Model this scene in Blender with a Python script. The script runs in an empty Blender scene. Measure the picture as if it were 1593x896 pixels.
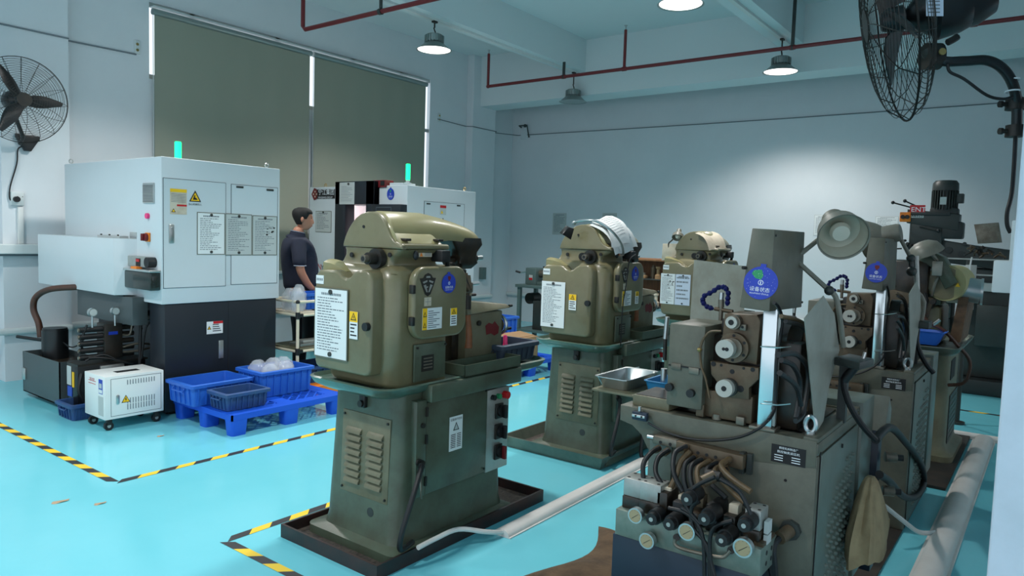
import bpy, bmesh, math, random
from mathutils import Vector, Matrix
random.seed(7)
SC = bpy.context.scene
COL = SC.collection
PI = math.pi
# ------------------------------------------------------------------ camera
FPX, YAW, PIT, ROL, HC = 1116.39, 0.64659, 0.0722482, 0.0320562, 1.5
CAMP = Vector((0, 0, HC))
FW = Vector((math.cos(YAW)*math.cos(PIT), math.sin(YAW)*math.cos(PIT), -math.sin(PIT)))
_r = Vector((math.sin(YAW), -math.cos(YAW), 0)); _u = _r.cross(FW)
RT = _r*math.cos(ROL) + _u*math.sin(ROL)
UPV = -_r*math.sin(ROL) + _u*math.cos(ROL)
cd = bpy.data.cameras.new('camera'); cam = bpy.data.objects.new('camera', cd); COL.objects.link(cam)
cd.sensor_width = 36; cd.lens = FPX/1593*36; cd.clip_start = 0.05; cd.clip_end = 100
cam.matrix_world = Matrix(((RT.x, UPV.x, -FW.x, 0), (RT.y, UPV.y, -FW.y, 0), (RT.z, UPV.z, -FW.z, HC), (0, 0, 0, 1)))
SC.camera = cam
SC.view_settings.view_transform = 'Standard'; SC.view_settings.look = 'None'
SC.view_settings.gamma = 1; SC.view_settings.use_curve_mapping = False
SC.view_settings.exposure = 0.58
# ------------------------------------------------------------------ world: daylight from the open side of the hall
W = bpy.data.worlds.new('daylight'); SC.world = W; W.use_nodes = True
bg = W.node_tree.nodes['Background']; bg.inputs[0].default_value = (0.80, 0.90, 1.0, 1); bg.inputs[1].default_value = 0.88

def ray(px, py): return FW + RT*((px-796.5)/FPX) - UPV*((py-448)/FPX)
def atx(px, py, X): d = ray(px, py); return CAMP + d*(X/d.x)
def aty(px, py, Y): d = ray(px, py); return CAMP + d*(Y/d.y)
def atz(px, py, Z=0): d = ray(px, py); return CAMP + d*((Z-HC)/d.z)
def atd(px, py, D): return CAMP + ray(px, py)*D

LAMP_POWER = 150
LAMP_COLOR = (1.0, 0.97, 0.93)

# ------------------------------------------------------------------ materials
def lin(c): return tuple(((v/255.0+0.055)/1.055)**2.4 if v/255.0 > 0.04045 else v/255.0/12.92 for v in c)
def mat(name, rgb, rough=0.5, metal=0.0, dirt=None, dirt_amt=0.5, scale=6.0, bump=0.0, emit=None, es=0, alpha=None, spec=None, trans=0, coat=0, stretch=None):
    m = bpy.data.materials.new(name); m.use_nodes = True
    nt = m.node_tree; b = nt.nodes['Principled BSDF']
    c = lin(rgb)
    b.inputs['Base Color'].default_value = (*c, 1); b.inputs['Roughness'].default_value = rough; b.inputs['Metallic'].default_value = metal
    if spec is not None: b.inputs['Specular IOR Level'].default_value = spec
    if coat: b.inputs['Coat Weight'].default_value = coat; b.inputs['Coat Roughness'].default_value = 0.12
    if trans: b.inputs['Transmission Weight'].default_value = trans
    if alpha is not None: b.inputs['Alpha'].default_value = alpha
    if emit: b.inputs['Emission Color'].default_value = (*lin(emit), 1); b.inputs['Emission Strength'].default_value = es
    if dirt or bump:
        tc = nt.nodes.new('ShaderNodeTexCoord'); mp = nt.nodes.new('ShaderNodeMapping'); nt.links.new(tc.outputs['Object'], mp.inputs[0])
        if stretch: mp.inputs['Scale'].default_value = stretch
        n = nt.nodes.new('ShaderNodeTexNoise'); n.inputs['Scale'].default_value = scale; n.inputs['Detail'].default_value = 7; n.inputs['Roughness'].default_value = 0.65
        nt.links.new(mp.outputs[0], n.inputs['Vector'])
        if dirt:
            r = nt.nodes.new('ShaderNodeValToRGB'); r.color_ramp.elements[0].position = 0.42; r.color_ramp.elements[1].position = 0.68
            r.color_ramp.elements[0].color = (0, 0, 0, 1); r.color_ramp.elements[1].color = (dirt_amt,)*3+(1,)
            mx = nt.nodes.new('ShaderNodeMix'); mx.data_type = 'RGBA'
            mx.inputs[6].default_value = (*c, 1); mx.inputs[7].default_value = (*lin(dirt), 1)
            nt.links.new(n.outputs[0], r.inputs[0]); nt.links.new(r.outputs[0], mx.inputs[0]); nt.links.new(mx.outputs[2], b.inputs['Base Color'])
        if bump:
            bp = nt.nodes.new('ShaderNodeBump'); bp.inputs['Strength'].default_value = bump; bp.inputs['Distance'].default_value = 0.01
            nt.links.new(n.outputs[0], bp.inputs['Height']); nt.links.new(bp.outputs[0], b.inputs['Normal'])
    return m
M = {}
def mk(k, *a, **kw): M[k] = mat(k, *a, **kw)
mk('epoxy_floor', (116, 204, 218), 0.15, dirt=(98, 192, 208), dirt_amt=0.35, scale=1.3, bump=0.02, spec=0.5)
mk('wall_paint', (216, 221, 225), 0.7, dirt=(206, 213, 217), dirt_amt=0.5, scale=1.5)
mk('pier_paint', (214, 222, 234), 0.6, dirt=(196, 206, 216), dirt_amt=0.5, scale=5)
mk('ceiling_paint', (214, 222, 224), 0.8)
mk('blind', (150, 154, 140), 0.9, dirt=(142, 150, 136), dirt_amt=0.5, scale=0.7)
mk('rail_white', (205, 212, 212), 0.5)
mk('conduit', (214, 216, 214), 0.5)
mk('olive', (118, 112, 84), 0.33, dirt=(90, 80, 54), dirt_amt=0.45, scale=5, bump=0.015, coat=0.2)
mk('olive_light', (142, 136, 96), 0.38, dirt=(122, 112, 76), dirt_amt=0.4, scale=5, coat=0.2)
mk('olive_teal', (80, 92, 76), 0.4, dirt=(62, 56, 42), dirt_amt=0.65, scale=5, coat=0.1)
mk('teal_enamel', (78, 108, 96), 0.3, dirt=(70, 60, 46), dirt_amt=0.7, scale=8, coat=0.2)
mk('pale_olive', (168, 162, 112), 0.4, dirt=(140, 130, 88), dirt_amt=0.4, scale=5)
mk('khaki_panel', (112, 110, 88), 0.45, dirt=(80, 70, 48), dirt_amt=0.5, scale=7)
mk('grey_green', (98, 97, 84), 0.42, dirt=(64, 64, 54), dirt_amt=0.5, scale=9, bump=0.03)
mk('vent_green', (98, 110, 102), 0.34, dirt=(80, 88, 80), dirt_amt=0.5, scale=9)
mk('rusty', (104, 78, 56), 0.7, dirt=(60, 42, 30), dirt_amt=0.9, scale=14, bump=0.1)
mk('copper_rod', (150, 92, 56), 0.5, dirt=(96, 56, 34), dirt_amt=0.7, scale=14)
mk('worn_bronze', (100, 86, 68), 0.45, 0.35, dirt=(80, 62, 46), dirt_amt=0.8, scale=12, bump=0.05)
mk('worn_steel', (128, 122, 110), 0.4, 0.6, dirt=(82, 72, 60), dirt_amt=0.7, scale=12)
mk('steel', (186, 190, 190), 0.28, 0.9)
mk('bright_steel', (214, 222, 224), 0.2, 0.95)
mk('brushed', (176, 178, 174), 0.42, 0.6, dirt=(140, 140, 132), dirt_amt=0.5, scale=9)
mk('zinc_block', (126, 138, 128), 0.4, 0.35, dirt=(104, 122, 112), dirt_amt=0.8, scale=18)
mk('white_roller', (180, 178, 170), 0.4, dirt=(176, 172, 160), dirt_amt=0.5, scale=20)
mk('black_iron', (34, 34, 32), 0.45, 0.2, dirt=(62, 50, 40), dirt_amt=0.5, scale=10)
mk('black_paint', (22, 24, 26), 0.35)
mk('black_rubber', (20, 21, 23), 0.5)
mk('oily_dark', (36, 32, 27), 0.3, dirt=(70, 54, 38), dirt_amt=0.6, scale=14, bump=0.1)
mk('dark_chip', (48, 42, 38), 0.8, dirt=(92, 80, 70), dirt_amt=0.8, scale=60, bump=0.5)
mk('tray_black', (40, 32, 32), 0.4, dirt=(82, 44, 38), dirt_amt=0.5, scale=6)
mk('tray_zinc', (112, 118, 108), 0.35, 0.5, dirt=(74, 88, 80), dirt_amt=0.6, scale=8)
mk('cnc_white', (206, 214, 218), 0.38, dirt=(198, 208, 211), dirt_amt=0.4, scale=2)
mk('cabinet_white', (232, 234, 232), 0.35)
mk('cnc_dark', (30, 36, 44), 0.38)
mk('cnc_grey', (70, 78, 80), 0.4)
mk('panel_line_and_shadow', (92, 102, 108), 0.6)
mk('aluminium', (196, 198, 196), 0.3, 0.8)
mk('crate_blue', (38, 98, 196), 0.4, dirt=(52, 110, 200), dirt_amt=0.5, scale=6)
mk('crate_dull', (40, 74, 128), 0.45, dirt=(62, 84, 112), dirt_amt=0.6, scale=9)
mk('crate_slate', (58, 72, 88), 0.5)
mk('bin_blue', (30, 120, 170), 0.4)
mk('pallet_blue', (22, 84, 206), 0.4)
mk('pink', (250, 60, 130), 0.3)
mk('plastic_film', (226, 232, 238), 0.1, alpha=0.34, spec=0.8)
mk('cardboard', (150, 120, 86), 0.85)
mk('paper', (226, 230, 230), 0.7)
mk('paper_cool', (206, 216, 232), 0.6)
mk('paper_grey', (186, 192, 190), 0.7)
mk('paper_buff', (208, 196, 176), 0.8, dirt=(170, 150, 124), dirt_amt=0.5, scale=14)
mk('ink', (118, 126, 132), 0.8)
mk('ink_black', (24, 24, 26), 0.7)
mk('board', (104, 106, 92), 0.5)
mk('yellow', (250, 196, 20), 0.5)
mk('orange', (240, 130, 30), 0.5)
mk('red', (196, 24, 32), 0.45)
mk('dark_red', (110, 22, 28), 0.5)
mk('pipe_red', (116, 36, 40), 0.45)
mk('green_knob', (40, 140, 90), 0.4)
mk('tag_blue', (28, 60, 176), 0.4)
mk('tag_green', (40, 150, 96), 0.5)
mk('white_print', (236, 240, 244), 0.5)
mk('magnet', (52, 54, 52), 0.5)
mk('signal_green', (20, 230, 130), 0.4, emit=(20, 245, 140), es=1.6)
mk('signal_clear', (200, 208, 206), 0.25)
mk('lamp_shell', (150, 160, 158), 0.35, 0.6)
mk('lamp_glow', (255, 250, 240), 0.5, emit=(255, 246, 240), es=1.6)
mk('lamp_off', (150, 160, 160), 0.3, 0.3)
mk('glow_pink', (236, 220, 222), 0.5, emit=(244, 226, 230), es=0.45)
mk('lamp_grey', (122, 121, 110), 0.4, dirt=(84, 80, 70), dirt_amt=0.4, scale=8)
mk('lamp_inner', (186, 184, 168), 0.35, dirt=(160, 150, 126), dirt_amt=0.4, scale=8)
mk('bulb', (200, 196, 180), 0.15)
mk('dark_glass', (22, 28, 32), 0.08)
mk('skin', (178, 124, 100), 0.5)
mk('hair', (16, 15, 15), 0.75)
mk('lips', (150, 88, 78), 0.5)
mk('polo_navy', (26, 32, 52), 0.85, dirt=(20, 26, 42), dirt_amt=0.5, scale=6)
mk('polo_trim', (170, 180, 196), 0.8)
mk('trousers', (34, 36, 44), 0.85)
mk('shoes', (24, 24, 26), 0.5)
mk('cream_tube', (222, 210, 184), 0.35)
mk('wood', (140, 96, 60), 0.6, dirt=(96, 60, 34), dirt_amt=0.7, scale=5, stretch=(1, 8, 1))
mk('blue_beads', (30, 34, 110), 0.35)
mk('hose_tan', (98, 78, 52), 0.5, dirt=(48, 38, 28), dirt_amt=0.6, scale=30)
mk('hose_brown', (84, 50, 36), 0.4, dirt=(40, 28, 24), dirt_amt=0.6, scale=10)
mk('sack', (172, 152, 118), 0.95, dirt=(112, 94, 68), dirt_amt=0.7, scale=6)
mk('burlap', (98, 78, 58), 0.95, dirt=(56, 44, 34), dirt_amt=0.8, scale=9, bump=0.3)
mk('gauge_face', (164, 150, 116), 0.3)
mk('duct_white', (226, 222, 218), 0.4, dirt=(206, 200, 196), dirt_amt=0.4, scale=7)
mk('mat_black', (40, 34, 30), 0.7, dirt=(72, 58, 46), dirt_amt=0.6, scale=5, bump=0.2)
mk('tape_yellow', (236, 198, 40), 0.5)
mk('tape_black', (34, 36, 42), 0.5)
mk('steel_blue', (24, 40, 58), 0.45)
mk('window_glass', (230, 240, 235), 0.1, trans=1.0)
mk('mill_grey', (52, 57, 55), 0.45, dirt=(44, 46, 44), dirt_amt=0.6, scale=8)
mk('mill_dark', (40, 44, 44), 0.5)
mk('guard_sheet', (164, 164, 154), 0.38, 0.35, dirt=(140, 136, 122), dirt_amt=0.7, scale=7)
mk('teal_grey', (88, 108, 106), 0.45)
mk('brass', (176, 150, 96), 0.35, 0.8)
mk('resin', (40, 46, 44), 0.12)
mk('leaf_brown', (176, 150, 122), 0.8)

# ------------------------------------------------------------------ geometry collector
class G:
    def __init__(s): s.v = []; s.f = []; s.m = []; s.mats = []
    def mi(s, k):
        if k not in s.mats: s.mats.append(k)
        return s.mats.index(k)
    def add(s, vs, fs, k):
        o = len(s.v); s.v += [Vector(p) for p in vs]; i = s.mi(k)
        for f in fs: s.f.append([a+o for a in f]); s.m.append(i)
        return s
    def addbm(s, bm, k):
        bm.verts.ensure_lookup_table(); bm.verts.index_update()
        s.add([v.co.copy() for v in bm.verts], [[v.index for v in f.verts] for f in bm.faces], k); bm.free(); return s
    def box(s, a, b, k, bev=0, seg=2):
        a = Vector(a); b = Vector(b)
        lo = Vector([min(a[i], b[i]) for i in range(3)]); hi = Vector([max(a[i], b[i]) for i in range(3)])
        vs = [(x, y, z) for z in (lo.z, hi.z) for x, y in ((lo.x, lo.y), (hi.x, lo.y), (hi.x, hi.y), (lo.x, hi.y))]
        return s.hexa(vs, k, min(bev, 0.45*min(hi-lo)) if bev else 0, seg)
    def hexa(s, vs, k, bev=0, seg=2):
        fs = [(3, 2, 1, 0), (4, 5, 6, 7), (0, 1, 5, 4), (1, 2, 6, 5), (2, 3, 7, 6), (3, 0, 4, 7)]
        if not bev: return s.add(vs, fs, k)
        bm = bmesh.new(); bv = [bm.verts.new(v) for v in vs]
        for f in fs: bm.faces.new([bv[i] for i in f])
        bmesh.ops.bevel(bm, geom=bm.edges[:], offset=bev, segments=seg, affect='EDGES', profile=0.5)
        return s.addbm(bm, k)
    def prism(s, pts, off, k, bev=0, seg=2):
        # pts: closed 3D polygon, off: extrusion vector
        off = Vector(off); n = len(pts); P = [Vector(p) for p in pts]
        vs = P + [p+off for p in P]
        fs = [list(range(n))[::-1], list(range(n, 2*n))] + [[i, (i+1) % n, n+(i+1) % n, n+i] for i in range(n)]
        bm = bmesh.new(); bv = [bm.verts.new(v) for v in vs]
        for f in fs: bm.faces.new([bv[i] for i in f])
        bmesh.ops.recalc_face_normals(bm, faces=bm.faces)
        if bev:
            caps = set(); bm.faces.ensure_lookup_table()
            es = set(e for f in (bm.faces[0], bm.faces[1]) for e in f.edges)
            bmesh.ops.bevel(bm, geom=list(es), offset=bev, segments=seg, affect='EDGES', profile=0.5)
        return s.addbm(bm, k)
    def cyl(s, p0, p1, r0, k, r1=None, n=20, caps=True):
        p0 = Vector(p0); p1 = Vector(p1); r1 = r0 if r1 is None else r1
        d = (p1-p0).normalized(); u = d.orthogonal().normalized(); w = d.cross(u)
        vs = []
        for p, r in ((p0, r0), (p1, r1)):
            for i in range(n):
                a = 2*PI*i/n; vs.append(p+u*(r*math.cos(a))+w*(r*math.sin(a)))
        fs = [[i, (i+1) % n, n+(i+1) % n, n+i] for i in range(n)]
        if caps: fs += [list(range(n))[::-1], list(range(n, 2*n))]
        return s.add(vs, fs, k)
    def lathe(s, prof, c, ax, k, n=28):
        c = Vector(c); d = Vector(ax).normalized(); u = d.orthogonal().normalized(); w = d.cross(u)
        vs = []; fs = []
        for r, h in prof:
            for i in range(n):
                a = 2*PI*i/n; vs.append(c+d*h+u*(r*math.cos(a))+w*(r*math.sin(a)))
        for j in range(len(prof)-1):
            for i in range(n): fs.append([j*n+i, j*n+(i+1) % n, (j+1)*n+(i+1) % n, (j+1)*n+i])
        return s.add(vs, fs, k)
    def tube(s, pts, r, k, n=8, sub=6, closed=False, caps=True):
        P = [Vector(p) for p in pts]
        if sub > 1 and len(P) > 2:
            Q = []; N = len(P); rng = range(N if closed else N-1)
            for i in rng:
                g = lambda j: P[j % N] if closed else P[max(0, min(N-1, j))]
                a, b, c2, d = g(i-1), g(i), g(i+1), g(i+2)
                for t in range(sub):
                    t = t/sub; Q.append(0.5*((2*b)+(c2-a)*t+(2*a-5*b+4*c2-d)*t*t+(3*b-a-3*c2+d)*t**3))
            if not closed: Q.append(P[-1])
            P = Q
        N = len(P); vs = []; fs = []; u = None
        for i in range(N):
            if closed: t = (P[(i+1) % N]-P[i-1]).normalized()
            else: t = (P[min(i+1, N-1)]-P[max(i-1, 0)]).normalized()
            u = t.orthogonal().normalized() if u is None else (u-t*u.dot(t)).normalized()
            w = t.cross(u); rr = r(i/(N-1)) if callable(r) else r
            for j in range(n):
                a = 2*PI*j/n; vs.append(P[i]+u*(rr*math.cos(a))+w*(rr*math.sin(a)))
        for i in range(N if closed else N-1):
            for j in range(n):
                a = i*n; b = ((i+1) % N)*n; fs.append([a+j, a+(j+1) % n, b+(j+1) % n, b+j])
        if not closed and caps: fs += [list(range(n))[::-1], [(N-1)*n+j for j in range(n)]]
        return s.add(vs, fs, k)
    def loft(s, rings, k, caps=True, closed=True):
        n = len(rings[0]); vs = [p for r in rings for p in r]; fs = []
        for i in range(len(rings)-1):
            for j in range(n if closed else n-1):
                fs.append([i*n+j, i*n+(j+1) % n, (i+1)*n+(j+1) % n, (i+1)*n+j])
        if caps: fs += [list(range(n))[::-1], [(len(rings)-1)*n+j for j in range(n)]]
        return s.add(vs, fs, k)
    def ball(s, c, r, k, n=16, sc=(1, 1, 1)):
        prof = [(max(1e-4, math.sin(PI*i/(n//2)))*r, -math.cos(PI*i/(n//2))*r) for i in range(n//2+1)]
        o = len(s.v); s.lathe(prof, c, (0, 0, 1), k, n)
        for i in range(o, len(s.v)):
            d = s.v[i]-Vector(c); s.v[i] = Vector(c)+Vector((d.x*sc[0], d.y*sc[1], d.z*sc[2]))
        return s
    def quad(s, a, b, c, d, k): return s.add([a, b, c, d], [(0, 1, 2, 3)], k)
    def text(s, body, size, fr, u, v, o, k, align='LEFT', sx=1.0):
        cu = bpy.data.curves.new('lettering', 'FONT'); cu.body = body; cu.size = size; cu.align_x = align
        ob = bpy.data.objects.new('lettering', cu); me = bpy.data.meshes.new_from_object(ob)
        vs = [fr(u+q.co.x*sx, v+q.co.y, o) for q in me.vertices]
        fs = [list(p.vertices) for p in me.polygons]
        if vs: s.add(vs, fs, k)
        bpy.data.objects.remove(ob); bpy.data.curves.remove(cu); bpy.data.meshes.remove(me)
        return s
    # flat things on a face frame fr(u, v, out)
    def fbox(s, fr, u0, v0, u1, v1, o0, o1, k, bev=0):
        vs = [fr(u0, v0, o0), fr(u1, v0, o0), fr(u1, v1, o0), fr(u0, v1, o0), fr(u0, v0, o1), fr(u1, v0, o1), fr(u1, v1, o1), fr(u0, v1, o1)]
        return s.hexa(vs, k, bev)
    def fpoly(s, fr, pts, o, k): return s.add([fr(a, b, o) for a, b in pts], [list(range(len(pts)))], k)
    def fdisc(s, fr, u, v, r, o0, o1, k, n=24, sy=1.0):
        pts = [(u+r*math.cos(2*PI*i/n), v+sy*r*math.sin(2*PI*i/n)) for i in range(n)]
        return s.prism([fr(a, b, o0) for a, b in pts], Vector(fr(0, 0, o1))-Vector(fr(0, 0, o0)), k)

def frX(X): return lambda u, v, o=0: Vector((X-o, -u, v))
def frY(Y): return lambda u, v, o=0: Vector((u, Y-o, v))
def ux(px, py, X): p = atx(px, py, X); return (-p.y, p.z)
def uy(px, py, Y): p = aty(px, py, Y); return (p.x, p.z)

def worldorg(o):
    v = Vector((0, 0, 0))
    while o is not None: v = v+Vector(o.location); o = o.parent
    return v
def build(name, g, parent=None, smooth=35, org=None):
    me = bpy.data.meshes.new(name); ob = bpy.data.objects.new(name, me)
    if parent is not None: base = worldorg(parent)
    elif org is not None: base = Vector(org)
    else:
        if g.v: base = Vector((sum(p.x for p in g.v)/len(g.v), sum(p.y for p in g.v)/len(g.v), min(p.z for p in g.v)))
        else: base = Vector((0, 0, 0))
    me.from_pydata([p-base for p in g.v], [], g.f)
    for k in g.mats: me.materials.append(M[k])
    for p, i in zip(me.polygons, g.m): p.material_index = i
    bm = bmesh.new(); bm.from_mesh(me)
    bmesh.ops.recalc_face_normals(bm, faces=bm.faces); bm.to_mesh(me); bm.free()
    if smooth:
        for p in me.polygons: p.use_smooth = True
        try: me.set_sharp_from_angle(angle=math.radians(smooth))
        except Exception: pass
    COL.objects.link(ob)
    if parent is not None: ob.parent = parent
    else: ob.location = base
    return ob
def part(name, g, parent, label=None, smooth=35):
    o = build(name, g, parent, smooth)
    if label: o['label'] = label
    return o
def thing(name, label, cat, loc, group=None):
    o = bpy.data.objects.new(name, None); COL.objects.link(o); o.location = loc; o.empty_display_size = 0.1
    o['label'] = label; o['category'] = cat
    if group: o['group'] = group
    return o
def solo(name, g, label, cat, group=None, smooth=35):
    o = build(name, g, None, smooth); o['label'] = label; o['category'] = cat
    if group: o['group'] = group
    return o
def struct(name, g, parent=None, smooth=0):
    o = build(name, g, parent, smooth)
    if parent is None: o['kind'] = 'structure'
    return o
def copy_tree(root, loc, label, group=None, skip=()):
    r = root.copy(); COL.objects.link(r); r.location = loc; r['label'] = label
    if group: r['group'] = group
    for ch in [c for c in root.children if c not in skip]:
        c = ch.copy(); COL.objects.link(c); c.parent = r
        for gch in ch.children:
            d = gch.copy(); COL.objects.link(d); d.parent = c
    return r

# ---- printed matter
def document(name, parent, fr, u0, v0, u1, v1, seed, paper='paper', o=0.002, lines=18, frame=None, label=None, title=True, sketch=False, magnets=2):
    rnd = random.Random(seed); g = G()
    if frame: g.fbox(fr, u0-.006, v0-.006, u1+.006, v1+.006, o-.001, o+.001, frame); o += .001
    g.fbox(fr, u0, v0, u1, v1, o, o+.0012, paper); t = o+.0016
    w = u1-u0; h = v1-v0
    if title:
        x = u0+.2*w
        while x < u0+.8*w:
            cw = w*rnd.uniform(.03, .05); g.fpoly(fr, [(x, v1-.09*h), (x+cw, v1-.09*h), (x+cw, v1-.055*h), (x, v1-.055*h)], t, 'ink'); x += cw*1.35
    for i in range(lines):
        y = v1-h*(.14+.8*i/lines); x = u0+.08*w; e = u0+w*rnd.uniform(.45, .93); th = h*.3/lines
        while x < e:
            cw = w*rnd.uniform(.03, .13); g.fpoly(fr, [(x, y), (min(x+cw, e), y), (min(x+cw, e), y+th), (x, y+th)], t, 'ink'); x += cw+w*.02
    if sketch:
        for i in range(14):
            a = u0+w*rnd.uniform(.45, .85); b = v1-h*rnd.uniform(.25, .5); c = w*rnd.uniform(.03, .12); d = h*rnd.uniform(.01, .05)
            g.fpoly(fr, [(a, b), (a+c, b), (a+c, b+d), (a, b+d)], t+.0002, 'ink_black' if i % 2 else 'paper_grey')
    ob = build(name, g, parent, 0)
    if label: ob['label'] = label
    if magnets:
        for q in range(magnets):
            m = G(); m.fdisc(fr, u0+w*.5, v1-h*(.04 if q == 0 else .95), min(w, h)*.05, t, t+.006, 'magnet', 12); part('magnet', m, ob)
    return ob
def warning_label(parent, fr, u0, v0, u1, v1, seed, o=0.001, horizontal=False, red=False, name='warning_label'):
    rnd = random.Random(seed); g = G(); g.fbox(fr, u0, v0, u1, v1, o-.001, o+.0012, 'paper'); t = o+.0016; w = u1-u0; h = v1-v0
    if horizontal: y0, y1, a0, a1 = v0, v1, u0, u0+w*.3
    else: y0, y1, a0, a1 = v1-h*.38, v1, u0, u1
    if red: g.fpoly(fr, [(u0+w*.4, v1-h*.2), (u1, v1-h*.2), (u1, v1), (u0+w*.4, v1)], t, 'red')
    if not red: g.fpoly(fr, [(a0, y0), (a1, y0), (a1, y1), (a0, y1)], t, 'yellow')
    cx = (a0+a1)/2; cy = (y0+y1)/2; s = min(a1-a0, y1-y0)*.42
    g.fpoly(fr, [(cx-s, cy-s*.8), (cx+s, cy-s*.8), (cx, cy+s)], t+.0004, 'ink_black')
    g.fpoly(fr, [(cx-s*.6, cy-s*.58), (cx+s*.6, cy-s*.58), (cx, cy+s*.6)], t+.0008, 'yellow')
    g.fpoly(fr, [(cx-s*.12, cy-s*.4), (cx+s*.12, cy-s*.4), (cx+s*.12, cy+s*.2), (cx-s*.12, cy+s*.2)], t+.0012, 'ink_black')
    for i in range(4):
        if horizontal: x0, x1 = u0+w*.36, u0+w*rnd.uniform(.75, .95); y = v1-h*(.3+.17*i); th = h*.07
        else: x0, x1 = u0+w*.12, u0+w*rnd.uniform(.6, .9); y = v1-h*(.5+.13*i); th = h*.05
        g.fpoly(fr, [(x0, y), (x1, y), (x1, y+th), (x0, y+th)], t, 'ink_black')
    return build(name, g, parent, 0)
def round_tag(parent, fr, u, v, r, o=0.003, old=False, name='round_tag', sy=1.0):
    g = G(); g.fdisc(fr, u, v, r, o-.002, o+.003, 'tag_blue', 36, sy)
    g.fbox(fr, u-r*.16, v+r*.9*sy, u+r*.16, v+r*1.16*sy, o-.002, o+.002, 'tag_blue'); t = o+.0036
    if old: # yellow-green pentagon pointer
        g.fpoly(fr, [(u-r*.5, v+r*.72), (u-r*.05, v+r*.8), (u+r*.1, v+r*.45), (u-r*.02, v+r*.2), (u-r*.35, v+r*.25), (u-r*.6, v+r*.5)], t, 'tag_green')
    else:
        g.fpoly(fr, [(u-r*.2, v+r*.75*sy), (u+r*.2, v+r*.75*sy), (u+r*.22, v+r*.5*sy), (u, v+r*.25*sy), (u-r*.22, v+r*.5*sy)], t, 'dark_red' if name == 'round_tag' else 'tag_green')
    g.fdisc(fr, u, v+r*.02, r*.16, t-.001, t, 'white_print', 16); g.fdisc(fr, u, v+r*.02, r*.12, t, t+.0006, 'tag_blue', 16)
    g.fpoly(fr, [(u-r*.03, v-r*.08), (u+r*.03, v-r*.08), (u+r*.03, v+r*.1), (u-r*.03, v+r*.1)], t+.001, 'white_print')
    g.text('设备状态', r*.3, fr, u, v-r*.5*sy, t, 'white_print', 'CENTER')
    g.text('EQUIPMENT STATUS', r*.12, fr, u, v-r*.7*sy, t, 'white_print', 'CENTER')
    if old:
        rnd = random.Random(3)
        for i in range(60):
            a = rnd.uniform(0, 2*PI); q = r*.92*math.sqrt(rnd.random()); x = u+q*math.cos(a); y = v+q*math.sin(a); d = r*rnd.uniform(.006, .018)
            g.fpoly(fr, [(x-d, y), (x, y-d), (x+d, y), (x, y+d)], t+.0004, 'white_print')
    return build('round_tag', g, parent, 0)
# ================================================================== ROOM
YW, YP, XB, ZC = 7.83, 7.69, 10.25, 4.40
g = G(); g.quad((-5, -5, 0), (12, -5, 0), (12, 8.2, 0), (-5, 8.2, 0), 'epoxy_floor'); struct('floor', g)
g = G(); g.box((-5, -5, ZC), (12, 8.2, ZC+.2), 'ceiling_paint'); struct('ceiling', g)
g = G()
WX0, WX1, WZ1 = 3.84, 8.13, 3.85
g.box((-5, YW, 0), (WX0, YW+.06, ZC), 'wall_paint'); g.box((WX1, YW, 0), (XB+.3, YW+.06, ZC), 'wall_paint')
g.box((WX0, YW, WZ1), (WX1, YW+.06, ZC), 'wall_paint'); g.box((WX0, YW, 0), (8.0, YW+.06, 3.05), 'wall_paint'); g.box((8.0, YW, 0), (WX1, YW+.06, 1.2), 'wall_paint')
struct('wall_left', g)
g = G(); g.box((2.43, YP, 0), (3.0, YW, ZC), 'wall_paint'); struct('trim_1', g)
g = G(); g.box((8.99, YP, 0), (9.58, YW, ZC), 'wall_paint', .006); struct('trim_2', g)
g = G(); g.box((XB, -5, 0), (XB+.2, 8.2, ZC), 'wall_paint'); struct('wall_back', g)
g = G(); g.box((9.17, -5, 3.6), (9.6, YP+.1, ZC), 'ceiling_paint'); struct('trim_3', g)
for i, (a, b) in enumerate(((5.70, 5.95), (2.62, 2.92), (-.45, -.15))):
    g = G(); g.box((-5, a, 3.94), (9.17, b, ZC), 'ceiling_paint'); g.box((-5, (a+b)/2-.03, 3.915), (9.17, (a+b)/2+.02, 3.94), 'conduit')
    struct('trim_%d' % (4+i), g)
# window with frame behind the roller blinds
g = G()
for x in (4.3, 5.4, 6.6, 7.5): g.box((x, YW+.015, 3.05), (x+.05, YW+.045, WZ1), 'aluminium')
g.box((WX0, YW+.015, 3.05), (WX1, YW+.045, 3.1), 'aluminium'); g.box((WX0, YW+.015, WZ1-.05), (WX1, YW+.045, WZ1), 'aluminium')
wf = struct('window_1', g)
# ledges and conduits on the left wall
g = G(); g.box((-3, YP-.10, 1.19), (2.98, YP, 1.28), 'rail_white', .008); g.box((-3, YP-.07, 1.17), (2.98, YP, 1.19), 'panel_line_and_shadow'); struct('trim_7', g)  # grey strip under the white ledge paints its shadow
g = G(); g.box((-3, YP-.06, .44), (3.0, YP, .50), 'rail_white', .02); g.box((3.0, YW-.06, .44), (8.99, YW, .50), 'rail_white', .02); g.box((8.99, YP-.06, .44), (9.58, YP, .5), 'rail_white', .02); struct('trim_8', g)
g = G(); g.box((XB-.06, 1, .44), (XB, YW, .50), 'rail_white', .02); struct('trim_9', g)
# right pier close to the camera
g = G(); g.box((2.4, -1.2, 0), (2.95, .095, ZC), 'pier_paint', .006); struct('wall_right', g)
g = G(); g.box((2.95, -1.4, 0), (XB, -1.2, .95), 'wall_paint'); g.box((2.95, -1.4, 2.4), (XB, -1.2, ZC), 'wall_paint')  # added wall out of view, shades the right floor; gaps admit soft light
for a, b in ((2.95, 3.5), (4.5, 5.0), (6.0, 6.6), (7.6, XB)): g.box((a, -1.4, .95), (b, -1.2, 2.4), 'wall_paint')
struct('wall_added_shade', g)
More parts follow.
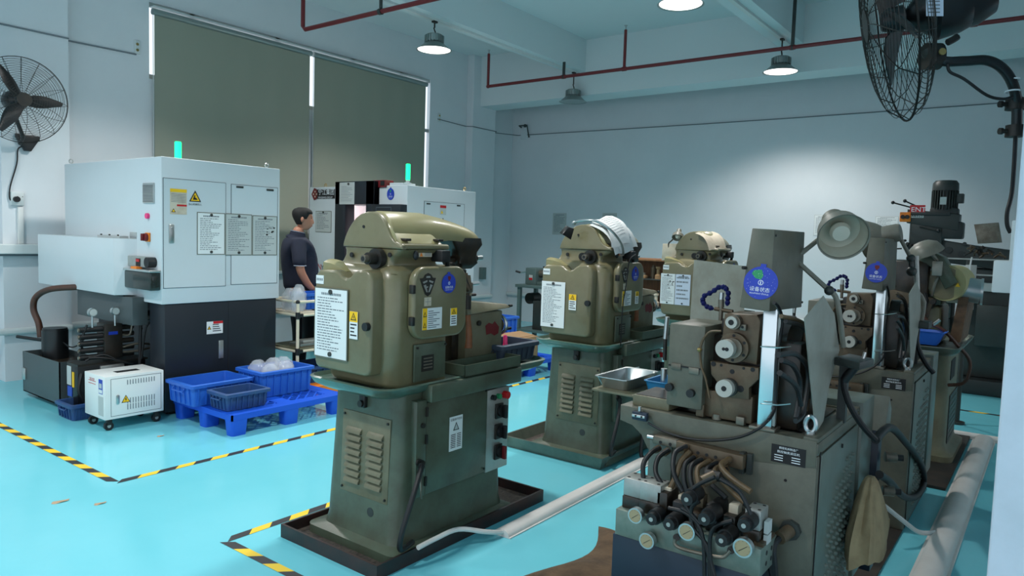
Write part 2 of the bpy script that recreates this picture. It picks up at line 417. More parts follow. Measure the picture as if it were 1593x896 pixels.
# ---- blinds
for i, (a, b, lab) in enumerate(((3.87, 5.86, 'wide grey-green roller blind, left of the two, behind the white machine with three notices'),
                                 (5.93, 7.98, 'grey-green roller blind nearer the back corner, right of the other blind'))):
    t = thing('roller_blind', lab, 'blind', ((a+b)/2, YW-.06, 3.8), 'roller blinds on the left wall')
    g = G(); n = 24
    vs = [(a+(b-a)*q/n, YW-.05+.004*math.sin(q*1.3), z) for z in (.95, 3.74) for q in range(n+1)]
    g.add(vs, [(q, q+1, n+2+q, n+1+q) for q in range(n)], 'blind'); part('fabric', g, t, smooth=80)
    g = G(); g.cyl((a-.02, YW-.05, 3.745), (b+.02, YW-.05, 3.745), .034, 'lamp_shell'); part('roller_tube', g, t)
    g = G(); g.box((a-.02, YW-.09, 3.79), (b+.02, YW-.0, 3.80), 'rail_white'); part('head_rail', g, t)
    g = G(); g.box((a, YW-.062, .93), (b, YW-.038, .97), 'rail_white', .005); part('bottom_bar', g, t)
    g = G(); g.tube([(a-.012, YW-.05, 3.72), (a-.012, YW-.05, 1.2)], .004, 'rail_white', 5, 1); part('pull_chain', g, t)

# ---- floor tape
def tape_run(g, p0, p1, w=.05, pitch=.115):
    p0 = Vector(p0); p1 = Vector(p1); d = (p1-p0); L = d.length; d.normalize(); nrm = Vector((-d.y, d.x, 0)); z = Vector((0, 0, .0015))
    n = int(L/pitch); k = pitch
    for i in range(n+1):
        a = i*k; b = min(a+k, L+.02)
        sk = .05
        q = [p0+d*a+z-nrm*w/2, p0+d*b+z-nrm*w/2, p0+d*(b+sk)+z+nrm*w/2, p0+d*(a+sk)+z+nrm*w/2]
        g.quad(*q, 'tape_yellow' if i % 2 else 'tape_black')
for p0, p1, lab in (((1.88, 4.26), (1.88, 7.6), 'black and yellow floor tape running towards the left wall, in front of the dark tank'),
                    ((1.88, 4.26), (9.8, 4.26), 'long black and yellow floor tape passing in front of the blue pallets'),
                    ((1.86, 3.08), (1.86, 1.2), 'short black and yellow floor tape at the left end of the nearest green machine'),
                    ((1.86, 3.08), (9.8, 3.08), 'black and yellow floor tape running along behind the green machines'),
                    ((7.9, .9), (7.9, -2), 'faded black and yellow floor tape in the gap beside the right wall pier')):
    g = G(); tape_run(g, (*p0, 0), (*p1, 0)); solo('floor_tape', g, lab, 'floor tape', 'hazard tape on the blue floor', 0)
# small dry leaves and a paint chip on the floor
for px, py, r, lab in ((94, 780, .035, 'brown dry leaf scrap on the blue floor, left one below the tape corner'), (156, 783, .025, 'pale curled leaf scrap on the blue floor, right one below the tape corner'),
                       (250, 678, .02, 'small tan scrap on the floor in front of the white wheeled cabinet')):
    c = atz(px, py, .003); g = G(); n = 8
    g.add([c+Vector((r*math.cos(2*PI*i/n)*1.3, r*.45*math.sin(2*PI*i/n)*(1+.3*(i % 2)), .004*math.cos(i*2.0))) for i in range(n)], [list(range(n))], 'leaf_brown')
    solo('leaf_scrap', g, lab, 'scrap', 'scraps on the floor', 0)

# ---- half-round cable ducts on the floor
def duct(p0, p1, w, h, lab, name='cable_duct'):
    p0 = Vector(p0); p1 = Vector(p1); d = (p1-p0).normalized(); nn = Vector((-d.y, d.x, 0)); t = thing(name, lab, 'cable duct', p0, 'white cable ducts on the floor')
    def ring(p, a, b, ww, hh): return [p+nn*(ww*math.cos(PI*i/12))+Vector((0, 0, .006+hh*math.sin(PI*i/12))) for i in range(13)]
    g = G(); N = max(2, int((p1-p0).length/1.0))
    g.loft([ring(p0+(p1-p0)*i/N, 0, 0, w*.42, h) for i in range(N+1)], 'duct_white', caps=True); part('duct_cover', g, t, smooth=50)
    g = G(); a = nn*w/2; u = Vector((0, 0, .006)); g.hexa([p0-a, p1-a, p1+a, p0+a, p0-a+u, p1-a+u, p1+a+u, p0+a+u], 'duct_white'); part('duct_base', g, t)
    return t
duct((2.78, 2.115, 0), (5.6, 2.13, 0), .11, .032, 'white half-round cable duct running from the nearest green machine to the second tray')
duct((2.6, .365, 0), (6.72, .355, 0), .15, .05, 'large white half-round cable duct beside the right wall pier')
duct((6.8, .95, 0), (6.8, -1.2, 0), .15, .03, 'white cable duct crossing the floor at the far end of the large duct')
# sheet mats under the right hand machines
for a, b, lab in (((1.5, .55, 0), (5.12, 1.55, .012), 'black oily mat under the front vented machine'), ((5.15, .45, 0), (6.83, 1.6, .02), 'black oily mat under the far right machine with the metal hood')):
    g = G(); g.box(a, b, 'mat_black', .004); solo('floor_mat', g, lab, 'mat', 'black mats')

# ---- high bay lamps
def highbay(x, y, z, on, label, grp='high bay lamps under the beams'):
    t = thing('high_bay_lamp', label, 'ceiling lamp', (x, y, z), grp)
    g = G(); g.lathe([(.035, .17), (.085, .165), (.1, .15), (.1, .085), (.085, .08), (.115, .06), (.19, -.005), (.205, -.012), (.196, -.012), (.10, .055), (.03, .06)], (x, y, z), (0, 0, 1), 'lamp_shell', 32); part('reflector', g, t)
    g = G()
    for i in range(20):
        a = 2*PI*i/20; c = Vector((math.cos(a), math.sin(a), 0)); w = Vector((-math.sin(a), math.cos(a), 0))*.003; p = Vector((x, y, z))+c*.085; q = Vector((x, y, z))+c*.112
        g.hexa([p-w+Vector((0, 0, .07)), q-w+Vector((0, 0, .07)), q+w+Vector((0, 0, .07)), p+w+Vector((0, 0, .07)), p-w+Vector((0, 0, .16)), q-w+Vector((0, 0, .15)), q+w+Vector((0, 0, .15)), p+w+Vector((0, 0, .16))], 'lamp_shell')
    part('heat_sink', g, t, smooth=0)
    g = G(); g.lathe([(.192, -.006), (.12, .0), (.0001, .004)], (x, y, z), (0, 0, 1), 'lamp_glow' if on else 'lamp_off', 32); part('diffuser', g, t, 'glowing white disc' if on else 'unlit disc')
    top = 3.915
    g = G(); g.tube([(x, y, z+.165), (x+.014, y, z+.19), (x, y, z+.215), (x-.014, y, z+.24)], .008, 'black_iron', 6); g.cyl((x, y, z+.24), (x, y, top), .009, 'black_iron', n=8); g.box((x-.03, y-.02, top-.02), (x+.03, y+.02, top), 'black_iron'); part('hanger', g, t)
    if on:
        l = bpy.data.lights.new('lamp_light', 'SPOT'); l.energy = LAMP_POWER; l.color = LAMP_COLOR; l.shadow_soft_size = .12; l.spot_size = math.radians(140); l.spot_blend = .55
        o = bpy.data.objects.new('lamp_light', l); COL.objects.link(o); o.location = (0, 0, -.03); o.parent = t
highbay(6.1, 5.83, 3.60, True, 'lit high bay lamp above the roller blinds, nearest the left wall')
highbay(9.02, 5.80, 3.50, False, 'unlit high bay lamp hanging below the red pipe near the back wall')
highbay(8.75, 2.74, 3.54, True, 'lit high bay lamp just below the red pipe on the right')
highbay(6.05, 2.80, 3.60, True, 'lit high bay lamp cut by the top edge of the picture')
for x, y in ((3.3, 2.77), (3.3, 5.83), (.5, 2.77), (.5, 5.83)):  # invented lamps, never in view, added to light the front of the hall
    highbay(x, y, 3.56, True, 'added lit high bay lamp outside the picture above the front of the hall', 'added high bay lamps outside the picture')

# ---- red fire pipes
t = thing('fire_sprinkler_pipe', 'dark red sprinkler pipe crossing in front of the back beam with three risers', 'pipe', (8.45, 7.0, 3.72))
X = 8.45
g = G(); g.tube([(X, 6.95, 3.72), (X, -4.5, 3.72)], .022, 'pipe_red', 12, 1)
for y in (5.6, 4.66, 2.53, .8): g.cyl((X, y-.03, 3.72), (X, y+.03, 3.72), .028, 'pipe_red', n=12)
part('main_pipe', g, t)
for y, zt in ((6.95, 4.2), (4.66, 4.22)):
    g = G(); g.cyl((X, y, 3.70), (X, y, zt), .02, 'pipe_red', n=12); g.ball((X, y, 3.72), .028, 'pipe_red', 12); part('riser', g, t)
    g = G(); g.cyl((X, y, zt), (X, y, zt+.05), .009, 'steel', n=8); g.cyl((X, y, zt+.05), (X, y, zt+.056), .022, 'steel', n=12); part('sprinkler_head', g, t)
for y, h in ((5.6, .2), (2.53, ZC-3.72)):
    g = G(); g.box((X-.01, y-.018, 3.72), (X+.01, y+.018, 3.72+h), 'mill_grey'); g.cyl((X, y-.01, 3.72), (X, y+.01, 3.72), .03, 'mill_grey', n=16); part('pipe_hanger', g, t)
t = thing('fire_sprinkler_pipe', 'dark red sprinkler pipe in the upper left, bending up near the blinds', 'pipe', (5.15, 6.95, 3.75))
g = G(); g.tube([(5.15, 6.97, 4.38), (5.15, 6.97, 3.79), (5.15, 6.93, 3.75), (5.15, -3, 3.75)], .024, 'pipe_red', 12, 1); part('main_pipe', g, t)
g = G(); g.box((5.14, 5.67, 3.75), (5.16, 5.70, 3.93), 'mill_grey'); g.cyl((5.15, 5.67, 3.75), (5.15, 5.71, 3.75), .032, 'mill_grey'); part('pipe_hanger', g, t)

# ---- thin wall cable and small wall fittings
g = G(); z = 3.25
g.tube([(XB-.012, -3, z), (XB-.012, 3, z-.015), (XB-.012, 7.7, z+.02)], .007, 'ink', 6, 4)
g.tube([(XB-.012, 7.7, z+.02), (9.62, YW-.012, z), (9.6, YP-.01, z)], .007, 'ink', 6, 1); g.tube([(9.6, YP-.01, z), (8.97, YP-.01, z), (8.96, YW-.012, z+.01), (8.3, YW-.012, z+.03)], .007, 'ink', 6, 1)
solo('wall_cable', g, 'thin dark cable strung along the back wall and round the corner column', 'cable')
g = G(); g.tube([(1.5, YP-.01, 3.25), (3.0, YP-.01, 3.25), (3.01, YW-.01, 3.26), (3.7, YW-.01, 3.27)], .008, 'ink', 6, 1)
solo('wall_cable', g, 'thin dark cable on the left wall above the black wall fan', 'cable')
t = thing('corner_bracket', 'small dark metal bracket in the back corner beside the thin cable', 'bracket', (XB-.05, 7.7, 3.2))
g = G(); g.box((XB-.02, 7.5, 3.2), (XB, 7.64, 3.42), 'wall_paint', .005); g.tube([(XB-.03, 7.62, 3.4), (XB-.1, 7.62, 3.42), (XB-.1, 7.45, 3.42), (XB-.03, 7.45, 3.22)], .012, 'mill_grey', 6, 1); part('arm', g, t)
g = G(); g.ball((XB-.06, 7.52, 3.42), .03, 'mill_grey', 10); part('knob', g, t)
for px, py, Y, lab in ((213, 72, YW, 'small white wall box with two brass screws left of the blinds'), (683, 182, YW, 'small white wall box right of the blinds')):
    u, v = uy(px, py, Y); fr = frY(Y); g = G(); g.fbox(fr, u-.03, v-.08, u+.03, v+.06, 0, .012, 'rail_white', .004)
    g.fdisc(fr, u, v-.04, .015, .012, .016, 'brass', 10); g.fdisc(fr, u, v+.02, .015, .012, .016, 'brass', 10); solo('wall_box', g, lab, 'junction box')
# socket with plug and trunking
fr = frY(YP)
t = thing('power_socket', 'white wall socket with black plug on white trunking under the left fan', 'socket', (2.53, YP, 1.7))
u0, v0 = uy(15, 298, YP); u1, v1 = uy(36, 320, YP)
g = G(); g.fbox(fr, u0, v1, u1, v0, 0, .03, 'rail_white', .006); part('face_plate', g, t)
g = G()
for q in ((-.02, .02), (.02, .02), (0, -.01)): g.fdisc(fr, (u0+u1)/2+.02+q[0], (v0+v1)/2+q[1], .004, .03, .031, 'ink_black', 8)
part('pin_hole', g, t)
g = G(); pu, pv = uy(23, 310, YP); g.fdisc(fr, pu, pv, .026, .03, .065, 'black_rubber', 16); part('plug', g, t)
tr = G(); a, b = uy(26, 322, YP); c, d = uy(34, 384, YP); tr.fbox(fr, a, 1.28, a+.045, b, 0, .03, 'conduit', .004)
solo('cable_trunking', tr, 'white vertical cable trunking between the socket and the ledge on the left wall', 'trunking')

# ---- wall notices at the back
for px0, py0, px1, py1, s, lab, pm in ((861, 332, 880, 363, 11, 'grey printed notice on the back wall, left of the two near the corner', 'paper_grey'), (938, 332, 958, 364, 12, 'grey printed notice on the back wall behind the second green machine', 'paper_grey'),
                                   (1268, 335, 1291, 364, 13, 'white printed notice on the back wall just left of the big work lamp', 'paper'), (1363, 337, 1396, 356, 14, 'white printed notice on the back wall just left of the drilling head', 'paper')):
    u0, v0 = ux(px0, py0, XB); u1, v1 = ux(px1, py1, XB)
    d = document('wall_notice', None, frX(XB), u0, min(v0, v1)-.02, u1, v0, s, pm, .004, 14, 'aluminium', magnets=0)
    d['label'] = lab; d['category'] = 'notice'; d['group'] = 'notices on the back wall'

# ================================================================== FANS
def fan(name, label, C, axis, R, blade0, wall, arm_pts, nblade=3, wires=72, spiral=16, detail=True):
    """axis: direction of the air flow"""
    C = Vector(C); A = Vector(axis).normalized(); U = Vector((0, 0, 1)); U = (U-A*U.dot(A)).normalized(); V = A.cross(U)
    t = thing(name, label, 'fan', C)
    def P(r, a, h): return C+U*(r*math.cos(a))+V*(r*math.sin(a))+A*h
    dep = R*.26
    for side, nm in ((1, 'front_guard'), (-1, 'rear_guard')):
        g = G(); hh = lambda r: side*dep*math.sqrt(max(0, 1-(r/R)**2.6))
        for i in range(12 if not detail else 16):
            a = 2*PI*i/16
            g.tube([P(r, a+ (.25*side*(1-r/R)), hh(r)) for r in [R*.16+R*.84*q/7 for q in range(8)]], .0022, 'black_iron', 4, 1)
        for i in range(spiral):
            r = R*(.16+.84*(i+1)/spiral); rr = .0042 if i == spiral-1 else .0014
            n = 48; pts = [P(r, 2*PI*j/n, hh(r)) for j in range(n)]; g.tube(pts, rr, 'black_iron', 4, 1, closed=True)
        g.cyl(P(0, 0, side*dep-.003), P(0, 0, side*dep+.003), R*.16, 'black_iron', n=20)
        part(nm, g, t, smooth=60)
    for k in range(nblade):
        g = G(); a0 = blade0+2*PI*k/nblade; rows = []
        for i in range(9):
            r = R*(.12+.76*i/8); w = R*(.075+.10*math.sin(PI*min(1, .25+i/9)))*(1 if i < 8 else .55); tw = .5*(1-i/9)+.25
            up = []; dn = []
            for q in (-1, -.5, 0, .5, 1):
                d = q*w; p = C+U*(r*math.cos(a0))+V*(r*math.sin(a0)); T = -U*math.sin(a0)+V*math.cos(a0)
                cc = p+T*(d*math.cos(tw))+A*(d*math.sin(tw)+.004*(1-q*q)); up.append(cc+A*.003); dn.append(cc-A*.003)
            rows.append(up+dn[::-1])
        g.loft(rows, 'black_paint'); part('blade', g, t, smooth=60)
    g = G(); g.lathe([(.001, .05), (R*.09, .045), (R*.12, .02), (R*.12, -.03), (.001, -.03)], C, A, 'black_paint', 20); part('hub', g, t)
    g = G(); g.lathe([(.001, -dep-.22*R/.37), (R*.16, -dep-.215*R/.37), (R*.235, -dep-.16*R/.37), (R*.25, -dep-.02), (R*.18, -dep+.02), (R*.05, -.03)], C, A, 'black_paint', 24); part('motor_housing', g, t)
    g = G(); g.tube(arm_pts, .017, 'black_paint', 12, 6); part('arm', g, t)
    return t, P, dep
fc = Vector((2.42, 7.17, 2.53)); 
ax = (Vector((1.6, 0.2, 1.6))-fc); ax.z = -.25
t, P, dep = fan('wall_fan', 'black caged wall fan on the left wall above the white socket', fc, (-.05, -1, -.06), .36, -PI/2+.03, YP, [fc+Vector((0, .2, -.05)), fc+Vector((.06, .26, -.17)), fc+Vector((.13, .36, -.28)), fc+Vector((.14, .46, -.33))])
fr = frY(YP); u, v = uy(40, 220, YP)
g = G(); g.prism([fr(u-.09, v+.06, 0), fr(u+.10, v+.055, 0), fr(u+.10, v+.025, 0), fr(u+.03, v-.09, 0), fr(u-.02, v-.09, 0), fr(u-.09, v+.03, 0)], (0, -.05, 0), 'black_paint', .008)
part('wall_bracket', g, t)
g = G(); g.tube([fr(u-.03, v-.05, .05)]+[aty(px, py, YP-.02) for px, py in ((28, 232), (26, 255), (16, 290), (15, 308), (20, 314))], .006, 'ink_black', 6, 5); part('power_cord', g, t)
# right fan on its curved arm
fc = atd(1392, 30, 2.62); 
ax = (-RT*.93+FW*.34-UPV*.14)
arm = [atd(1447, 72, 2.5), atd(1465, 94, 2.48), atd(1500, 95, 2.47), atd(1535, 94, 2.47), atd(1560, 107, 2.47), atd(1576, 132, 2.48), atd(1582, 165, 2.5), atd(1581, 208, 2.52)]
t, P, dep = fan('wall_fan', 'large black caged fan on a curved arm at the top right', fc, ax, .37, .12, 0, arm, spiral=18)
g = G(); A = Vector(ax).normalized(); mc = fc-A*(dep+.03)
g.lathe([(.001, -.145), (.05, -.145), (.082, -.12), (.10, -.07), (.108, .0), (.07, .02)], mc, A, 'black_paint', 28); part('motor_shell', g, t)
g = G(); p = atd(1452, 88, 2.5); g.cyl(p-RT*.03, p+RT*.02, .045, 'black_iron', n=18); g.cyl(atd(1445, 74, 2.5), p, .03, 'black_iron'); g.cyl(p-FW*.05, p-FW*.055, .012, 'brass', n=12); part('tilt_joint', g, t)
g = G(); p = atd(1474, 66, 2.5); g.tube([p, p+RT*.02+UPV*.01, p+RT*.035+UPV*.02], .012, 'black_iron', 8, 2); part('tilt_knob', g, t)
fl = lambda u, v, o=0: atd(1452, 12, 2.36)+RT*u+UPV*v-FW*o
g = G(); g.fbox(fl, -.024, -.028, .032, .045, 0, .002, 'paper_cool')
for i in range(5): g.fpoly(fl, [(-.018, .03-.012*i), (.02, .03-.012*i), (.02, .034-.012*i), (-.018, .034-.012*i)], .003, 'tag_blue' if i == 0 else 'ink')
part('rating_label', g, t, smooth=0)
for py in (162, 204):
    g = G(); c = atd(1579, py, 2.51); g.cyl(c-Vector((0, 0, .02)), c+Vector((0, 0, .02)), .03, 'black_iron', n=18); g.cyl(c, c-RT*.05, .008, 'black_iron', n=8); g.cyl(c-RT*.045, c-RT*.055, .012, 'black_iron', n=8)
    g.box(c, c+Vector((.02, -.09, .02)), 'black_iron'); part('wall_clamp', g, t)
for py in (124, 142):
    g = G(); c = atd(1575, py, 2.48); q = 16; g.tube([c+RT*(.021*math.cos(2*PI*i/q))+FW*(.021*math.sin(2*PI*i/q)) for i in range(q)], .003, 'white_print', 5, 1, closed=True); part('cable_tie', g, t)
g = G(); g.tube([atd(px, py, 2.46) for px, py in ((1474, 100), (1478, 112), (1500, 123), (1535, 148), (1560, 154), (1576, 150))], .005, 'black_rubber', 6, 5); part('power_cord', g, t)
# cable and trunking on the side of the right pier
g = G(); g.tube([atd(px, py, 2.5) for px, py in ((1580, 208), (1578, 250), (1574, 300), (1567, 330), (1567, 350), (1572, 362))], .007, 'black_rubber', 6, 5)
solo('fan_cable', g, 'black cable hanging down the side of the right wall pier', 'cable')
t = thing('cable_trunking', 'white trunking with a square white box on the side of the right pier', 'trunking', atd(1560, 450, 2.55))
p = atx(1563, 343, 2.86); q = atx(1556, 408, 2.86)
g = G(); g.box((2.85, .094, q.z), (2.90, .122, p.z), 'rail_white', .003); g.box((2.86, .094, p.z), (2.88, .108, p.z+.45), 'rail_white', .002); part('trunking_strip', g, t)
p = atx(1546, 405, 2.84); q = atx(1548, 455, 2.84); g = G(); g.box((2.84, .094, q.z), (2.93, p.y, p.z), 'rail_white', .004); part('box_cover', g, t)
# ================================================================== GREEN GEAR HOBBING MACHINES (built once, copied)
def rrect(u0, v0, u1, v1, r, n=6):
    pts = []
    for cx, cy, a0 in ((u1-r, v1-r, 0), (u0+r, v1-r, PI/2), (u0+r, v0+r, PI), (u1-r, v0+r, 1.5*PI)):
        for i in range(n+1):
            a = a0+PI/2*i/n; pts.append((cx+r*math.cos(a), cy+r*math.sin(a)))
    return pts
HX, HY = 2.23, 2.56      # foot of the first machine
def hobber():
    t = thing('gear_hobbing_machine', 'x', 'machine', (HX, HY, 0))
    # pedestal, slightly tapered with rounded corners
    g = G(); rings = []
    for z, e in ((.0, .06), (.04, .06), (.045, .04), (.055, .01), (.10, .0), (.62, -.022), (.76, -.025)):
        fr_ = .05 if e > .02 else .07
        rings.append([Vector((x, y, z)) for x, y in rrect(2.235-e, 2.30-min(e, .05), 3.03+e*.6, 2.82+e, fr_)])
    g.loft(rings, 'olive_teal'); part('pedestal', g, t, smooth=50)
    # coolant pan
    g = G(); o = []
    for dx, z in ((-.06, .735), (-.015, .76), (.0, .79), (-.012, .795), (-.02, .775), (-.05, .765)):
        o.append([Vector((x, y, z)) for x, y in rrect(2.13-dx, 2.28-dx, 3.42+dx, 2.86+dx, .09)])
    g.loft(o, 'teal_enamel'); part('coolant_pan', g, t, smooth=40)
    g = G(); g.box((2.40, 2.255, .705), (3.10, 2.32, .785), 'olive_teal', .006); part('apron', g, t)
    # louvred end panel
    g = G(); f = frX(2.245); u0, v0, u1, v1 = -2.70, .235, -2.37, .63
    f = lambda u, v, o=0: Vector((2.257-(v-.235)*(-.035)-o-.012, -u, v))
    g.fbox(f, u0, v0, u1, v1, 0, .006, 'khaki_panel', .002)
    for cu in (-2.665, -2.515):
        for i in range(8):
            z = .29+i*.034; a = cu; b = cu+.105
            g.prism([f(a, z+.026, .006), f(a, z+.002, .006), f(a, z, .022), f(a, z+.012, .02)], f(b, 0, 0)-f(a, 0, 0), 'khaki_panel', .002)
            g.fbox(f, a+.004, z-.004, b-.004, z+.001, .006, .010, 'ink_black')
    for a, b in ((u0+.015, v1-.02), (u1-.015, v1-.02), (u0+.015, v0+.02), (u1-.015, v0+.02)): g.fdisc(f, a, b, .006, .006, .012, 'black_iron', 10)
    part('louvre_panel', g, t)
    g = G(); g.fdisc(f, -2.48, .175, .022, 0, .006, 'mill_grey', 20); part('drain_plug', g, t)
    g = G(); g.fbox(f, -2.575, .66, -2.535, .735, 0, .022, 'black_iron', .004); g.fdisc(f, -2.555, .68, .016, .022, .034, 'black_iron', 14); part('latch', g, t)
    # electric door on the long side
    f = frY(2.325)
    g = G(); g.fbox(f, 2.335, .26, 2.40, .715, -.02, .04, 'olive_teal', .004); g.fdisc(f, 2.372, .60, .012, .04, .05, 'black_iron'); g.fdisc(f, 2.35, .43, .017, .04, .05, 'black_iron')
    for z in (.33, .53, .66): g.fbox(f, 2.39, z-.022, 2.402, z+.022, .04, .05, 'black_iron')
    part('door_frame', g, t)
    g = G(); g.fbox(f, 2.405, .26, 2.855, .70, .0, .035, 'olive_teal', .004); g.fdisc(f, 2.84, .69, .006, .035, .04, 'black_iron', 8); g.fdisc(f, 2.84, .28, .006, .035, .04, 'black_iron', 8)
    d = part('electric_door', g, t)
    g = G(); g.fbox(f, 2.565, .43, 2.66, .60, .035, .037, 'paper'); 
    for i in range(8):
        for q in (0, 1): g.fpoly(f, [(2.575+q*.045, .445+.009*i), (2.61+q*.04, .445+.009*i), (2.61+q*.04, .449+.009*i), (2.575+q*.045, .449+.009*i)], .0376, 'ink_black')
    g.fpoly(f, [(2.59, .53), (2.635, .53), (2.6125, .572)], .0376, 'ink_black'); g.fpoly(f, [(2.598, .534), (2.627, .534), (2.6125, .563)], .038, 'paper_grey')
    g.text('设备操作危险', .014, f, 2.6125, .58, .0376, 'ink_black', 'CENTER'); part('warning_label', g, d, smooth=0)
    g = G(); g.fbox(f, 2.86, .25, 3.045, .685, -.02, .03, 'brushed', .003); cp = part('control_plate', g, t, 'grey metal plate')
    for z, k in ((.565, 'black_rubber'), (.455, 'black_rubber'), (.345, 'dark_red')):
        g = G(); g.fbox(f, 2.925, z-.04, 2.985, z+.04, .03, .042, 'black_iron', .003); g.fdisc(f, 2.965, z, .033, .042, .06, 'black_rubber', 20); g.fbox(f, 2.957, z-.035, 2.973, z+.035, .06, .082, k, .003); part('rotary_switch', g, cp)
    for u, k in ((2.90, 'black_rubber'), (2.945, 'green_knob'), (3.0, 'red')):
        g = G(); g.fdisc(f, u, .645, .014 if k != 'red' else .02, .03, .05 if k != 'red' else .06, k, 16); part('push_button', g, cp)
    # gear cover on the end
    g = G(); prof = [(-2.795, .87), (-2.795, 1.255), (-2.785, 1.285), (-2.765, 1.30), (-2.655, 1.305), (-2.63, 1.298), (-2.60, 1.278), (-2.575, 1.27), (-2.55, 1.278), (-2.525, 1.30), (-2.50, 1.312), (-2.44, 1.315), (-2.415, 1.30), (-2.40, 1.27), (-2.40, .87), (-2.41, .845), (-2.44, .835), (-2.765, .835), (-2.785, .845)]
    g.prism([(2.15, -a, b) for a, b in prof], (.115, 0, 0), 'olive', .014, 3); cov = part('gear_cover', g, t, smooth=40)
    f = frX(2.15)
    g = G(); g.fdisc(f, -2.42, 1.065, .019, 0, .02, 'black_rubber', 18); part('knob', g, cov)
    g = G(); g.fbox(f, -2.785, 1.235, -2.73, 1.275, 0, .002, 'paper'); 
    for i in range(4): g.fpoly(f, [(-2.78+.012*i, 1.25), (-2.772+.012*i, 1.25), (-2.772+.012*i, 1.262), (-2.78+.012*i, 1.262)], .0024, 'ink')
    part('name_label', g, cov, smooth=0)
    # main body
    g = G(); g.loft([[Vector((x, y, z)) for x, y in rrect(2.215+d, 2.33-e, 2.61+d, 2.80-e*.4, .075)] for z, d, e in ((.775, .02, -.01), (.80, .0, 0), (1.05, 0, 0), (1.26, .0, 0), (1.31, .015, -.02), (1.335, .04, -.05))], 'olive'); part('body', g, t, smooth=50)
    # shoulders sweeping up to the neck
    g = G(); rows = []
    for z, y0, y1, x0, x1 in ((1.30, 2.355, 2.80, 2.24, 2.62), (1.325, 2.40, 2.78, 2.255, 2.60), (1.345, 2.405, 2.75, 2.265, 2.58), (1.375, 2.39, 2.735, 2.27, 2.565), (1.398, 2.345, 2.735, 2.27, 2.575), (1.41, 2.335, 2.74, 2.268, 2.58)):
        rows.append([Vector((x, y, z)) for x, y in rrect(x0, y0, x1, y1, .03)])
    g.loft(rows, 'olive'); nk = part('neck', g, t, smooth=60)
    # swept scallop on the left shoulder
    g = G(); rows = []
    for i in range(9):
        a = i/8; x = 2.2+.12*a; rows.append([Vector((x, 2.80-.17*q/6, 1.30+.05*math.sin(PI*.5*(1-q/6))*(math.sin(PI*(.25+.6*a))) )) for q in range(7)]+[Vector((x, 2.80-.17*q/6, 1.27)) for q in range(6, -1, -1)])
    g.loft(rows, 'olive_light'); part('shoulder', g, t, smooth=60)
    # spindle end
    f = frX(2.262)
    g = G(); g.fdisc(f, -2.475, 1.365, .047, 0, .03, 'black_iron', 28); g.fdisc(f, -2.475, 1.365, .026, .03, .075, 'black_iron', 24); g.fdisc(f, -2.475, 1.365, .017, .075, .10, 'worn_steel', 20); g.fdisc(f, -2.475, 1.365, .011, .10, .101, 'ink_black', 16)
    g.fdisc(f, -2.545, 1.365, .026, 0, .012, 'ink_black', 16); part('spindle_nose', g, t)
    g = G(); g.fdisc(f, -2.665, 1.375, .012, 0, .006, 'ink_black', 12); g.fdisc(f, -2.405, 1.385, .011, 0, .006, 'ink_black', 12); part('plug_hole', g, nk)
    # overarm
    g = G(); rows = []
    def arch(x, yc, w, z0, h, p=2.4, n=20):
        return [Vector((x, yc+w*math.cos(PI*i/n)*1.0, z0+h*abs(math.sin(PI*i/n))**(2/p))) for i in range(n+1)]
    for x, yc, w, z0, h in ((2.275, 2.54, .165, 1.43, .11), (2.285, 2.535, .13, 1.43, .143), (2.30, 2.53, .118, 1.43, .155), (2.45, 2.535, .116, 1.43, .157), (2.57, 2.545, .112, 1.44, .148), (2.64, 2.55, .10, 1.45, .13), (2.74, 2.555, .086, 1.455, .112), (2.84, 2.56, .074, 1.45, .10), (2.93, 2.56, .066, 1.44, .09), (2.99, 2.56, .060, 1.43, .08), (3.02, 2.56, .048, 1.43, .065), (3.03, 2.56, .02, 1.44, .03)):
        rows.append(arch(x, yc, w, z0, h))
    g.loft(rows, 'olive_light'); ov = part('overarm', g, t, smooth=50)
    g = G(); g.prism([(2.262, 2.735, 1.412), (2.262, 2.733, 1.43), (2.262, 2.72, 1.462), (2.262, 2.70, 1.495), (2.262, 2.675, 1.525), (2.262, 2.645, 1.551), (2.262, 2.61, 1.57), (2.262, 2.57, 1.58), (2.262, 2.53, 1.581), (2.262, 2.495, 1.573), (2.262, 2.465, 1.556), (2.262, 2.442, 1.53), (2.262, 2.425, 1.50), (2.262, 2.408, 1.472), (2.262, 2.385, 1.45), (2.262, 2.355, 1.436), (2.262, 2.333, 1.43), (2.262, 2.33, 1.412)], (.035, 0, 0), 'olive', .009, 3); part('end_cap', g, ov, smooth=40)
    g = G(); g.hexa([(2.27, 2.332, 1.412), (2.585, 2.332, 1.412), (2.60, 2.74, 1.412), (2.27, 2.74, 1.412), (2.27, 2.338, 1.438), (2.585, 2.338, 1.438), (2.60, 2.735, 1.438), (2.27, 2.735, 1.438)], 'olive', .01, 3); g.hexa([(2.27, 2.36, 1.435), (2.575, 2.36, 1.435), (2.59, 2.72, 1.435), (2.27, 2.72, 1.435), (2.27, 2.42, 1.49), (2.56, 2.43, 1.485), (2.57, 2.66, 1.485), (2.27, 2.66, 1.49)], 'olive_light', .014, 3); part('flange', g, ov)
    f = frY(2.34); g = G()
    for u in (2.325, 2.54): g.fbox(f, u-.018, 1.45, u+.018, 1.462, -.05, -.012, 'black_iron', .003)
    g.fdisc(frX(2.262), -2.585, 1.51, .007, 0, .004, 'ink_black', 10); part('bolt', g, ov)
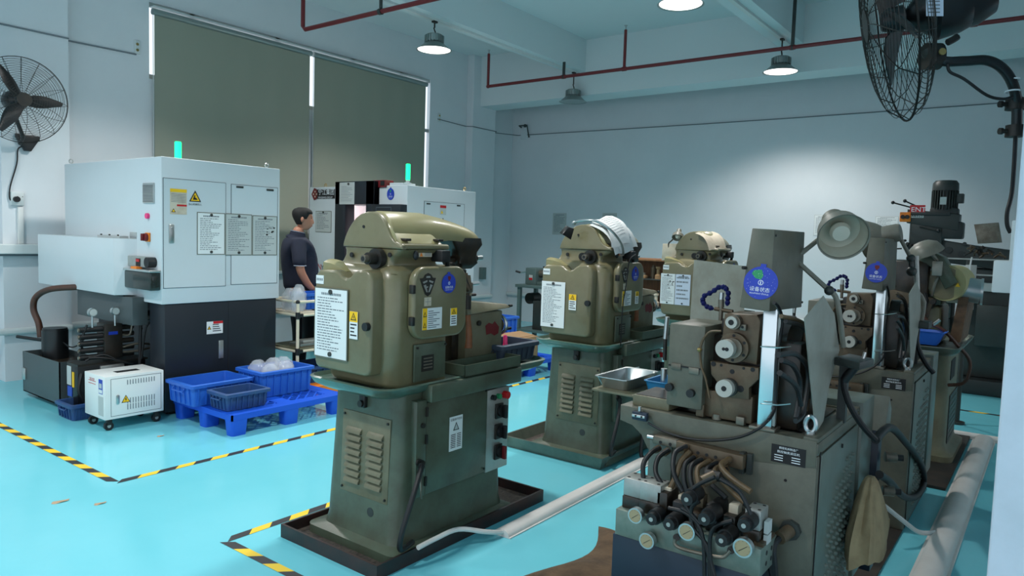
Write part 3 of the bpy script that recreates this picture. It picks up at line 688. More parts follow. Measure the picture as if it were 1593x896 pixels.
    # outboard bracket, arbor, hob and centre
    g = G(); g.loft([[Vector((x, y, z)) for x, y in rrect(xc-w, 2.56-d, xc+w, 2.56+d, .02)] for z, xc, w, d in ((1.47, 2.90, .12, .07), (1.435, 2.91, .115, .075), (1.395, 2.915, .08, .065), (1.365, 2.925, .07, .06), (1.335, 2.93, .078, .06), (1.305, 2.93, .05, .04))], 'oily_dark'); part('arbor_bracket', g, t, smooth=50)
    g = G(); g.cyl((2.80, 2.56, 1.345), (3.045, 2.56, 1.36), .022, 'oily_dark'); g.cyl((3.02, 2.56, 1.358), (3.10, 2.56, 1.362), .014, 'steel'); g.cyl((3.0, 2.56, 1.358), (3.03, 2.56, 1.36), .03, 'black_iron')
    for i in range(3): g.cyl((2.80, 2.5, 1.33-.012*i), (2.80, 2.5+.03, 1.33-.012*i), .014, 'black_iron', n=10)
    part('arbor', g, t)
    g = G(); g.box((2.78, 2.48, .80), (2.86, 2.60, 1.28), 'oily_dark', .01); g.box((2.80, 2.46, 1.18), (2.92, 2.58, 1.235), 'worn_steel', .008)
    for i in range(5): g.cyl((2.82+.012*i, 2.46, 1.26+.012*(i % 3)), (2.86, 2.44, 1.20), .016, 'black_iron' if i % 2 else 'worn_bronze', n=10)
    g.cyl((2.87, 2.50, 1.12), (2.87, 2.50, 1.30), .022, 'black_iron'); part('hob_slide', g, t)
    g = G(); g.tube([(2.845, 2.44, 1.16), (2.85, 2.44, 1.05), (2.855, 2.435, .96), (2.855, 2.435, .895)], lambda a: .017+.008*a, 'copper_rod', 14, 3); g.cyl((2.845, 2.44, 1.10), (2.845, 2.44, 1.17), .023, 'black_iron'); part('lever_handle', g, t, 'copper coloured rod')
    # work column and table
    g = G(); g.box((2.83, 2.43, .79), (3.14, 2.72, 1.075), 'khaki_panel', .008); g.box((2.80, 2.50, .79), (2.95, 2.72, 1.1), 'oily_dark'); wc = part('work_column', g, t)
    g = G(); g.fpoly(frY(2.4285), [(2.99, 1.0), (3.02, 1.015), (3.05, 1.005), (3.07, 1.02), (3.11, .985), (3.105, .95), (3.07, .94), (3.04, .955), (3.0, .95)], 0, 'dark_red'); g.fdisc(frY(2.43), 2.93, 1.02, .014, 0, .012, 'black_iron', 14); part('paint_patch', g, wc, 'dark red worn patch', smooth=0)
    g = G(); g.hexa([(2.82, 2.41, 1.07), (3.22, 2.43, 1.085), (3.22, 2.50, 1.085), (2.82, 2.74, 1.07), (2.84, 2.44, 1.145), (3.20, 2.45, 1.105), (3.20, 2.48, 1.105), (2.84, 2.72, 1.145)], 'khaki_panel', .006); g.cyl((3.21, 2.44, 1.095), (3.235, 2.44, 1.095), .008, 'black_iron', n=8); part('work_table', g, t)
    for x, y, z, r in ((3.06, 2.66, 1.17, .05), (3.15, 2.47, .99, .05)):
        g = G(); n = 24; ring = [Vector((x+.015, y+r*math.cos(2*PI*i/n), z+r*math.sin(2*PI*i/n))) for i in range(n)]
        g.tube(ring, .009, 'steel', 8, 1, closed=True); g.lathe([(.001, .02), (.028, .018), (.045, 0), (.001, -.01)], (x, y, z), (1, 0, 0), 'worn_bronze', 20); g.cyl((x-.02, y, z), (x+.05, y, z), .01, 'steel', n=10)
        g.cyl((x+.02, y-.045, z-.02), (x+.06, y-.045, z-.02), .009, 'black_rubber', n=10); part('handwheel', g, t)
    g = G(); g.tube([(3.0, 2.63, 1.19), (3.02, 2.6, 1.24), (2.98, 2.56, 1.24)], .005, 'steel', 6, 3); g.cyl((3.05, 2.70, 1.2), (3.20, 2.66, 1.21), .011, 'steel', n=10); part('feed_shaft', g, t)
    g = G()
    for i in range(5):
        y = 2.60+i*.016; g.box((2.94, y, 1.12), (2.943+.07, y+.013, 1.32), 'guard_sheet')
    part('splash_guard', g, t, 'pale metal splash sheet')
    # chip drawer resting part of the pan
    g = G(); a = (2.64, 2.265, .79); b = (3.10, 2.41, .848)
    g.box((a[0], a[1], a[2]), (b[0], b[1], a[2]+.005), 'olive_teal'); th = .005
    g.box(a, (b[0], a[1]+th, b[2]), 'olive_teal'); g.box((a[0], b[1]-th, a[2]), b, 'olive_teal'); g.box(a, (a[0]+th, b[1], b[2]), 'olive_teal'); g.box((b[0]-th, a[1], a[2]), b, 'olive_teal')
    g.box((2.65, 2.275, .797), (3.09, 2.40, .805), 'oily_dark'); part('chip_tray', g, t)
    # side gear door
    g = G(); prof = rrect(2.30, 1.0, 2.665, 1.335, .075, 8); prof = [(u, v) if v > 1.1 else (u+.0, v) for u, v in prof]
    g.prism([(u, 2.33, v) for u, v in prof], (0, -.045, 0), 'olive', .014, 3); dr = part('side_door', g, t, smooth=40)
    f = frY(2.285); g = G()
    for z in (1.09, 1.235): g.fbox(f, 2.285, z-.02, 2.302, z+.02, -.02, .008, 'black_iron', .003)
    part('hinge', g, dr)
    g = G(); pts = [(-.04, .0), (-.052, .028), (-.03, .03), (-.018, .045), (.0, .052), (.02, .045), (.03, .03), (.052, .028), (.04, .0), (.018, -.045), (-.0, -.055), (-.018, -.045)]
    cx, cy = 2.385, 1.255; g.prism([f(cx+a, cy+b, 0) for a, b in pts], (0, -.003, 0), 'black_iron')
    tt = .0036
    for poly in (((-.036, .012), (-.006, .02), (-.006, .012), (-.03, .004)), ((.036, .012), (.006, .02), (.006, .012), (.03, .004)), ((-.03, -.004), (-.014, .0), (-.002, -.036), (-.01, -.036)), ((.03, -.004), (.014, .0), (.002, -.036), (.01, -.036)), ((-.018, -.012), (.0, -.008), (.0, -.014), (-.016, -.018)), ((-.014, .030), (.014, .030), (.012, .038), (-.012, .038))):
        g.fpoly(f, [(cx+a, cy+b) for a, b in poly], tt, 'brushed')
    part('maker_emblem', g, dr, smooth=0)
    g = G(); g.fbox(f, 2.365, 1.155, 2.41, 1.195, 0, .002, 'paper_buff'); g.fbox(f, 2.386, 1.158, 2.388, 1.192, .002, .0024, 'ink'); g.fbox(f, 2.37, 1.174, 2.405, 1.176, .002, .0024, 'ink'); part('asset_label', g, dr, smooth=0)
    round_tag(dr, f, 2.525, 1.255, .046)
    g = G(); g.fbox(f, 2.355, 1.045, 2.485, 1.145, 0, .0015, 'paper'); g.fpoly(f, [(2.355, 1.045), (2.385, 1.045), (2.385, 1.145), (2.355, 1.145)], .002, 'yellow')
    for z in (1.055, 1.105): g.fpoly(f, [(2.359, z), (2.381, z), (2.37, z+.025)], .0025, 'ink_black'); g.fpoly(f, [(2.364, z+.003), (2.376, z+.003), (2.37, z+.018)], .003, 'yellow')
    for i in range(9): g.fpoly(f, [(2.392, 1.052+.0095*i), (2.392+.08*(.7+.3*math.sin(i*2.1)), 1.052+.0095*i), (2.392+.08*(.7+.3*math.sin(i*2.1)), 1.056+.0095*i), (2.392, 1.056+.0095*i)], .002, 'ink')
    part('safety_notice', g, dr, smooth=0)
    warning_label(dr, f, 2.545, 1.05, 2.59, 1.135, 5)
    # lower black plate
    f = frY(2.325); g = G(); g.fbox(f, 2.34, .80, 2.55, .975, 0, .012, 'olive_teal', .003); pl = part('access_plate', g, t)
    g = G(); g.fbox(f, 2.385, .845, 2.465, .92, .012, .015, 'black_iron')
    for i in range(4): g.fpoly(f, [(2.395, .858+.015*i), (2.455, .858+.015*i), (2.455, .864+.015*i), (2.395, .864+.015*i)], .016, 'worn_steel')
    for u, v in ((2.355, .96), (2.545, .96)): g.fdisc(f, u, v, .006, .012, .018, 'black_iron', 8)
    part('data_plate', g, pl, smooth=0)
    # labels, sockets and knob on the neck
    f = frY(2.395); g = G(); g.fbox(frY(2.36), 2.39, 1.378, 2.475, 1.403, 0, .012, 'paper_buff'); g.fpoly(frY(2.36), [(2.393, 1.38), (2.415, 1.38), (2.404, 1.40)], .0125, 'orange'); 
    for i in range(3): g.fpoly(frY(2.36), [(2.425, 1.382+.006*i), (2.468, 1.382+.006*i), (2.468, 1.385+.006*i), (2.425, 1.385+.006*i)], .0125, 'ink')
    part('lifting_label', g, nk, smooth=0)
    g = G(); g.box((2.49, 2.295, 1.355), (2.55, 2.37, 1.41), 'black_rubber', .006); g.tube([(2.54, 2.31, 1.37), (2.555, 2.32, 1.34), (2.56, 2.33, 1.32)], .012, 'black_rubber', 8); part('lamp_socket', g, t)
    g = G(); g.ball((2.355, 2.335, 1.385), .015, 'black_rubber', 12, (1, .8, 1.5)); part('knob', g, nk)
    # power cable from the door frame to the tray
    g = G(); g.tube([(2.375, 2.285, .42), (2.33, 2.25, .40), (2.25, 2.22, .30), (2.19, 2.22, .16), (2.20, 2.235, .08), (2.30, 2.26, .075)], .013, 'black_rubber', 10, 6); g.cyl((2.375, 2.285, .42), (2.35, 2.265, .415), .017, 'black_iron'); part('power_cable', g, t)
    g = G(); g.tube([(2.35, 2.27, .38), (2.35, 2.262, .3), (2.36, 2.27, .26)], .006, 'worn_steel', 6); part('drain_tap', g, t)
    return t
hob = hobber()
hob['label'] = 'nearest olive green gear hobbing machine, with one large white sheet on its end cover'; hob['group'] = 'green gear hobbing machines'
hobB = copy_tree(hob, (HX+1.89, HY, 0), 'middle green gear hobbing machine with loose white papers draped over its top', 'green gear hobbing machines')
hobC = copy_tree(hob, (HX+3.77, HY, 0), 'farthest paler gear hobbing machine with two sheets side by side on its end cover', 'green gear hobbing machines')
def cover_of(r): return [c for c in r.children if c.name.startswith('gear_cover')][0]
# documents on the covers
f = frX(2.148)
document('instruction_sheet', cover_of(hob), f, -2.782, .895, -2.555, 1.215, 21, frame='board', o=.004, lines=20)
warning_label(cover_of(hob), f, -2.537, 1.0, -2.482, 1.125, 22, o=.003)
f = frX(2.148+1.89)
document('instruction_sheet', cover_of(hobB), f, -2.79, .88, -2.60, 1.19, 23, lines=24, o=.003)
warning_label(cover_of(hobB), f, -2.567, 1.01, -2.51, 1.115, 24, o=.003)
f = frX(2.148+3.77)
document('instruction_sheet', cover_of(hobC), f, -2.80, .93, -2.665, 1.20, 25, lines=20, sketch=True, o=.003, label='left sheet with a small drawing')
document('instruction_sheet', cover_of(hobC), f, -2.66, .93, -2.52, 1.20, 26, 'paper_cool', lines=6, o=.003, label='right bluish sheet')
# drip trays
def drip_tray(x0, y0, x1, y1, h, k, label, flare=.0, rough='oily_dark'):
    g = G(); th = .008; r = [[(x0, y0), (x1, y0), (x1, y1), (x0, y1)]]
    def ring(e, z): return [Vector((x0-e, y0-e, z)), Vector((x1+e, y0-e, z)), Vector((x1+e, y1+e, z)), Vector((x0-e, y1+e, z))]
    g.loft([ring(0, 0), ring(flare, h), ring(flare-.012, h), ring(-.012, .01)], k); t = thing('drip_tray', label, 'tray', ((x0+x1)/2, (y0+y1)/2, 0), 'metal drip trays under the machines')
    part('tray_shell', g, t, smooth=20)
    g = G(); g.add([(x0+.01, y0+.01, .012), (x1-.01, y0+.01, .012), (x1-.01, y1-.01, .012), (x0+.01, y1-.01, .012)], [(0, 1, 2, 3)], 'dark_chip'); part('chip_layer', g, t)
    return t
drip_tray(2.06, 2.235, 3.32, 2.92, .065, 'tray_black', 'black steel drip tray full of chips under the nearest green machine')
drip_tray(4.02, 2.27, 5.3, 3.03, .085, 'tray_zinc', 'grey flared drip tray under the middle green machine', .03, 'rusty')
drip_tray(5.8, 2.27, 7.1, 3.03, .085, 'tray_zinc', 'grey drip tray under the farthest green machine', .03)
for h, z in ((hob, .012), (hobB, .012), (hobC, .012)): h.location.z = z
# white cable from duct to tray
g = G(); g.tube([(2.79, 2.11, .02), (2.68, 2.13, .05), (2.55, 2.2, .085), (2.42, 2.225, .075), (2.30, 2.225, .07)], .012, 'duct_white', 8, 5); solo('white_cable', g, 'white cable from the cable duct end over the rim of the black drip tray', 'cable')
g = G(); g.tube([(4.46, 2.25, .52), (4.44, 2.2, .45), (4.40, 2.16, .25), (4.36, 2.15, .06), (4.36, 2.12, .02)], .014, 'black_rubber', 8, 6); solo('power_cable', g, 'thick black cable dropping from the middle green machine to the floor duct', 'cable')
# draped papers and lamp on machine B
def curved_sheet(g, o, du, dv, nu, nv, bend, k, off=0):
    o = Vector(o); du = Vector(du); dv = Vector(dv); vs = []
    for j in range(nv+1):
        for i in range(nu+1):
            a = i/nu; b = j/nv; vs.append(o+du*a+dv*b+Vector(bend(a, b)))
    fs = [(j*(nu+1)+i, j*(nu+1)+i+1, (j+1)*(nu+1)+i+1, (j+1)*(nu+1)+i) for j in range(nv) for i in range(nu)]
    g.add(vs, fs, k)
D = 1.89
P0 = aty(908, 352, 2.5)
for i, (dx, dz, rot, lab) in enumerate(((0, 0, 0, 'white loose paper lowest of the stack draped over the middle green machine'), (.03, .012, .12, 'white loose paper in the middle of the draped stack'), (.06, .024, -.1, 'white loose paper on top of the draped stack, clamped by the lamp hose'))):
    g = G(); a = aty(917+dx*100, 350-dz*80, 2.50); du = aty(947+dx*80, 345, 2.50)-a+Vector((0, 0, dz)); dv = aty(957+rot*60, 397-dz*200, 2.31)-a
    curved_sheet(g, a, du, dv, 6, 8, lambda a_, b_: (0, -.035*math.sin(PI*b_), .03*math.sin(PI*b_)+.006*math.sin(a_*9+i)+dz), 'paper')
    for q in range(9):
        o_ = a+dv*(.12+.08*q)+du*.15+Vector((0, -.035*math.sin(PI*(.12+.08*q))-.004, .03*math.sin(PI*(.12+.08*q))+.008+dz)); g.add([o_, o_+du*.6, o_+du*.6+dv*.012, o_+dv*.012], [(0, 1, 2, 3)], 'ink')
    solo('loose_paper', g, lab, 'paper', 'papers draped over the middle green machine', 60)
t = thing('gooseneck_lamp', 'gooseneck work lamp with dark square shade bent over the middle green machine', 'lamp', (4.58, 2.30, 1.40))
g = G(); g.tube([aty(px, py, Y) for px, py, Y in ((970, 395, 2.30), (966, 378, 2.28), (950, 358, 2.3), (928, 344, 2.38), (905, 343, 2.48), (893, 347, 2.55))], .008, 'steel', 8, 6); part('gooseneck', g, t)
g = G(); c = aty(889, 358, 2.57); g.hexa([c+Vector((-.06, .03, -.03)), c+Vector((.0, .0, -.065)), c+Vector((.05, .06, -.05)), c+Vector((-.01, .09, -.02)), c+Vector((-.03, 0, .02)), c+Vector((.02, -.01, .01)), c+Vector((.03, .03, .02)), c+Vector((-.01, .04, .03))], 'black_paint', .004); part('lamp_shade', g, t)
g = G(); g.ball(aty(893, 347, 2.56), .016, 'steel', 10); part('joint', g, t)
g = G(); g.tube([(4.42, 2.29, 1.40), (4.30, 2.27, 1.36), (4.25, 2.26, 1.2), (4.2, 2.25, 1.08), (4.19, 2.25, .95), (4.21, 2.26, .80)], .004, 'black_rubber', 6, 6); part('lamp_cord', g, t)
# machine C: paper cloth on top, lamp, board
g = G(); o_ = aty(1081, 365, 2.52); curved_sheet(g, o_, aty(1108, 363, 2.52)-o_, aty(1103, 392, 2.36)-o_, 6, 8, lambda a, b: (0, -.02*math.sin(PI*b), .03*math.sin(PI*b)+.006*math.sin(a*8)+.012), 'paper_buff'); solo('cloth', g, 'beige cloth draped over the top of the farthest green machine', 'cloth', smooth=60)
t = thing('gooseneck_lamp', 'small round grey work lamp beside the top of the farthest green machine', 'lamp', (6.1, 2.85, 1.4))
c = atx(1054, 370, 6.05); g = G(); g.lathe([(.012, .10), (.022, .09), (.024, .06), (.05, .03), (.052, 0), (.047, 0), (.02, .05), (.001, .05)], c, (.45, .1, .6), 'lamp_grey', 24); part('lamp_shade', g, t)
g = G(); g.ball(c+Vector((.01, 0, .02)), .03, 'bulb', 12); part('lamp_bulb', g, t)
g = G(); g.tube([c+Vector((.03, 0, .04)), atx(1045, 374, 6.1), atx(1040, 380, 6.1), atx(1042, 395, 6.12)], .007, 'mill_grey', 6); part('arm', g, t)
g = G(); p = [atx(1031, 379, 6.1), atx(1056, 379, 6.1), atx(1049, 405, 6.1), atx(1029, 405, 6.1)]; g.prism(p, (.04, 0, 0), 'paper_buff', .003); solo('cardboard_sleeve', g, 'pinkish grey box leaning beside the small lamp on the farthest green machine', 'box')
# grey crate with pink funnel on the end of machine A's pan
def crate(x0, y0, x1, y1, z, h, k, label, group, t=.006, taper=.02, ribs=7, rot=0):
    th = thing('plastic_crate', label, 'crate', ((x0+x1)/2, (y0+y1)/2, z), group)
    def ring(e, zz, r=.02): return [Vector((x, y, zz)) for x, y in rrect(x0-e, y0-e, x1+e, y1+e, r, 3)]
    g = G(); g.loft([ring(-taper, z), ring(-.008, z+h-.03), ring(-.008-.0, z+h), ring(-.012-t, z+h), ring(-taper-t, z+t)], k); part('crate_shell', g, th, smooth=30)
    g = G(); 
    for a, b in ((.0, -.004), (.028, .024)):
        pass
    g.loft([ring(-.01, z+h-.028), ring(.008, z+h-.026), ring(.008, z+h-.004), ring(0, z+h), ring(-.008, z+h)], k, caps=False); part('rim', g, th, smooth=30)
    g = G()
    for i in range(ribs):
        a = (i+.5)/ribs; x = x0+.02+(x1-x0-.04)*a
        for yy, s in ((y0, -1), (y1, 1)): g.hexa([(x-.004, yy-s*taper, z+.01), (x+.004, yy-s*taper, z+.01), (x+.004, yy-s*taper+s*.012, z+.01), (x-.004, yy-s*taper+s*.012, z+.01), (x-.004, yy-s*.012, z+h-.03), (x+.004, yy-s*.012, z+h-.03), (x+.004, yy+s*.002, z+h-.03), (x-.004, yy+s*.002, z+h-.03)], k)
    m = max(3, int(ribs*(y1-y0)/(x1-x0)))
    for i in range(m):
        a = (i+.5)/m; y = y0+.02+(y1-y0-.04)*a
        for xx, s in ((x0, -1), (x1, 1)): g.hexa([(xx-s*taper, y-.004, z+.01), (xx-s*taper, y+.004, z+.01), (xx-s*taper+s*.012, y+.004, z+.01), (xx-s*taper+s*.012, y-.004, z+.01), (xx-s*.012, y-.004, z+h-.03), (xx-s*.012, y+.004, z+h-.03), (xx+s*.002, y+.004, z+h-.03), (xx+s*.002, y-.004, z+h-.03)], k)
    part('ribs', g, th, smooth=0)
    for xx, s in ((x0, -1), (x1, 1)):
        g = G(); ym = (y0+y1)/2; w = (y1-y0)*.2; xo = xx+s*.012
        g.tube([(xx-s*.01, ym-w, z+h-.03), (xo, ym-w, z+h*.62), (xo, ym+w, z+h*.62), (xx-s*.01, ym+w, z+h-.03)], .006, k, 6, 1); part('handle', g, th)
    return th
crate(3.06, 2.36, 3.40, 2.60, .797, .105, 'crate_slate', 'dark slate crate holding a pink funnel on the pan end of the nearest green machine', 'plastic crates', ribs=6)
c = Vector((3.23, 2.47, .815)); g = G(); g.lathe([(.058, 0), (.055, .02), (.04, .045), (.016, .06), (.012, .075), (.012, .11), (.008, .12), (.001, .12)], c, (0, .05, 1), 'pink', 24); solo('funnel', g, 'bright pink upside down funnel standing in the dark slate crate', 'funnel')
# ================================================================== GREY-GREEN TWO-SPINDLE MACHINES (front right, built once and copied)
def pX(pts, X): return [atx(px, py, X) for px, py in pts]
def twin():
    XF = 2.49; YR = .585
    t = thing('roller_machine', 'x', 'machine', (2.8, .9, .012))
    f = frX(XF); fy = frY(YR)
    g = G(); g.box((XF, YR, .012), (3.10, 1.20, .80), 'grey_green', .008)
    prof = [(-1.325, .792), (-1.325, .852), (-.59, .852), (-.59, .76), (-1.20, .70), (-1.23, .75), (-1.27, .78)]
    g.prism([(XF-.002, -a, b) for a, b in prof], (.10, 0, 0), 'grey_green', .003); cab = part('cabinet', g, t)
    g = G(); g.box((XF, YR, .80), (3.12, 1.32, .845), 'grey_green', .006); g.box((2.56, .66, .845), (3.05, 1.28, .852), 'oily_dark'); g.box((XF, YR, .845), (3.12, YR+.05, .862), 'grey_green', .004); part('bed_table', g, t)
    # vented panel
    g = G(); g.fbox(fy, 2.525, .05, 3.075, .80, 0, .006, 'vent_green', .003)
    g.prism([fy(2.515, .02, .001), fy(2.518, .81, .001), fy(2.525, .81, .001), fy(2.524, .02, .001)], (0, -.002, 0), 'ink_black')
    for j in range(17):
        for i in range(8):
            if i > j*1.6+2: continue
            u = 2.99-i*.046; z = .70-j*.037; 
            g.lathe([(.001, .011), (.006, .008), (.010, 0)], fy(u, z, .006), (0, -1, 0), 'vent_green', 8)
    g.fbox(fy, 2.8, .765, 2.803, .78, .006, .012, 'ink_black'); part('vent_panel', g, cab)
    g = G(); g.box((3.12, YR-.012, .15), (3.34, .86, .878), 'vent_green', .004); g.box((3.10, YR, .05), (3.14, .8, .85), 'grey_green'); part('switch_cabinet', g, t)
    # nameplate
    u0, v0 = ux(1201, 688, XF); u1, v1 = ux(1253, 728, XF)
    g = G(); g.fbox(f, u0, v1, u1, v0-.003, 0, .0025, 'ink_black'); w = u1-u0; h = v0-v1
    g.text('精密机床制造厂', h*.14, f, (u0+u1)/2, v1+h*.76, .003, 'white_print', 'CENTER'); g.text('数控轴类滚压机', h*.15, f, (u0+u1)/2, v1+h*.55, .003, 'white_print', 'CENTER', 1.1)
    for i in range(3):
        g.fpoly(f, [(u0+w*.1, v1+h*(.38-.13*i)), (u0+w*.35, v1+h*(.38-.13*i)), (u0+w*.35, v1+h*(.42-.13*i)), (u0+w*.1, v1+h*(.42-.13*i))], .003, 'white_print'); g.fpoly(f, [(u0+w*.6, v1+h*(.38-.13*i)), (u0+w*.85, v1+h*(.38-.13*i)), (u0+w*.85, v1+h*(.42-.13*i)), (u0+w*.6, v1+h*(.42-.13*i))], .003, 'white_print')
    part('nameplate', g, cab, 'black plate with white characters', smooth=0)
    g = G(); a, b = ux(1222, 747, XF); g.fdisc(f, a, b, .005, 0, .002, 'ink_black', 10)
    part('screw_hole', g, cab)
    # stepped gear box on the left
    g = G(); g.box((XF-.0, .995, .885), (2.74, 1.135, 1.195), 'grey_green', .006); g.box((XF-.004, 1.0, 1.035), (XF, 1.13, 1.04), 'ink_black')
    sb = part('side_gearbox', g, t)
    for u, z in ((-1.10, 1.035), (-1.03, 1.028)):
        h_ = G(); h_.fbox(f, u-.02, z-.012, u+.02, z+.012, 0, .006, 'worn_steel', .002); part('hinge', h_, sb)
    for u, z in ((-1.12, .955), (-1.035, .945)):
        h_ = G(); h_.fdisc(f, u, z, .015, 0, .018, 'black_rubber', 16); part('knob', h_, sb)
    # machine body behind the head
    g = G(); g.box((2.58, .68, .85), (2.98, 1.02, 1.16), 'oily_dark', .01); g.box((2.60, .80, 1.1), (2.95, .98, 1.22), 'black_iron', .01); part('spindle_body', g, t)
    # head
    g = G(); g.prism([atx(1127, 488, 2.53), atx(1120, 556, 2.53), atx(1177, 568, 2.53), atx(1183, 500, 2.53), atx(1178, 490, 2.53)], (.16, 0, 0), 'worn_bronze', .005); hd = part('spindle_head', g, t)
    f2 = frX(2.53); mm = lambda px, py: ux(px, py, 2.51)
    g = G(); u, v = mm(1141, 541); g.fdisc(f2, u, v, .054, 0, .022, 'worn_bronze', 36)
    for i in range(6):
        a = PI/6+PI/3*i; g.fdisc(f2, u+.044*math.cos(a), v+.044*math.sin(a), .0055, .022, .0235, 'ink_black', 10)
    g.fdisc(f2, u, v, .036, .022, .035, 'worn_steel', 30); part('bearing_flange', g, hd)
    g = G(); u, v = mm(1134, 541); g.fdisc(f2, u, v, .033, .035, .065, 'white_roller', 32); g.fdisc(f2, u-.003, v, .006, .065, .066, 'ink_black', 14); g.fdisc(f2, u+.009, v, .007, .065, .066, 'ink_black', 14); part('work_roller', g, hd, 'pale steel roller with two dark holes')
    g = G(); u, v = mm(1142, 501); g.fdisc(f2, u, v, .026, 0, .03, 'worn_steel', 28); g.fdisc(f2, u-.003, v, .021, .03, .042, 'white_roller', 28); g.fdisc(f2, u-.003, v, .010, .042, .043, 'ink_black', 16); part('upper_roller', g, hd)
    g = G(); u, v = mm(1155, 509); g.fbox(f2, u-.010, v-.012, u+.012, v+.010, 0, .02, 'worn_steel', .002); g.fdisc(f2, u, v, .005, .02, .021, 'ink_black', 10); part('clamp_nut', g, hd)
    # lower plate
    g = G(); g.prism(pX([(1105, 562), (1180, 573), (1180, 590), (1165, 604), (1165, 622), (1117, 616), (1117, 597), (1106, 582)], 2.50), (.03, 0, 0), 'worn_bronze', .003); lp = part('lower_plate', g, t)
    f3 = frX(2.50); g = G()
    for px, py, r in ((1110, 566, .009), (1122, 568, .005), (1139, 578, .0085), (1157, 573, .005), (1171, 575, .008), (1152, 605, .012)):
        u, v = ux(px, py, 2.50); g.fdisc(f3, u, v, r, 0, .0015, 'ink_black', 14)
    part('bolt_hole', g, lp, smooth=0)
    g = G(); u, v = ux(1130, 603, 2.48); g.fdisc(f3, u+.004, v, .033, 0, .02, 'mill_grey', 30); g.fdisc(f3, u, v, .031, .02, .045, 'white_roller', 30); g.fdisc(f3, u, v, .0095, .045, .046, 'ink_black', 14); part('lower_roller', g, lp)
    g = G(); g.box((2.52, .82, .86), (2.60, 1.0, .96), 'worn_bronze', .006); g.box((2.50, .84, .855), (2.53, .87, .885), 'worn_steel', .003); g.box((2.50, .99, .86), (2.52, 1.02, .905), 'worn_bronze', .003); g.cyl((2.53, .95, .855), (2.53, .95, .875), .018, 'worn_steel'); part('slide_base', g, t)
    # galvanised post and slanted control box
    g = G(); g.box((2.50, .745, .862), (2.54, .795, 1.28), 'bright_steel', .004); g.box((2.49, .73, .852), (2.56, .82, .865), 'worn_steel', .003); g.box((2.515, .738, .87), (2.53, .746, 1.27), 'brushed'); part('post', g, t, 'bright galvanised square post')
    a = atx(1150, 478, 2.42); b = atx(1197, 485, 2.43); c = atx(1170, 355, 2.46); d = atx(1205, 357, 2.465)
    e = aty(1247, 478, b.y); h_ = aty(1252, 361, d.y)
    e = Vector((e.x, e.y, e.z)); dpt = Vector((0, .07, 0))
    g = G(); g.hexa([b, e, e+Vector((0, a.y-b.y, 0)), a, d, h_, h_+Vector((0, c.y-d.y, 0)), c], 'grey_green', .003); cb = part('control_box', g, t)
    nx = (Vector(c)-Vector(a)); R_ = (Vector(b)-Vector(a)).normalized()
    U_ = (nx-R_*nx.dot(R_)).normalized(); N_ = R_.cross(U_)
    if N_.x > 0: N_ = -N_
    cc = atx(1183, 440, 2.43)
    # project tag centre onto the front face
    cc = cc - N_*((cc-Vector(a)).dot(N_))
    ft = lambda u, v, o=0: cc+R_*u+U_*v+N_*o
    twin.ft = ft
    g = G(); q = Vector(c)*.5+Vector(a)*.5; g.cyl(q+Vector((0, .0, -.0)), q+Vector((-.012, .006, 0)), .006, 'black_iron', n=10)
    for q in (Vector(d)+Vector((.008, -.002, -.02)), Vector(e)+Vector((-.01, -.002, .02))): g.cyl(q, q+Vector((0, -.004, 0)), .004, 'black_iron', n=8)
    part('screw', g, cb)
    g = G(); g.tube([aty(px, py, .735) for px, py in ((1204, 471), (1210, 476), (1216, 492), (1216, 510), (1208, 560), (1207, 600), (1205, 635), (1196, 653))], .006, 'black_rubber', 8, 5)
    p_ = [atx(px, py, 2.47) for px, py in ((1196, 653), (1180, 667), (1150, 680), (1110, 685), (1070, 682), (1035, 672), (1008, 658))]; g.tube([aty(1196, 653, .735)]+p_, .005, 'black_rubber', 8, 5); part('cable', g, t)
    # limit switch
    g = G(); u, v = ux(987, 637, 2.48); f4 = frX(2.48); u1, v1 = ux(1009, 655, 2.48); g.fbox(f4, u, v1, u1, v-.002, 0, .02, 'steel_blue', .003); g.fbox(f4, u+.002, v1+.012, u1-.006, v-.012, .02, .024, 'aluminium', .001)
    for k in (.3, .7): g.fdisc(f4, u+(u1-u)*k, (v+v1)/2, .004, .024, .026, 'ink_black', 10)
    g.cyl(f4((u+u1)/2-.004, v, .01), f4((u+u1)/2-.004, v+.018, .01), .006, 'steel', n=10); part('limit_switch', g, t)
    # table accessories: lip block, shelf plate
    g = G(); g.box((2.52, 1.135, .852), (2.72, 1.29, .895), 'khaki_panel', .004); g.box((2.53, 1.14, .893), (2.71, 1.28, .897), 'oily_dark'); part('chip_box', g, t)
    g = G(); g.box((2.66, 1.10, .846), (3.02, 1.56, .856), 'khaki_panel', .002); part('shelf_plate', g, t)
    # rear sheet guard
    g = G(); q = [atx(1080, 404, 2.95), atx(1160, 414, 2.80), atx(1157, 505, 2.80), atx(1072, 520, 2.95)]; nrm = Vector((.004, .002, 0)); g.hexa([q[3], q[2], q[2]+nrm, q[3]+nrm, q[0], q[1], q[1]+nrm, q[0]+nrm], 'guard_sheet'); 
    g.cyl((2.95, 1.15, .85), (2.95, 1.15, 1.2), .01, 'steel', n=8); part('rear_guard', g, t, 'pale sheet guard')
    # coolant hose of blue beads
    g = G(); path = [(1108, 480), (1100, 477), (1092, 469), (1096, 460), (1108, 454), (1118, 447), (1128, 446), (1133, 456), (1132, 468), (1131, 476)]
    P_ = pX(path, 2.62); L = []; rr_b = .012
    for i in range(len(P_)-1):
        for k in range(3): L.append(P_[i].lerp(P_[i+1], k/3))
    for i, p in enumerate(L): g.ball(p, .011 if i % 2 else .007, 'blue_beads', 8); part('coolant_hose', g, t, 'dark blue beaded hose')
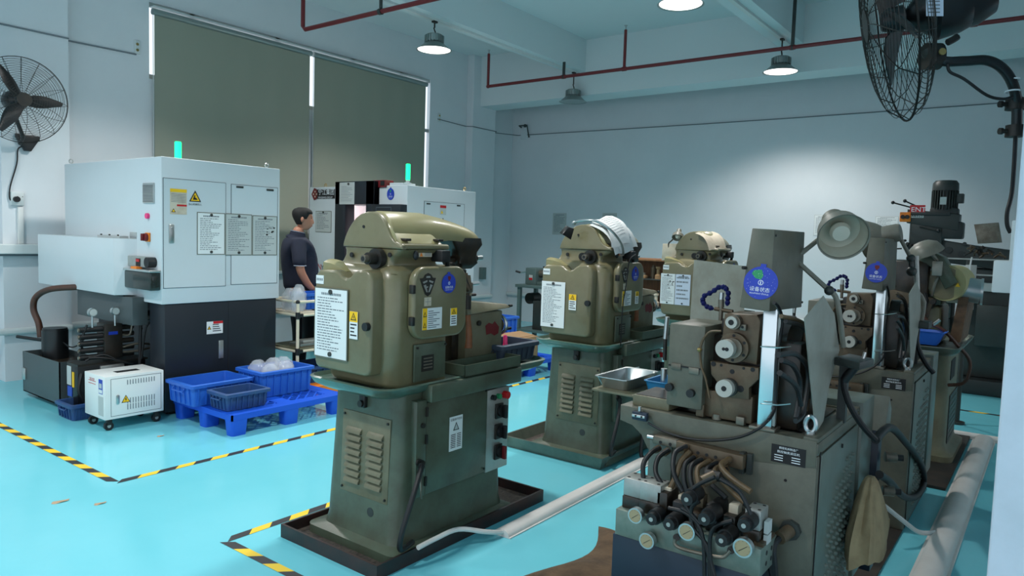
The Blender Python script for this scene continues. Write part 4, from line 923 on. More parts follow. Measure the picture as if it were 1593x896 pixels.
    g = G(); p = atx(1112, 480, 2.62); q = atx(1140, 485, 2.62); g.cyl(p, q, .008, 'worn_bronze'); q2 = atx(1122, 478, 2.62); g.cyl(q2, atx(1122, 466, 2.62), .011, 'worn_steel'); g.cyl(atx(1122, 466, 2.62), atx(1123, 455, 2.62), .009, 'steel'); g.cyl(q2-Vector((0, 0, .05)), q2, .008, 'worn_steel'); part('coolant_valve', g, t)
    g = G(); g.cyl(atx(1035, 487+40, 2.8), atx(1038, 493, 2.8), .010, 'steel', n=12); g.cyl(atx(1034, 560, 2.8), atx(1035, 527, 2.8), .009, 'black_iron', n=12); g.cyl((2.8, atx(1034, 560, 2.8).y, .856), (2.8, atx(1034, 560, 2.8).y, .96), .014, 'steel', n=12); part('stop_rod', g, t)
    # belt wheel and hoses at the right
    g = G(); c = aty(1245, 520, .72); c = Vector((2.72, .70, 1.13)); g.cyl(c, c+Vector((.0, .05, 0)), .085, 'oily_dark', n=28); g.prism([(2.66, .70, 1.20), (2.80, .70, 1.17), (2.86, .70, 1.12), (2.80, .70, 1.06), (2.66, .70, 1.07)], (0, -.02, 0), 'worn_bronze', .004); part('drive_housing', g, t)
    for i, pts in enumerate((((1215, 492), (1245, 500), (1262, 520), (1262, 580), (1255, 640)), ((1222, 500), (1250, 510), (1262, 545), (1258, 620)), ((1215, 560), (1235, 570), (1245, 600), (1238, 650)), ((1210, 552), (1240, 552), (1258, 580), (1250, 640), (1238, 655)), ((1213, 580), (1238, 600), (1246, 630)))):
        g = G(); g.tube([aty(px, py, .665-.008*i) for px, py in pts], .009 if i > 1 else .007, 'black_rubber' if i != 0 else 'hose_tan', 8, 6); part('hose', g, t)
    g = G(); g.tube([atx(px, py, 2.48) for px, py in ((1122, 515), (1105, 516), (1094, 528), (1089, 545), (1091, 570), (1098, 590), (1104, 620))], .004, 'hose_tan', 6, 5); g.ball(atx(1088, 544, 2.48), .009, 'brass', 8); part('oil_pipe', g, t)
    g = G()
    for py in (539, 628): g.tube([atx(1183, py, 2.485), atx(1210, py+2, 2.485), aty(1230, py, .68)], .0025, 'steel', 5, 2)
    part('wire_tie', g, t)
    g = G(); c = Vector((2.535, .625, .895)); n = 20; g.tube([c+Vector((0, .017*math.cos(2*PI*i/n), .027*math.sin(2*PI*i/n))) for i in range(n)], .008, 'steel', 8, 1, closed=True); g.cyl((2.535, .625, .855), (2.535, .625, .872), .016, 'steel'); part('eye_bolt', g, t)
    # pentagonal upright guard
    pts = [(1281.5, 460), (1252, 495), (1259, 570), (1269.5, 674), (1281, 655), (1290, 600), (1297, 548), (1298, 488)]
    g = G(); g.prism([aty(px, py, .615) for px, py in pts], (0, .003, 0), 'guard_sheet'); g.prism([aty(px, py, .618) for px, py in ((1298, 486), (1306, 545), (1290, 600), (1297, 548))], (0, .05, 0), 'guard_sheet'); part('upright_guard', g, t, 'tall pale sheet guard with a pointed top')
    # hose manifold on the front
    g = G(); f5 = frX(XF); u0, v0 = ux(1057, 683, 2.47); u1, v1 = ux(1160, 722, 2.47); g.hexa([f5(u0, v0-.045, 0), f5(u1, v0-.055, 0), f5(u1, v0-.055, .05), f5(u0, v0-.045, .05), f5(u0, v0, 0), f5(u1, v0-.005, 0), f5(u1, v0-.005, .05), f5(u0, v0, .05)], 'worn_bronze', .004); mn = part('hose_manifold', g, t)
    g = G()
    for i in range(6): g.fdisc(f5, u0+.02+.033*i, v0-.025-.001*i, .006, .05, .0515, 'ink_black', 12)
    part('port_hole', g, mn, smooth=0)
    u2, v2 = ux(1015, 677, 2.44); u3, v3 = ux(1052, 698, 2.44); g = G(); g.fbox(f5, u2, v3, u3, v2, 0, .05, 'worn_steel', .005)
    for k in (.35, .75): g.fdisc(f5, u2+(u3-u2)*k, v2-.02, .006, .05, .0515, 'ink_black', 12)
    g.cyl(f5(u2, v2-.015, .025), f5(u2-.03, v2-.015, .025), .010, 'steel'); part('hose_bracket', g, t)
    g = G(); g.fbox(f5, u1-.02, v0-.075, u1-.005, v0+.0, .0, .03, 'mill_grey'); g.fbox(f5, u1+.003, v0-.075, u1+.02, v0-.002, 0, .02, 'mill_grey'); g.fbox(f5, -1.19, .60, -1.10, .76, 0, .006, 'vent_green'); part('cover_strip', g, t)
    return t
tw = twin()
tw['label'] = 'nearest grey-green two-roller machine with slanted control box, filling the lower right'; tw['group'] = 'grey-green two-roller machines'
tw2 = copy_tree(tw, (tw.location.x+1.73, tw.location.y-.04, tw.location.z), 'second grey-green two-roller machine, behind the big work lamp', 'grey-green two-roller machines', skip=[c for c in tw.children if c.name.split('.')[0] in ('rear_guard', 'limit_switch')])
cb = [c for c in tw.children if c.name.startswith('control_box')][0]
round_tag(cb, twin.ft, 0, 0, .056, old=True)
cb2 = [c for c in tw2.children if c.name.startswith('control_box')][0]
o2 = Vector((1.73, -.04, 0)); ft2 = lambda u, v, o=0: twin.ft(u, v, o)+o2
round_tag(cb2, ft2, 0, 0, .052)
# things on the shelf plate of the nearest machine
def open_pan(pts, h, k, name, label, cat, t=.003, taper=.02):
    c = sum(pts, Vector())/len(pts)
    def ring(e, dz): return [c+(p-c)*e+Vector((0, 0, dz)) for p in pts]
    # round the corners
    def rr(ps):
        out = []
        for i in range(4):
            a, b, d = ps[i-1], ps[i], ps[(i+1) % 4]; u = (a-b).normalized()*.02; w = (d-b).normalized()*.02
            out += [b+u, b+u*.3+w*.3, b+w]
        return out
    th = thing(name, label, cat, c)
    g = G(); g.loft([rr(ring(.78, 0)), rr(ring(.97, h-.003)), rr(ring(1.04, h-.001)), rr(ring(1.04, h+.002)), rr(ring(.95, h)), rr(ring(.76, t))], k); part('pan_shell', g, th, smooth=40); return th
zt = .857
open_pan([Vector((2.68, 1.40, zt)), Vector((2.68, 1.56, zt)), Vector((2.98, 1.56, zt)), Vector((2.98, 1.40, zt))], .05, 'steel', 'steel_pan', 'dented stainless steel pan on the shelf plate of the nearest two-roller machine', 'pan')
th = thing('storage_bin', 'small bright blue plastic bin between the steel pan and the grey gearbox', 'bin', (2.85, 1.28, zt))
g = G(); g.loft([[Vector((x, y, z)) for x, y in rrect(2.76-e, 1.22-e, 2.94+e, 1.36+e, .015, 3)] for e, z in ((-.01, zt), (0, zt+.045), (.006, zt+.047), (.006, zt+.05), (-.004, zt+.05), (-.014, zt+.004))], 'bin_blue'); part('bin_shell', g, th, smooth=30)
# hydraulic valve unit on the floor in front
XH = 2.25
t = thing('hydraulic_valve_unit', 'hydraulic valve block with round gauges and black solenoids on a dark blue stand', 'machine', (2.33, .95, 0))
a = atx(958, 792, XH); b = atx(1184, 854, XH); zt_ = (a.z+b.z)/2; c = atx(958, 831, XH); zb = zt_-.095; y0, y1 = b.y, a.y
g = G(); g.box((XH, y0, zb), (XH+.16, y1, zt_), 'zinc_block', .003); g.box((XH+.02, y0+.0, zt_), (XH+.14, y0+.03, zt_+.012), 'worn_bronze'); vb = part('valve_block', g, t)
fs = frY(y0); g = G()
for u, v in ((XH+.06, zb+.03), (XH+.11, zb+.03), (XH+.11, zb+.065), (XH+.06, zb+.065)): g.fdisc(fs, u, v, .008, 0, .001, 'ink_black', 12)
part('port_hole', g, vb, smooth=0)
g = G(); g.box((XH+.003, y0+.02, .18), (XH+.20, y1+.01, zb), 'steel_blue', .004); part('stand_tank', g, t)
for yy in (y0+.04, y1-.02):
    for xx in (XH+.02, XH+.18):
        g = G(); g.box((xx-.015, yy-.015, 0), (xx+.015, yy+.015, .19), 'black_iron'); part('leg', g, t)
fh = frX(XH)
def gauge(px, py, r, X=XH):
    u, v = ux(px, py, X-.03); g = G(); g.fdisc(fh, u, v, r*.6, 0, .02, 'black_iron', 16); g.fdisc(fh, u, v, r, .02, .042, 'steel', 30); gg = part('pressure_gauge', g, t)
    g = G(); g.fdisc(fh, u, v, r*.82, .042, .0425, 'gauge_face', 28); a_ = .6; g.fpoly(fh, [(u-r*.4, v-r*.35), (u-r*.36, v-r*.4), (u+r*.5, v+r*.3), (u+r*.48, v+r*.34)], .0432, 'ink_black')
    for i in range(9):
        q = -PI/4+1.5*PI*i/8; g.fpoly(fh, [(u+r*.66*math.cos(q), v+r*.66*math.sin(q)), (u+r*.76*math.cos(q+.04), v+r*.76*math.sin(q+.04)), (u+r*.76*math.cos(q-.04), v+r*.76*math.sin(q-.04))], .0432, 'ink_black')
    part('dial', g, gg, smooth=0)
for px, py, r in ((990, 801, .027), (1008, 840, .028), (1070, 826, .029), (1157, 851, .031)): gauge(px, py, r)
def solenoid(px, py, L=.09, r=.024, X=XH):
    u, v = ux(px, py, X-L); g = G(); g.fdisc(fh, u, v, r, -.02, L*.55, 'black_rubber', 20); g.fdisc(fh, u, v, r*.8, L*.55, L, 'black_rubber', 12); s = part('solenoid', g, t)
    g = G(); g.fdisc(fh, u, v, .0075, L, L+.003, 'brushed', 12); part('end_screw', g, s)
for px, py, L in ((1013, 808, .05), (1040, 816, .05), (1068, 777, .07), (1095, 808, .08), (1122, 841, .07), (1157, 818, .05)): solenoid(px, py, L, .026)
for a_, b_ in (((970, 745), (996, 782)), ((995, 750), (1027, 790)), ((1160, 770), (1184, 800))):
    p = atx(a_[0], a_[1], XH+.03); q = atx(b_[0], b_[1], XH+.03); g = G(); zt2 = (p.z+q.z)/2+.02
    g.box((XH+.03, p.y-.001, zt_+.045), (XH+.11, q.y+.001, zt_+.11), 'brushed', .003); g.box((XH+.025, p.y, zt_), (XH+.12, q.y, zt_+.045), 'oily_dark', .004)
    for k in (.2, .8):
        for x in (XH+.045, XH+.095): g.cyl((x, p.y+(q.y-p.y)*k, zt_+.11), (x, p.y+(q.y-p.y)*k, zt_+.1105), .006, 'ink_black', n=10)
    part('valve_stack', g, t, 'light metal block with dark base')
for i in range(7):
    y = y0+.06+i*.06; g = G(); g.box((XH+.03, y-.022, zt_), (XH+.13, y+.018, zt_+.05+.02*(i % 3)), 'oily_dark' if i % 2 else 'black_rubber', .004); g.box((XH+.06, y-.02, zt_+.06), (XH+.10, y+.012, zt_+.085+.015*(i % 2)), 'paper_buff' if i in (1, 4, 5) else 'worn_bronze', .003); part('directional_valve', g, t)
g = G(); g.fbox(fs, XH+.05, zt_+.035, XH+.09, zt_+.075, -.01, .003, 'paper_grey'); g.fbox(fs, XH+.05, zt_-.0, XH+.09, zt_+.03, -.01, .003, 'paper_grey'); part('valve_label', g, t)
g = G(); g.tube([atx(px, py, XH-.02) for px, py in ((1051, 838), (1050, 846), (1060, 853), (1090, 861), (1115, 866), (1127, 866), (1137, 856))], .0065, 'worn_steel', 10, 5); g.cyl(atx(1052, 836, XH-.02), atx(1053, 836, XH+.02), .011, 'black_iron'); g.cyl(atx(1137, 856, XH-.02), atx(1137, 856, XH+.02), .012, 'black_iron'); part('bridge_pipe', g, t)
# hoses from manifold to valves
HO = [((1025, 697), (1012, 705), (1001, 722), (1001, 748), 'black_rubber', 0), ((1040, 700), (1024, 712), (1020, 735), (1032, 757), 'black_rubber', 0), ((1068, 694), (1050, 705), (1048, 735), (1062, 765), 'black_rubber', 0),
      ((1072, 703), (1058, 720), (1050, 745), (1038, 768), 'hose_tan', 1), ((1080, 711), (1066, 722), (1064, 745), (1070, 768), 'black_rubber', 0), ((1092, 715), (1076, 724), (1074, 745), (1080, 765), 'black_rubber', 0),
      ((1104, 718), (1086, 728), (1086, 748), (1094, 768), 'hose_tan', 0), ((1116, 720), (1100, 730), (1104, 750), (1130, 775), 'black_rubber', 0), ((1128, 722), (1112, 732), (1125, 752), (1158, 782), 'hose_tan', 0), ((1135, 714), (1122, 724), (1135, 742), (1168, 765), 'hose_tan', 1), ((1130, 730), (1120, 740), (1140, 760), (1165, 790), 'black_rubber', 0)]
for i, (p0, p1, p2, p3, k, big) in enumerate(HO):
    g = G(); g.tube([atx(*p0, 2.43), atx(*p1, 2.38), atx(*p2, 2.34), atx(*p3, 2.32)], .0105 if big else .009, k, 10, 7); g.cyl(atx(*p0, 2.44), atx(*p0, 2.44).lerp(atx(*p1, 2.38), .45), .0125, 'worn_bronze' if i % 2 else 'hose_tan', n=10); part('hydraulic_hose', g, t)
for pts in (((1112, 742), (1085, 755), (1065, 775), (1072, 795), (1090, 815)), ((1120, 745), (1150, 765), (1168, 800)), ((1088, 780), (1076, 790), (1078, 820), (1100, 850), (1104, 896)), ((1060, 790), (1080, 805), (1098, 850), (1112, 896)), ((1040, 790), (1070, 800), (1092, 830), (1096, 896)), ((1140, 810), (1112, 820), (1104, 845), (1108, 896))):
    g = G(); g.tube([atx(px, py, XH-.03) for px, py in pts], .007, 'black_rubber', 8, 6); part('wire', g, t)
g = G(); p = atx(1112, 740, 2.3); g.cyl(p, p+Vector((-.03, .03, -.02)), .02, 'worn_bronze'); g.cyl(p+Vector((0, -.02, 0)), p+Vector((0, .03, 0)), .017, 'black_rubber'); part('elbow_fitting', g, t)
# pipe socket on the cabinet front, with hoses to the floor
t = thing('hose_socket', 'brown pipe socket with black hoses on the front of the nearest two-roller machine', 'pipe fitting', (2.48, .68, .5))
c = atx(1228, 826, 2.47); g = G(); g.cyl(c, c+Vector((.02, 0, 0)), .035, 'mill_grey', n=8); g.cyl(c+Vector((-.06, .015, -.01)), c, .022, 'worn_bronze'); part('flange', g, t)
for i in range(3):
    g = G(); q = c+Vector((-.055, .015+.012*i, -.01)); g.tube([q, q+Vector((-.03, .01, -.03)), q+Vector((-.02, -.01*i, -.15)), q+Vector((.0, -.03*i, -.42))], .011, 'black_rubber', 8, 6); part('hose', g, t)
# burlap on the floor
g = G(); a = Vector((2.48, 1.62, 0)); n = 16; vs = []
for j in range(n+1):
    for i in range(n+1):
        u, v = i/n, j/n; x = 2.35+.85*u; y = 1.28+.52*v-.1*math.sin(3*u); e = min(u, 1-u, v, 1-v)
        vs.append((x+.02*math.sin(9*v), y+.03*math.sin(7*u), .004+.05*min(1, e*6)*(.6+.4*math.sin(8*u+3*v)*math.sin(6*v))))
g.add(vs, [(j*(n+1)+i, j*(n+1)+i+1, (j+1)*(n+1)+i+1, (j+1)*(n+1)+i) for j in range(n) for i in range(n)], 'burlap'); solo('burlap_sheet', g, 'crumpled brown burlap lying on the floor left of the hydraulic valve block', 'cloth', smooth=60)
# cloth bag hanging on the cabinet side
g = G(); rows = []; 
for i in range(15):
    a = i/14; z = .625-.28*a; cx = 2.99+.02*a; w = .02+.15*min(1, (a*1.2))**.75; d = .014+.05*min(1, a*1.3)**.7; ring = []
    for k in range(32):
        q = 2*PI*k/32; fold = 1+.10*math.sin(7*q+1)*(1-a*.5)+.04*math.sin(11*q+a*4); ring.append(Vector((cx+w*max(-.95, min(.95, 1.25*math.cos(q)))*fold, (.508+d*math.sin(q)*fold), z-.02*math.sin(q*3)*a-(.03*math.cos(q) if a > .8 else 0)*(-1))))
    rows.append(ring)
g.loft(rows, 'sack'); solo('cloth_bag', g, 'beige cloth bag hanging by its gathered top from the side of the nearest machine', 'bag', smooth=70)
# big work lamps
def worklamp(off, label, post_h=True):
    O = Vector(off); t = thing('work_lamp', label, 'lamp', Vector((2.83, .56, 1.1))+O, 'jointed work lamps')
    A = lambda px, py, D: atd(px, py, D)+O
    n_ = A(1299, 346, 2.70); m_ = A(1317, 378, 2.55); d = (m_-n_).normalized()
    R1 = .088
    g = G(); g.lathe([(.03, -.035), (.042, -.03), (.042, .03), (.046, .035), (.075, .06), (R1, .125), (R1+.003, .13), (R1-.002, .128), (.073, .065), (.04, .04), (.001, .038)], n_, d, 'lamp_grey', 36); sh = part('lamp_shade', g, t)
    g = G(); g.lathe([(R1-.004, .124), (.071, .066), (.04, .042), (.001, .04)], n_, d, 'lamp_inner', 36); part('reflector', g, sh)
    g = G(); g.lathe([(.001, .10), (.03, .098), (.037, .08), (.03, .055), (.018, .042)], n_, d, 'bulb', 24); part('lamp_bulb', g, t)
    g = G(); j1 = A(1290, 452, 2.62); j2 = A(1236, 403, 2.68); s_ = A(1286, 362, 2.70); b_ = A(1325, 555, 2.64)
    g.tube([j2, s_], .009, 'lamp_grey', 10, 1); part('upper_arm', g, t)
    g = G(); g.tube([j1, j2], .009, 'lamp_grey', 10, 1); part('lower_arm', g, t)
    g = G(); g.tube([j1, A(1300, 462, 2.62), A(1306, 490, 2.62), A(1312, 540, 2.64)], .010, 'lamp_grey', 10, 4); part('post', g, t)
    g = G(); g.ball(j1, .018, 'mill_grey', 12); g.ball(s_, .016, 'mill_grey', 12); g.ball(j2, .016, 'mill_grey', 12); q = A(1306, 340, 2.66); g.tube([q, q+RT*.02+UPV*.012, q+RT*.03+UPV*.02], .004, 'mill_grey', 6, 1); part('joint', g, t)
    g = G(); bb = Vector((2.79, .52, A(1325, 567, 2.64).z)); 
    g.hexa([Vector((2.72, .52, bb.z))+O, Vector((2.86, .50, bb.z))+O, Vector((2.92, .60, bb.z))+O, Vector((2.78, .62, bb.z))+O, Vector((2.72, .52, bb.z+.03))+O, Vector((2.86, .50, bb.z+.03))+O, Vector((2.92, .60, bb.z+.03))+O, Vector((2.78, .62, bb.z+.03))+O], 'mill_grey', .006); base = part('clamp_base', g, t)
    g = G(); g.cyl(A(1342, 560, 2.6), A(1346, 548, 2.6), .006, 'steel', n=8); g.cyl(A(1338, 562, 2.6), A(1347, 562, 2.6), .010, 'steel', n=10); part('wing_bolt', g, base)
    g = G(); g.box(Vector((2.83, .58, .85))+O, Vector((2.86, .61, bb.z))+O, 'mill_grey'); part('mount_bracket', g, t)
    g = G(); g.tube([Vector((2.80, .55, bb.z))+O, A(1313, 590, 2.62), A(1320, 625, 2.6), A(1340, 660, 2.6), A(1362, 684, 2.62)], .011, 'black_rubber', 8, 6); g.cyl(Vector((2.80, .55, bb.z))+O, A(1313, 592, 2.62), .015, 'black_rubber'); part('power_cord', g, t)
    return t
worklamp((0, 0, 0), 'large grey work lamp facing the camera above the nearest two-roller machine')
# lamp of the second machine, its shade seen from behind
t = thing('work_lamp', 'second jointed work lamp, its grey shade half hidden behind the big first lamp', 'lamp', (4.55, .55, .95), 'jointed work lamps')
Dp = 4.0
n_ = atd(1396, 362, Dp); d = (atd(1340, 372, Dp+.12)-n_).normalized()
g = G(); g.lathe([(.001, -.02), (.045, -.018), (.05, 0), (.05, .07), (.055, .075), (.075, .10), (.11, .17), (.112, .175), (.107, .172), (.06, .09), (.001, .08)], n_, d, 'lamp_grey', 32); part('lamp_shade', g, t)
g = G(); g.tube([n_, atd(1416, 400, Dp)], .011, 'lamp_grey', 10, 1); part('upper_arm', g, t)
g = G(); g.tube([atd(1425, 398, Dp), atd(1427, 460, Dp)], .014, 'brushed', 12, 1); g.tube([atd(1427, 455, Dp), atd(1437, 470, Dp), atd(1432, 502, Dp)], .014, 'lamp_grey', 10, 2); part('post', g, t)
g = G(); g.ball(atd(1417, 402, Dp), .024, 'mill_grey', 12); g.ball(atd(1418, 422, Dp), .028, 'mill_grey', 12); g.cyl(atd(1417, 402, Dp), atd(1418, 422, Dp), .014, 'mill_grey'); part('joint', g, t)
g = G(); p = atd(1432, 504, Dp); g.box(p+Vector((-.07, -.05, -.02)), p+Vector((.06, .05, .02)), 'mill_grey', .006); g.cyl(p+Vector((.02, -.06, 0)), p+Vector((.02, -.09, .03)), .008, 'steel'); g.box((p.x-.02, p.y+.0, .85), (p.x+.0, p.y+.03, p.z), 'mill_grey'); part('clamp_base', g, t)
g = G(); g.tube([atd(1424, 512, Dp), atd(1428, 540, Dp), atd(1440, 565, Dp), atd(1452, 580, Dp)], .014, 'black_rubber', 8, 5); part('power_cord', g, t)
# loop hose and grey bracket box between the machines
g = G(); g.tube([aty(px, py, .52) for px, py in ((1362, 684), (1385, 665), (1410, 690), (1432, 720), (1437, 750), (1425, 772), (1405, 772), (1385, 750), (1368, 738))], .017, 'black_rubber', 10, 6); solo('rubber_hose', g, 'thick black looped hose between the two grey-green machines', 'hose', smooth=60)
t = thing('relay_box', 'narrow dark blue switch box with grey wedge top between the two grey-green machines', 'box', (3.45, .56, .1))
g = G(); g.box((3.36, .55, .1), (3.44, .75, .72), 'steel_blue', .004); part('housing', g, t)
g = G(); g.prism([(3.36, .53, .72), (3.50, .53, .72), (3.50, .53, .80), (3.44, .53, .86)], (0, .2, 0), 'lamp_grey', .004); part('wedge_cover', g, t)
for z in (.45, .6):
    g = G(); g.cyl((3.42, .53, z), (3.44, .49, z), .022, 'worn_steel'); g.cyl((3.44, .49, z), (3.45, .465, z), .014, 'black_rubber'); part('cable_gland', g, t)
g = G(); g.tube([(3.95, .66, .25), (4.05, .52, .12), (4.15, .46, .05), (4.25, .40, .035)], .012, 'conduit', 8, 4); solo('flexible_conduit', g, 'short beige conduit running from the machines into the large floor duct', 'conduit')
# ================================================================== WHITE CNC MACHINES
def thinrect(g, f, u0, v0, u1, v1, w, o, k):
    for a, b, c, d in ((u0, v0, u1, v0+w), (u0, v1-w, u1, v1), (u0, v0, u0+w, v1), (u1-w, v0, u1, v1)): g.fbox(f, a, b, c, d, 0, o, k)
def signal_lamp(t, x, y, z, h=.12):
    g = G(); g.cyl((x, y, z), (x, y, z+.035), .022, 'signal_clear', n=20); g.cyl((x, y, z+.0), (x, y, z+.008), .035, 'cnc_white', n=20); s = part('signal_base', g, t)
    g = G(); g.cyl((x, y, z+.035), (x, y, z+.035+h), .025, 'signal_green', n=20); g.cyl((x, y, z+.035+h), (x, y, z+.04+h), .022, 'signal_green', n=20)
    part('signal_light', g, t, 'lit green signal light')
x0, x1, y0, y1, zb, zt = 2.77, 3.82, 5.47, 7.22, .885, 2.02
t = thing('cnc_machine', 'white and dark machine enclosure with three notices, left of the person', 'machine', (3.3, 6.3, 0), 'white cnc machines')
g = G(); g.box((x0, y0, zb), (x1, y1, zt), 'cnc_white', .008); enc = part('upper_housing', g, t)
g = G(); g.box((x0+.03, y0+.015, 0.03), (x1-.02, 5.72, zb), 'cnc_dark', .004); g.box((3.05, 5.7, .03), (x1-.02, y1, zb), 'cnc_dark', .004); g.box((x0+.08, y0+.06, 0), (x1-.08, y1-.05, .03), 'black_paint'); base = part('base_cabinet', g, t)
f = frY(y0+.015); g = G()
a, _ = uy(357, 470, y0); g.fbox(f, a-.002, .05, a+.002, .87, 0, .002, 'ink_black'); part('door_gap', g, base, smooth=0)
g = G(); p, q = uy(341, 530, y0); p1_, q1 = uy(348, 557, y0); g.fbox(f, p, q1, p1_, q, 0, .012, 'aluminium', .003); part('handle', g, base)
p, q = uy(323, 501, y0); p1_, q1 = uy(348, 518, y0); warning_label(base, f, p, q1, p1_, q, 31, horizontal=True, red=True)
f = frY(y0)
for (a, b, c, d) in ((254, 275, 350, 448), (360, 285, 430, 443)):
    p, q = uy(a, b, y0); p1_, q1 = uy(c, d, y0); g = G(); g.fbox(f, p, q1+.02, p1_, q-.01, 0, .004, 'cnc_white'); thinrect(g, f, p-.004, q1+.016, p1_+.004, q-.006, .003, .0045, 'panel_line_and_shadow'); dd = part('door', g, enc)
    if a == 254:
        g = G(); p, q = uy(262, 349, y0); p1_, q1 = uy(270, 378, y0); g.fbox(f, p, q1, p1_, q, .004, .014, 'aluminium', .003); g.fbox(f, p+.008, q1+.01, p1_-.008, q-.02, .014, .018, 'steel', .002); part('handle', g, enc)
    else:
        for c_ in (372, 419):
            g = G(); p, q = uy(c_-5, 289+(c_-372)*.1, y0); p1_, q1 = uy(c_+6, 293+(c_-372)*.1, y0); g.fbox(f, p, q1, p1_, q, .004, .010, 'mill_grey', .002); part('hinge', g, enc)
for a, b, c, d, s, pk, sk in ((307, 331, 348, 395, 41, 'paper', False), (351, 333, 390, 396, 42, 'paper_grey', False), (393, 336, 429, 396, 43, 'paper_buff', True)):
    p, q = uy(a, b, y0); p1_, q1 = uy(c, d, y0); document('notice_sheet', enc, f, p, q1+.0, p1_, q, s, pk if s != 43 else 'paper_grey', .006, 18, 'board', sketch=sk)
p, q = uy(264, 293, y0); p1_, q1 = uy(290, 334, y0); g = G(); g.fbox(f, p, q1, p1_, q, .003, .006, 'paper_buff'); h = q-q1; g.fpoly(f, [(p, q-h*.13), (p1_, q-h*.13), (p1_, q), (p, q)], .0065, 'yellow')
for i in range(6): g.fpoly(f, [(p+.008, q-h*(.22+.06*i)), (p1_-.008, q-h*(.22+.06*i)), (p1_-.008, q-h*(.20+.06*i)), (p+.008, q-h*(.20+.06*i))], .0065, 'ink')
g.fpoly(f, [(p+(p1_-p)*.4, q-h*.68), (p1_, q-h*.68), (p1_, q-h*.61), (p+(p1_-p)*.4, q-h*.61)], .0065, 'red'); cxx = p+(p1_-p)*.2; g.fpoly(f, [(cxx-.018, q1+.015), (cxx+.018, q1+.015), (cxx, q1+.045)], .0066, 'ink_black'); g.fpoly(f, [(cxx-.011, q1+.019), (cxx+.011, q1+.019), (cxx, q1+.038)], .007, 'yellow'); part('warning_label', g, enc, smooth=0)
p, q = uy(303, 307, y0); g = G(); g.fpoly(f, [(p-.05, q-.035), (p+.05, q-.035), (p, q+.055)], .007, 'ink_black'); g.fpoly(f, [(p-.037, q-.028), (p+.037, q-.028), (p, q+.038)], .0074, 'yellow'); g.fpoly(f, [(p-.02, q-.02), (p+.02, q-.02), (p+.012, q-.008), (p-.004, q+.002), (p+.004, q+.014), (p-.008, q+.016), (p-.016, q-.006)], .0078, 'ink_black'); g.text('当心机械伤人', .019, f, p, q-.062, .007, 'ink_black', 'CENTER'); part('warning_triangle', g, enc, smooth=0)
# left side fittings
fx = frX(x0); g = G(); u, v = ux(224, 285, x0); u1, v1 = ux(241, 316, x0); g.fbox(fx, u, v1-.0, u1, v, 0, .012, 'aluminium', .003)
for i in range(12): g.fbox(fx, u+.008, v1+.01+(v-v1-.02)*i/12, u1-.008, v1+.014+(v-v1-.02)*i/12, .012, .016, 'mill_grey')
part('vent_grille', g, enc)
g = G(); u, v = ux(231, 336, x0); g.fdisc(fx, u, v, .022, 0, .02, 'pink', 16); part('pilot_lamp', g, enc, 'round pinkish pilot lamp')
g = G(); u, v = ux(231, 369, x0); g.fbox(fx, u-.035, v-.035, u+.035, v+.035, 0, .014, 'orange', .004); g.fdisc(fx, u, v, .030, .014, .04, 'dark_red', 20); g.fbox(fx, u-.008, v-.028, u+.008, v+.028, .04, .06, 'dark_red', .003); part('main_switch', g, enc, 'dark red rotary switch on orange plate')
g = G(); u, v = ux(202, 361, x0); u1, v1 = ux(213, 389, x0); g.fbox(fx, u, v1, u1, v, 0, .002, 'aluminium')
for i in range(5): g.fpoly(fx, [(u+.006, v1+.01+.022*i), (u1-.006, v1+.01+.022*i), (u1-.006, v1+.016+.022*i), (u+.006, v1+.016+.022*i)], .0026, 'ink')
part('data_plate', g, enc, smooth=0)
# lubrication pump
t2 = enc; fx = frX(x0); XL = x0-.06; u, v = ux(193, 397, XL); u1, v1 = ux(233, 417, XL); g = G(); g.fbox(fx, u, v1, u1-.06, v, 0, .06, 'brushed', .004); g.fbox(fx, u+.20, v1+.006, u+.27, v-.015, .06, .063, 'ink_black'); g.fbox(fx, u+.21, v1+.04, u+.26, v-.02, .063, .068, 'red'); g.fdisc(fx, u1-.045, (v+v1)/2, .04, 0, .065, 'black_rubber', 18); lb = part('lubrication_pump', g, enc)
g = G(); ub, vb_ = ux(187, 419, x0-.08); uc, vc = ux(234, 455, x0-.08); g.fbox(fx, ub, vc+.01, uc-.0, vb_, 0, .08, 'resin', .012); g.fbox(fx, ub-.005, vb_-.0, uc+.005, vb_+.018, 0, .09, 'aluminium', .004); g.fbox(fx, ub+.01, vc+.06, ub+.07, vb_-.02, .08, .082, 'yellow'); part('oil_reservoir', g, lb, 'dark translucent oil reservoir'); g = G(); g.fbox(fx, ub+.19, vb_+.012, ub+.28, vb_+.035, .04, .088, 'orange', .003); part('filler_cap', g, lb)
g = G(); g.tube([fx(ub+.02, vb_+.02, .05), fx(ub-.05, vb_-.0, .06), fx(ub-.06, vb_-.06, .06), fx(ub-.01, vb_-.09, .05)], .004, 'mill_grey', 6); g.tube([fx(ub+.03, vc+.01, .06), fx(ub+.03, vc-.08, .07), fx(ub+.06, vc-.16, .07), fx(ub+.12, vc-.22, .06)], .006, 'black_rubber', 6); part('oil_hose', g, lb)
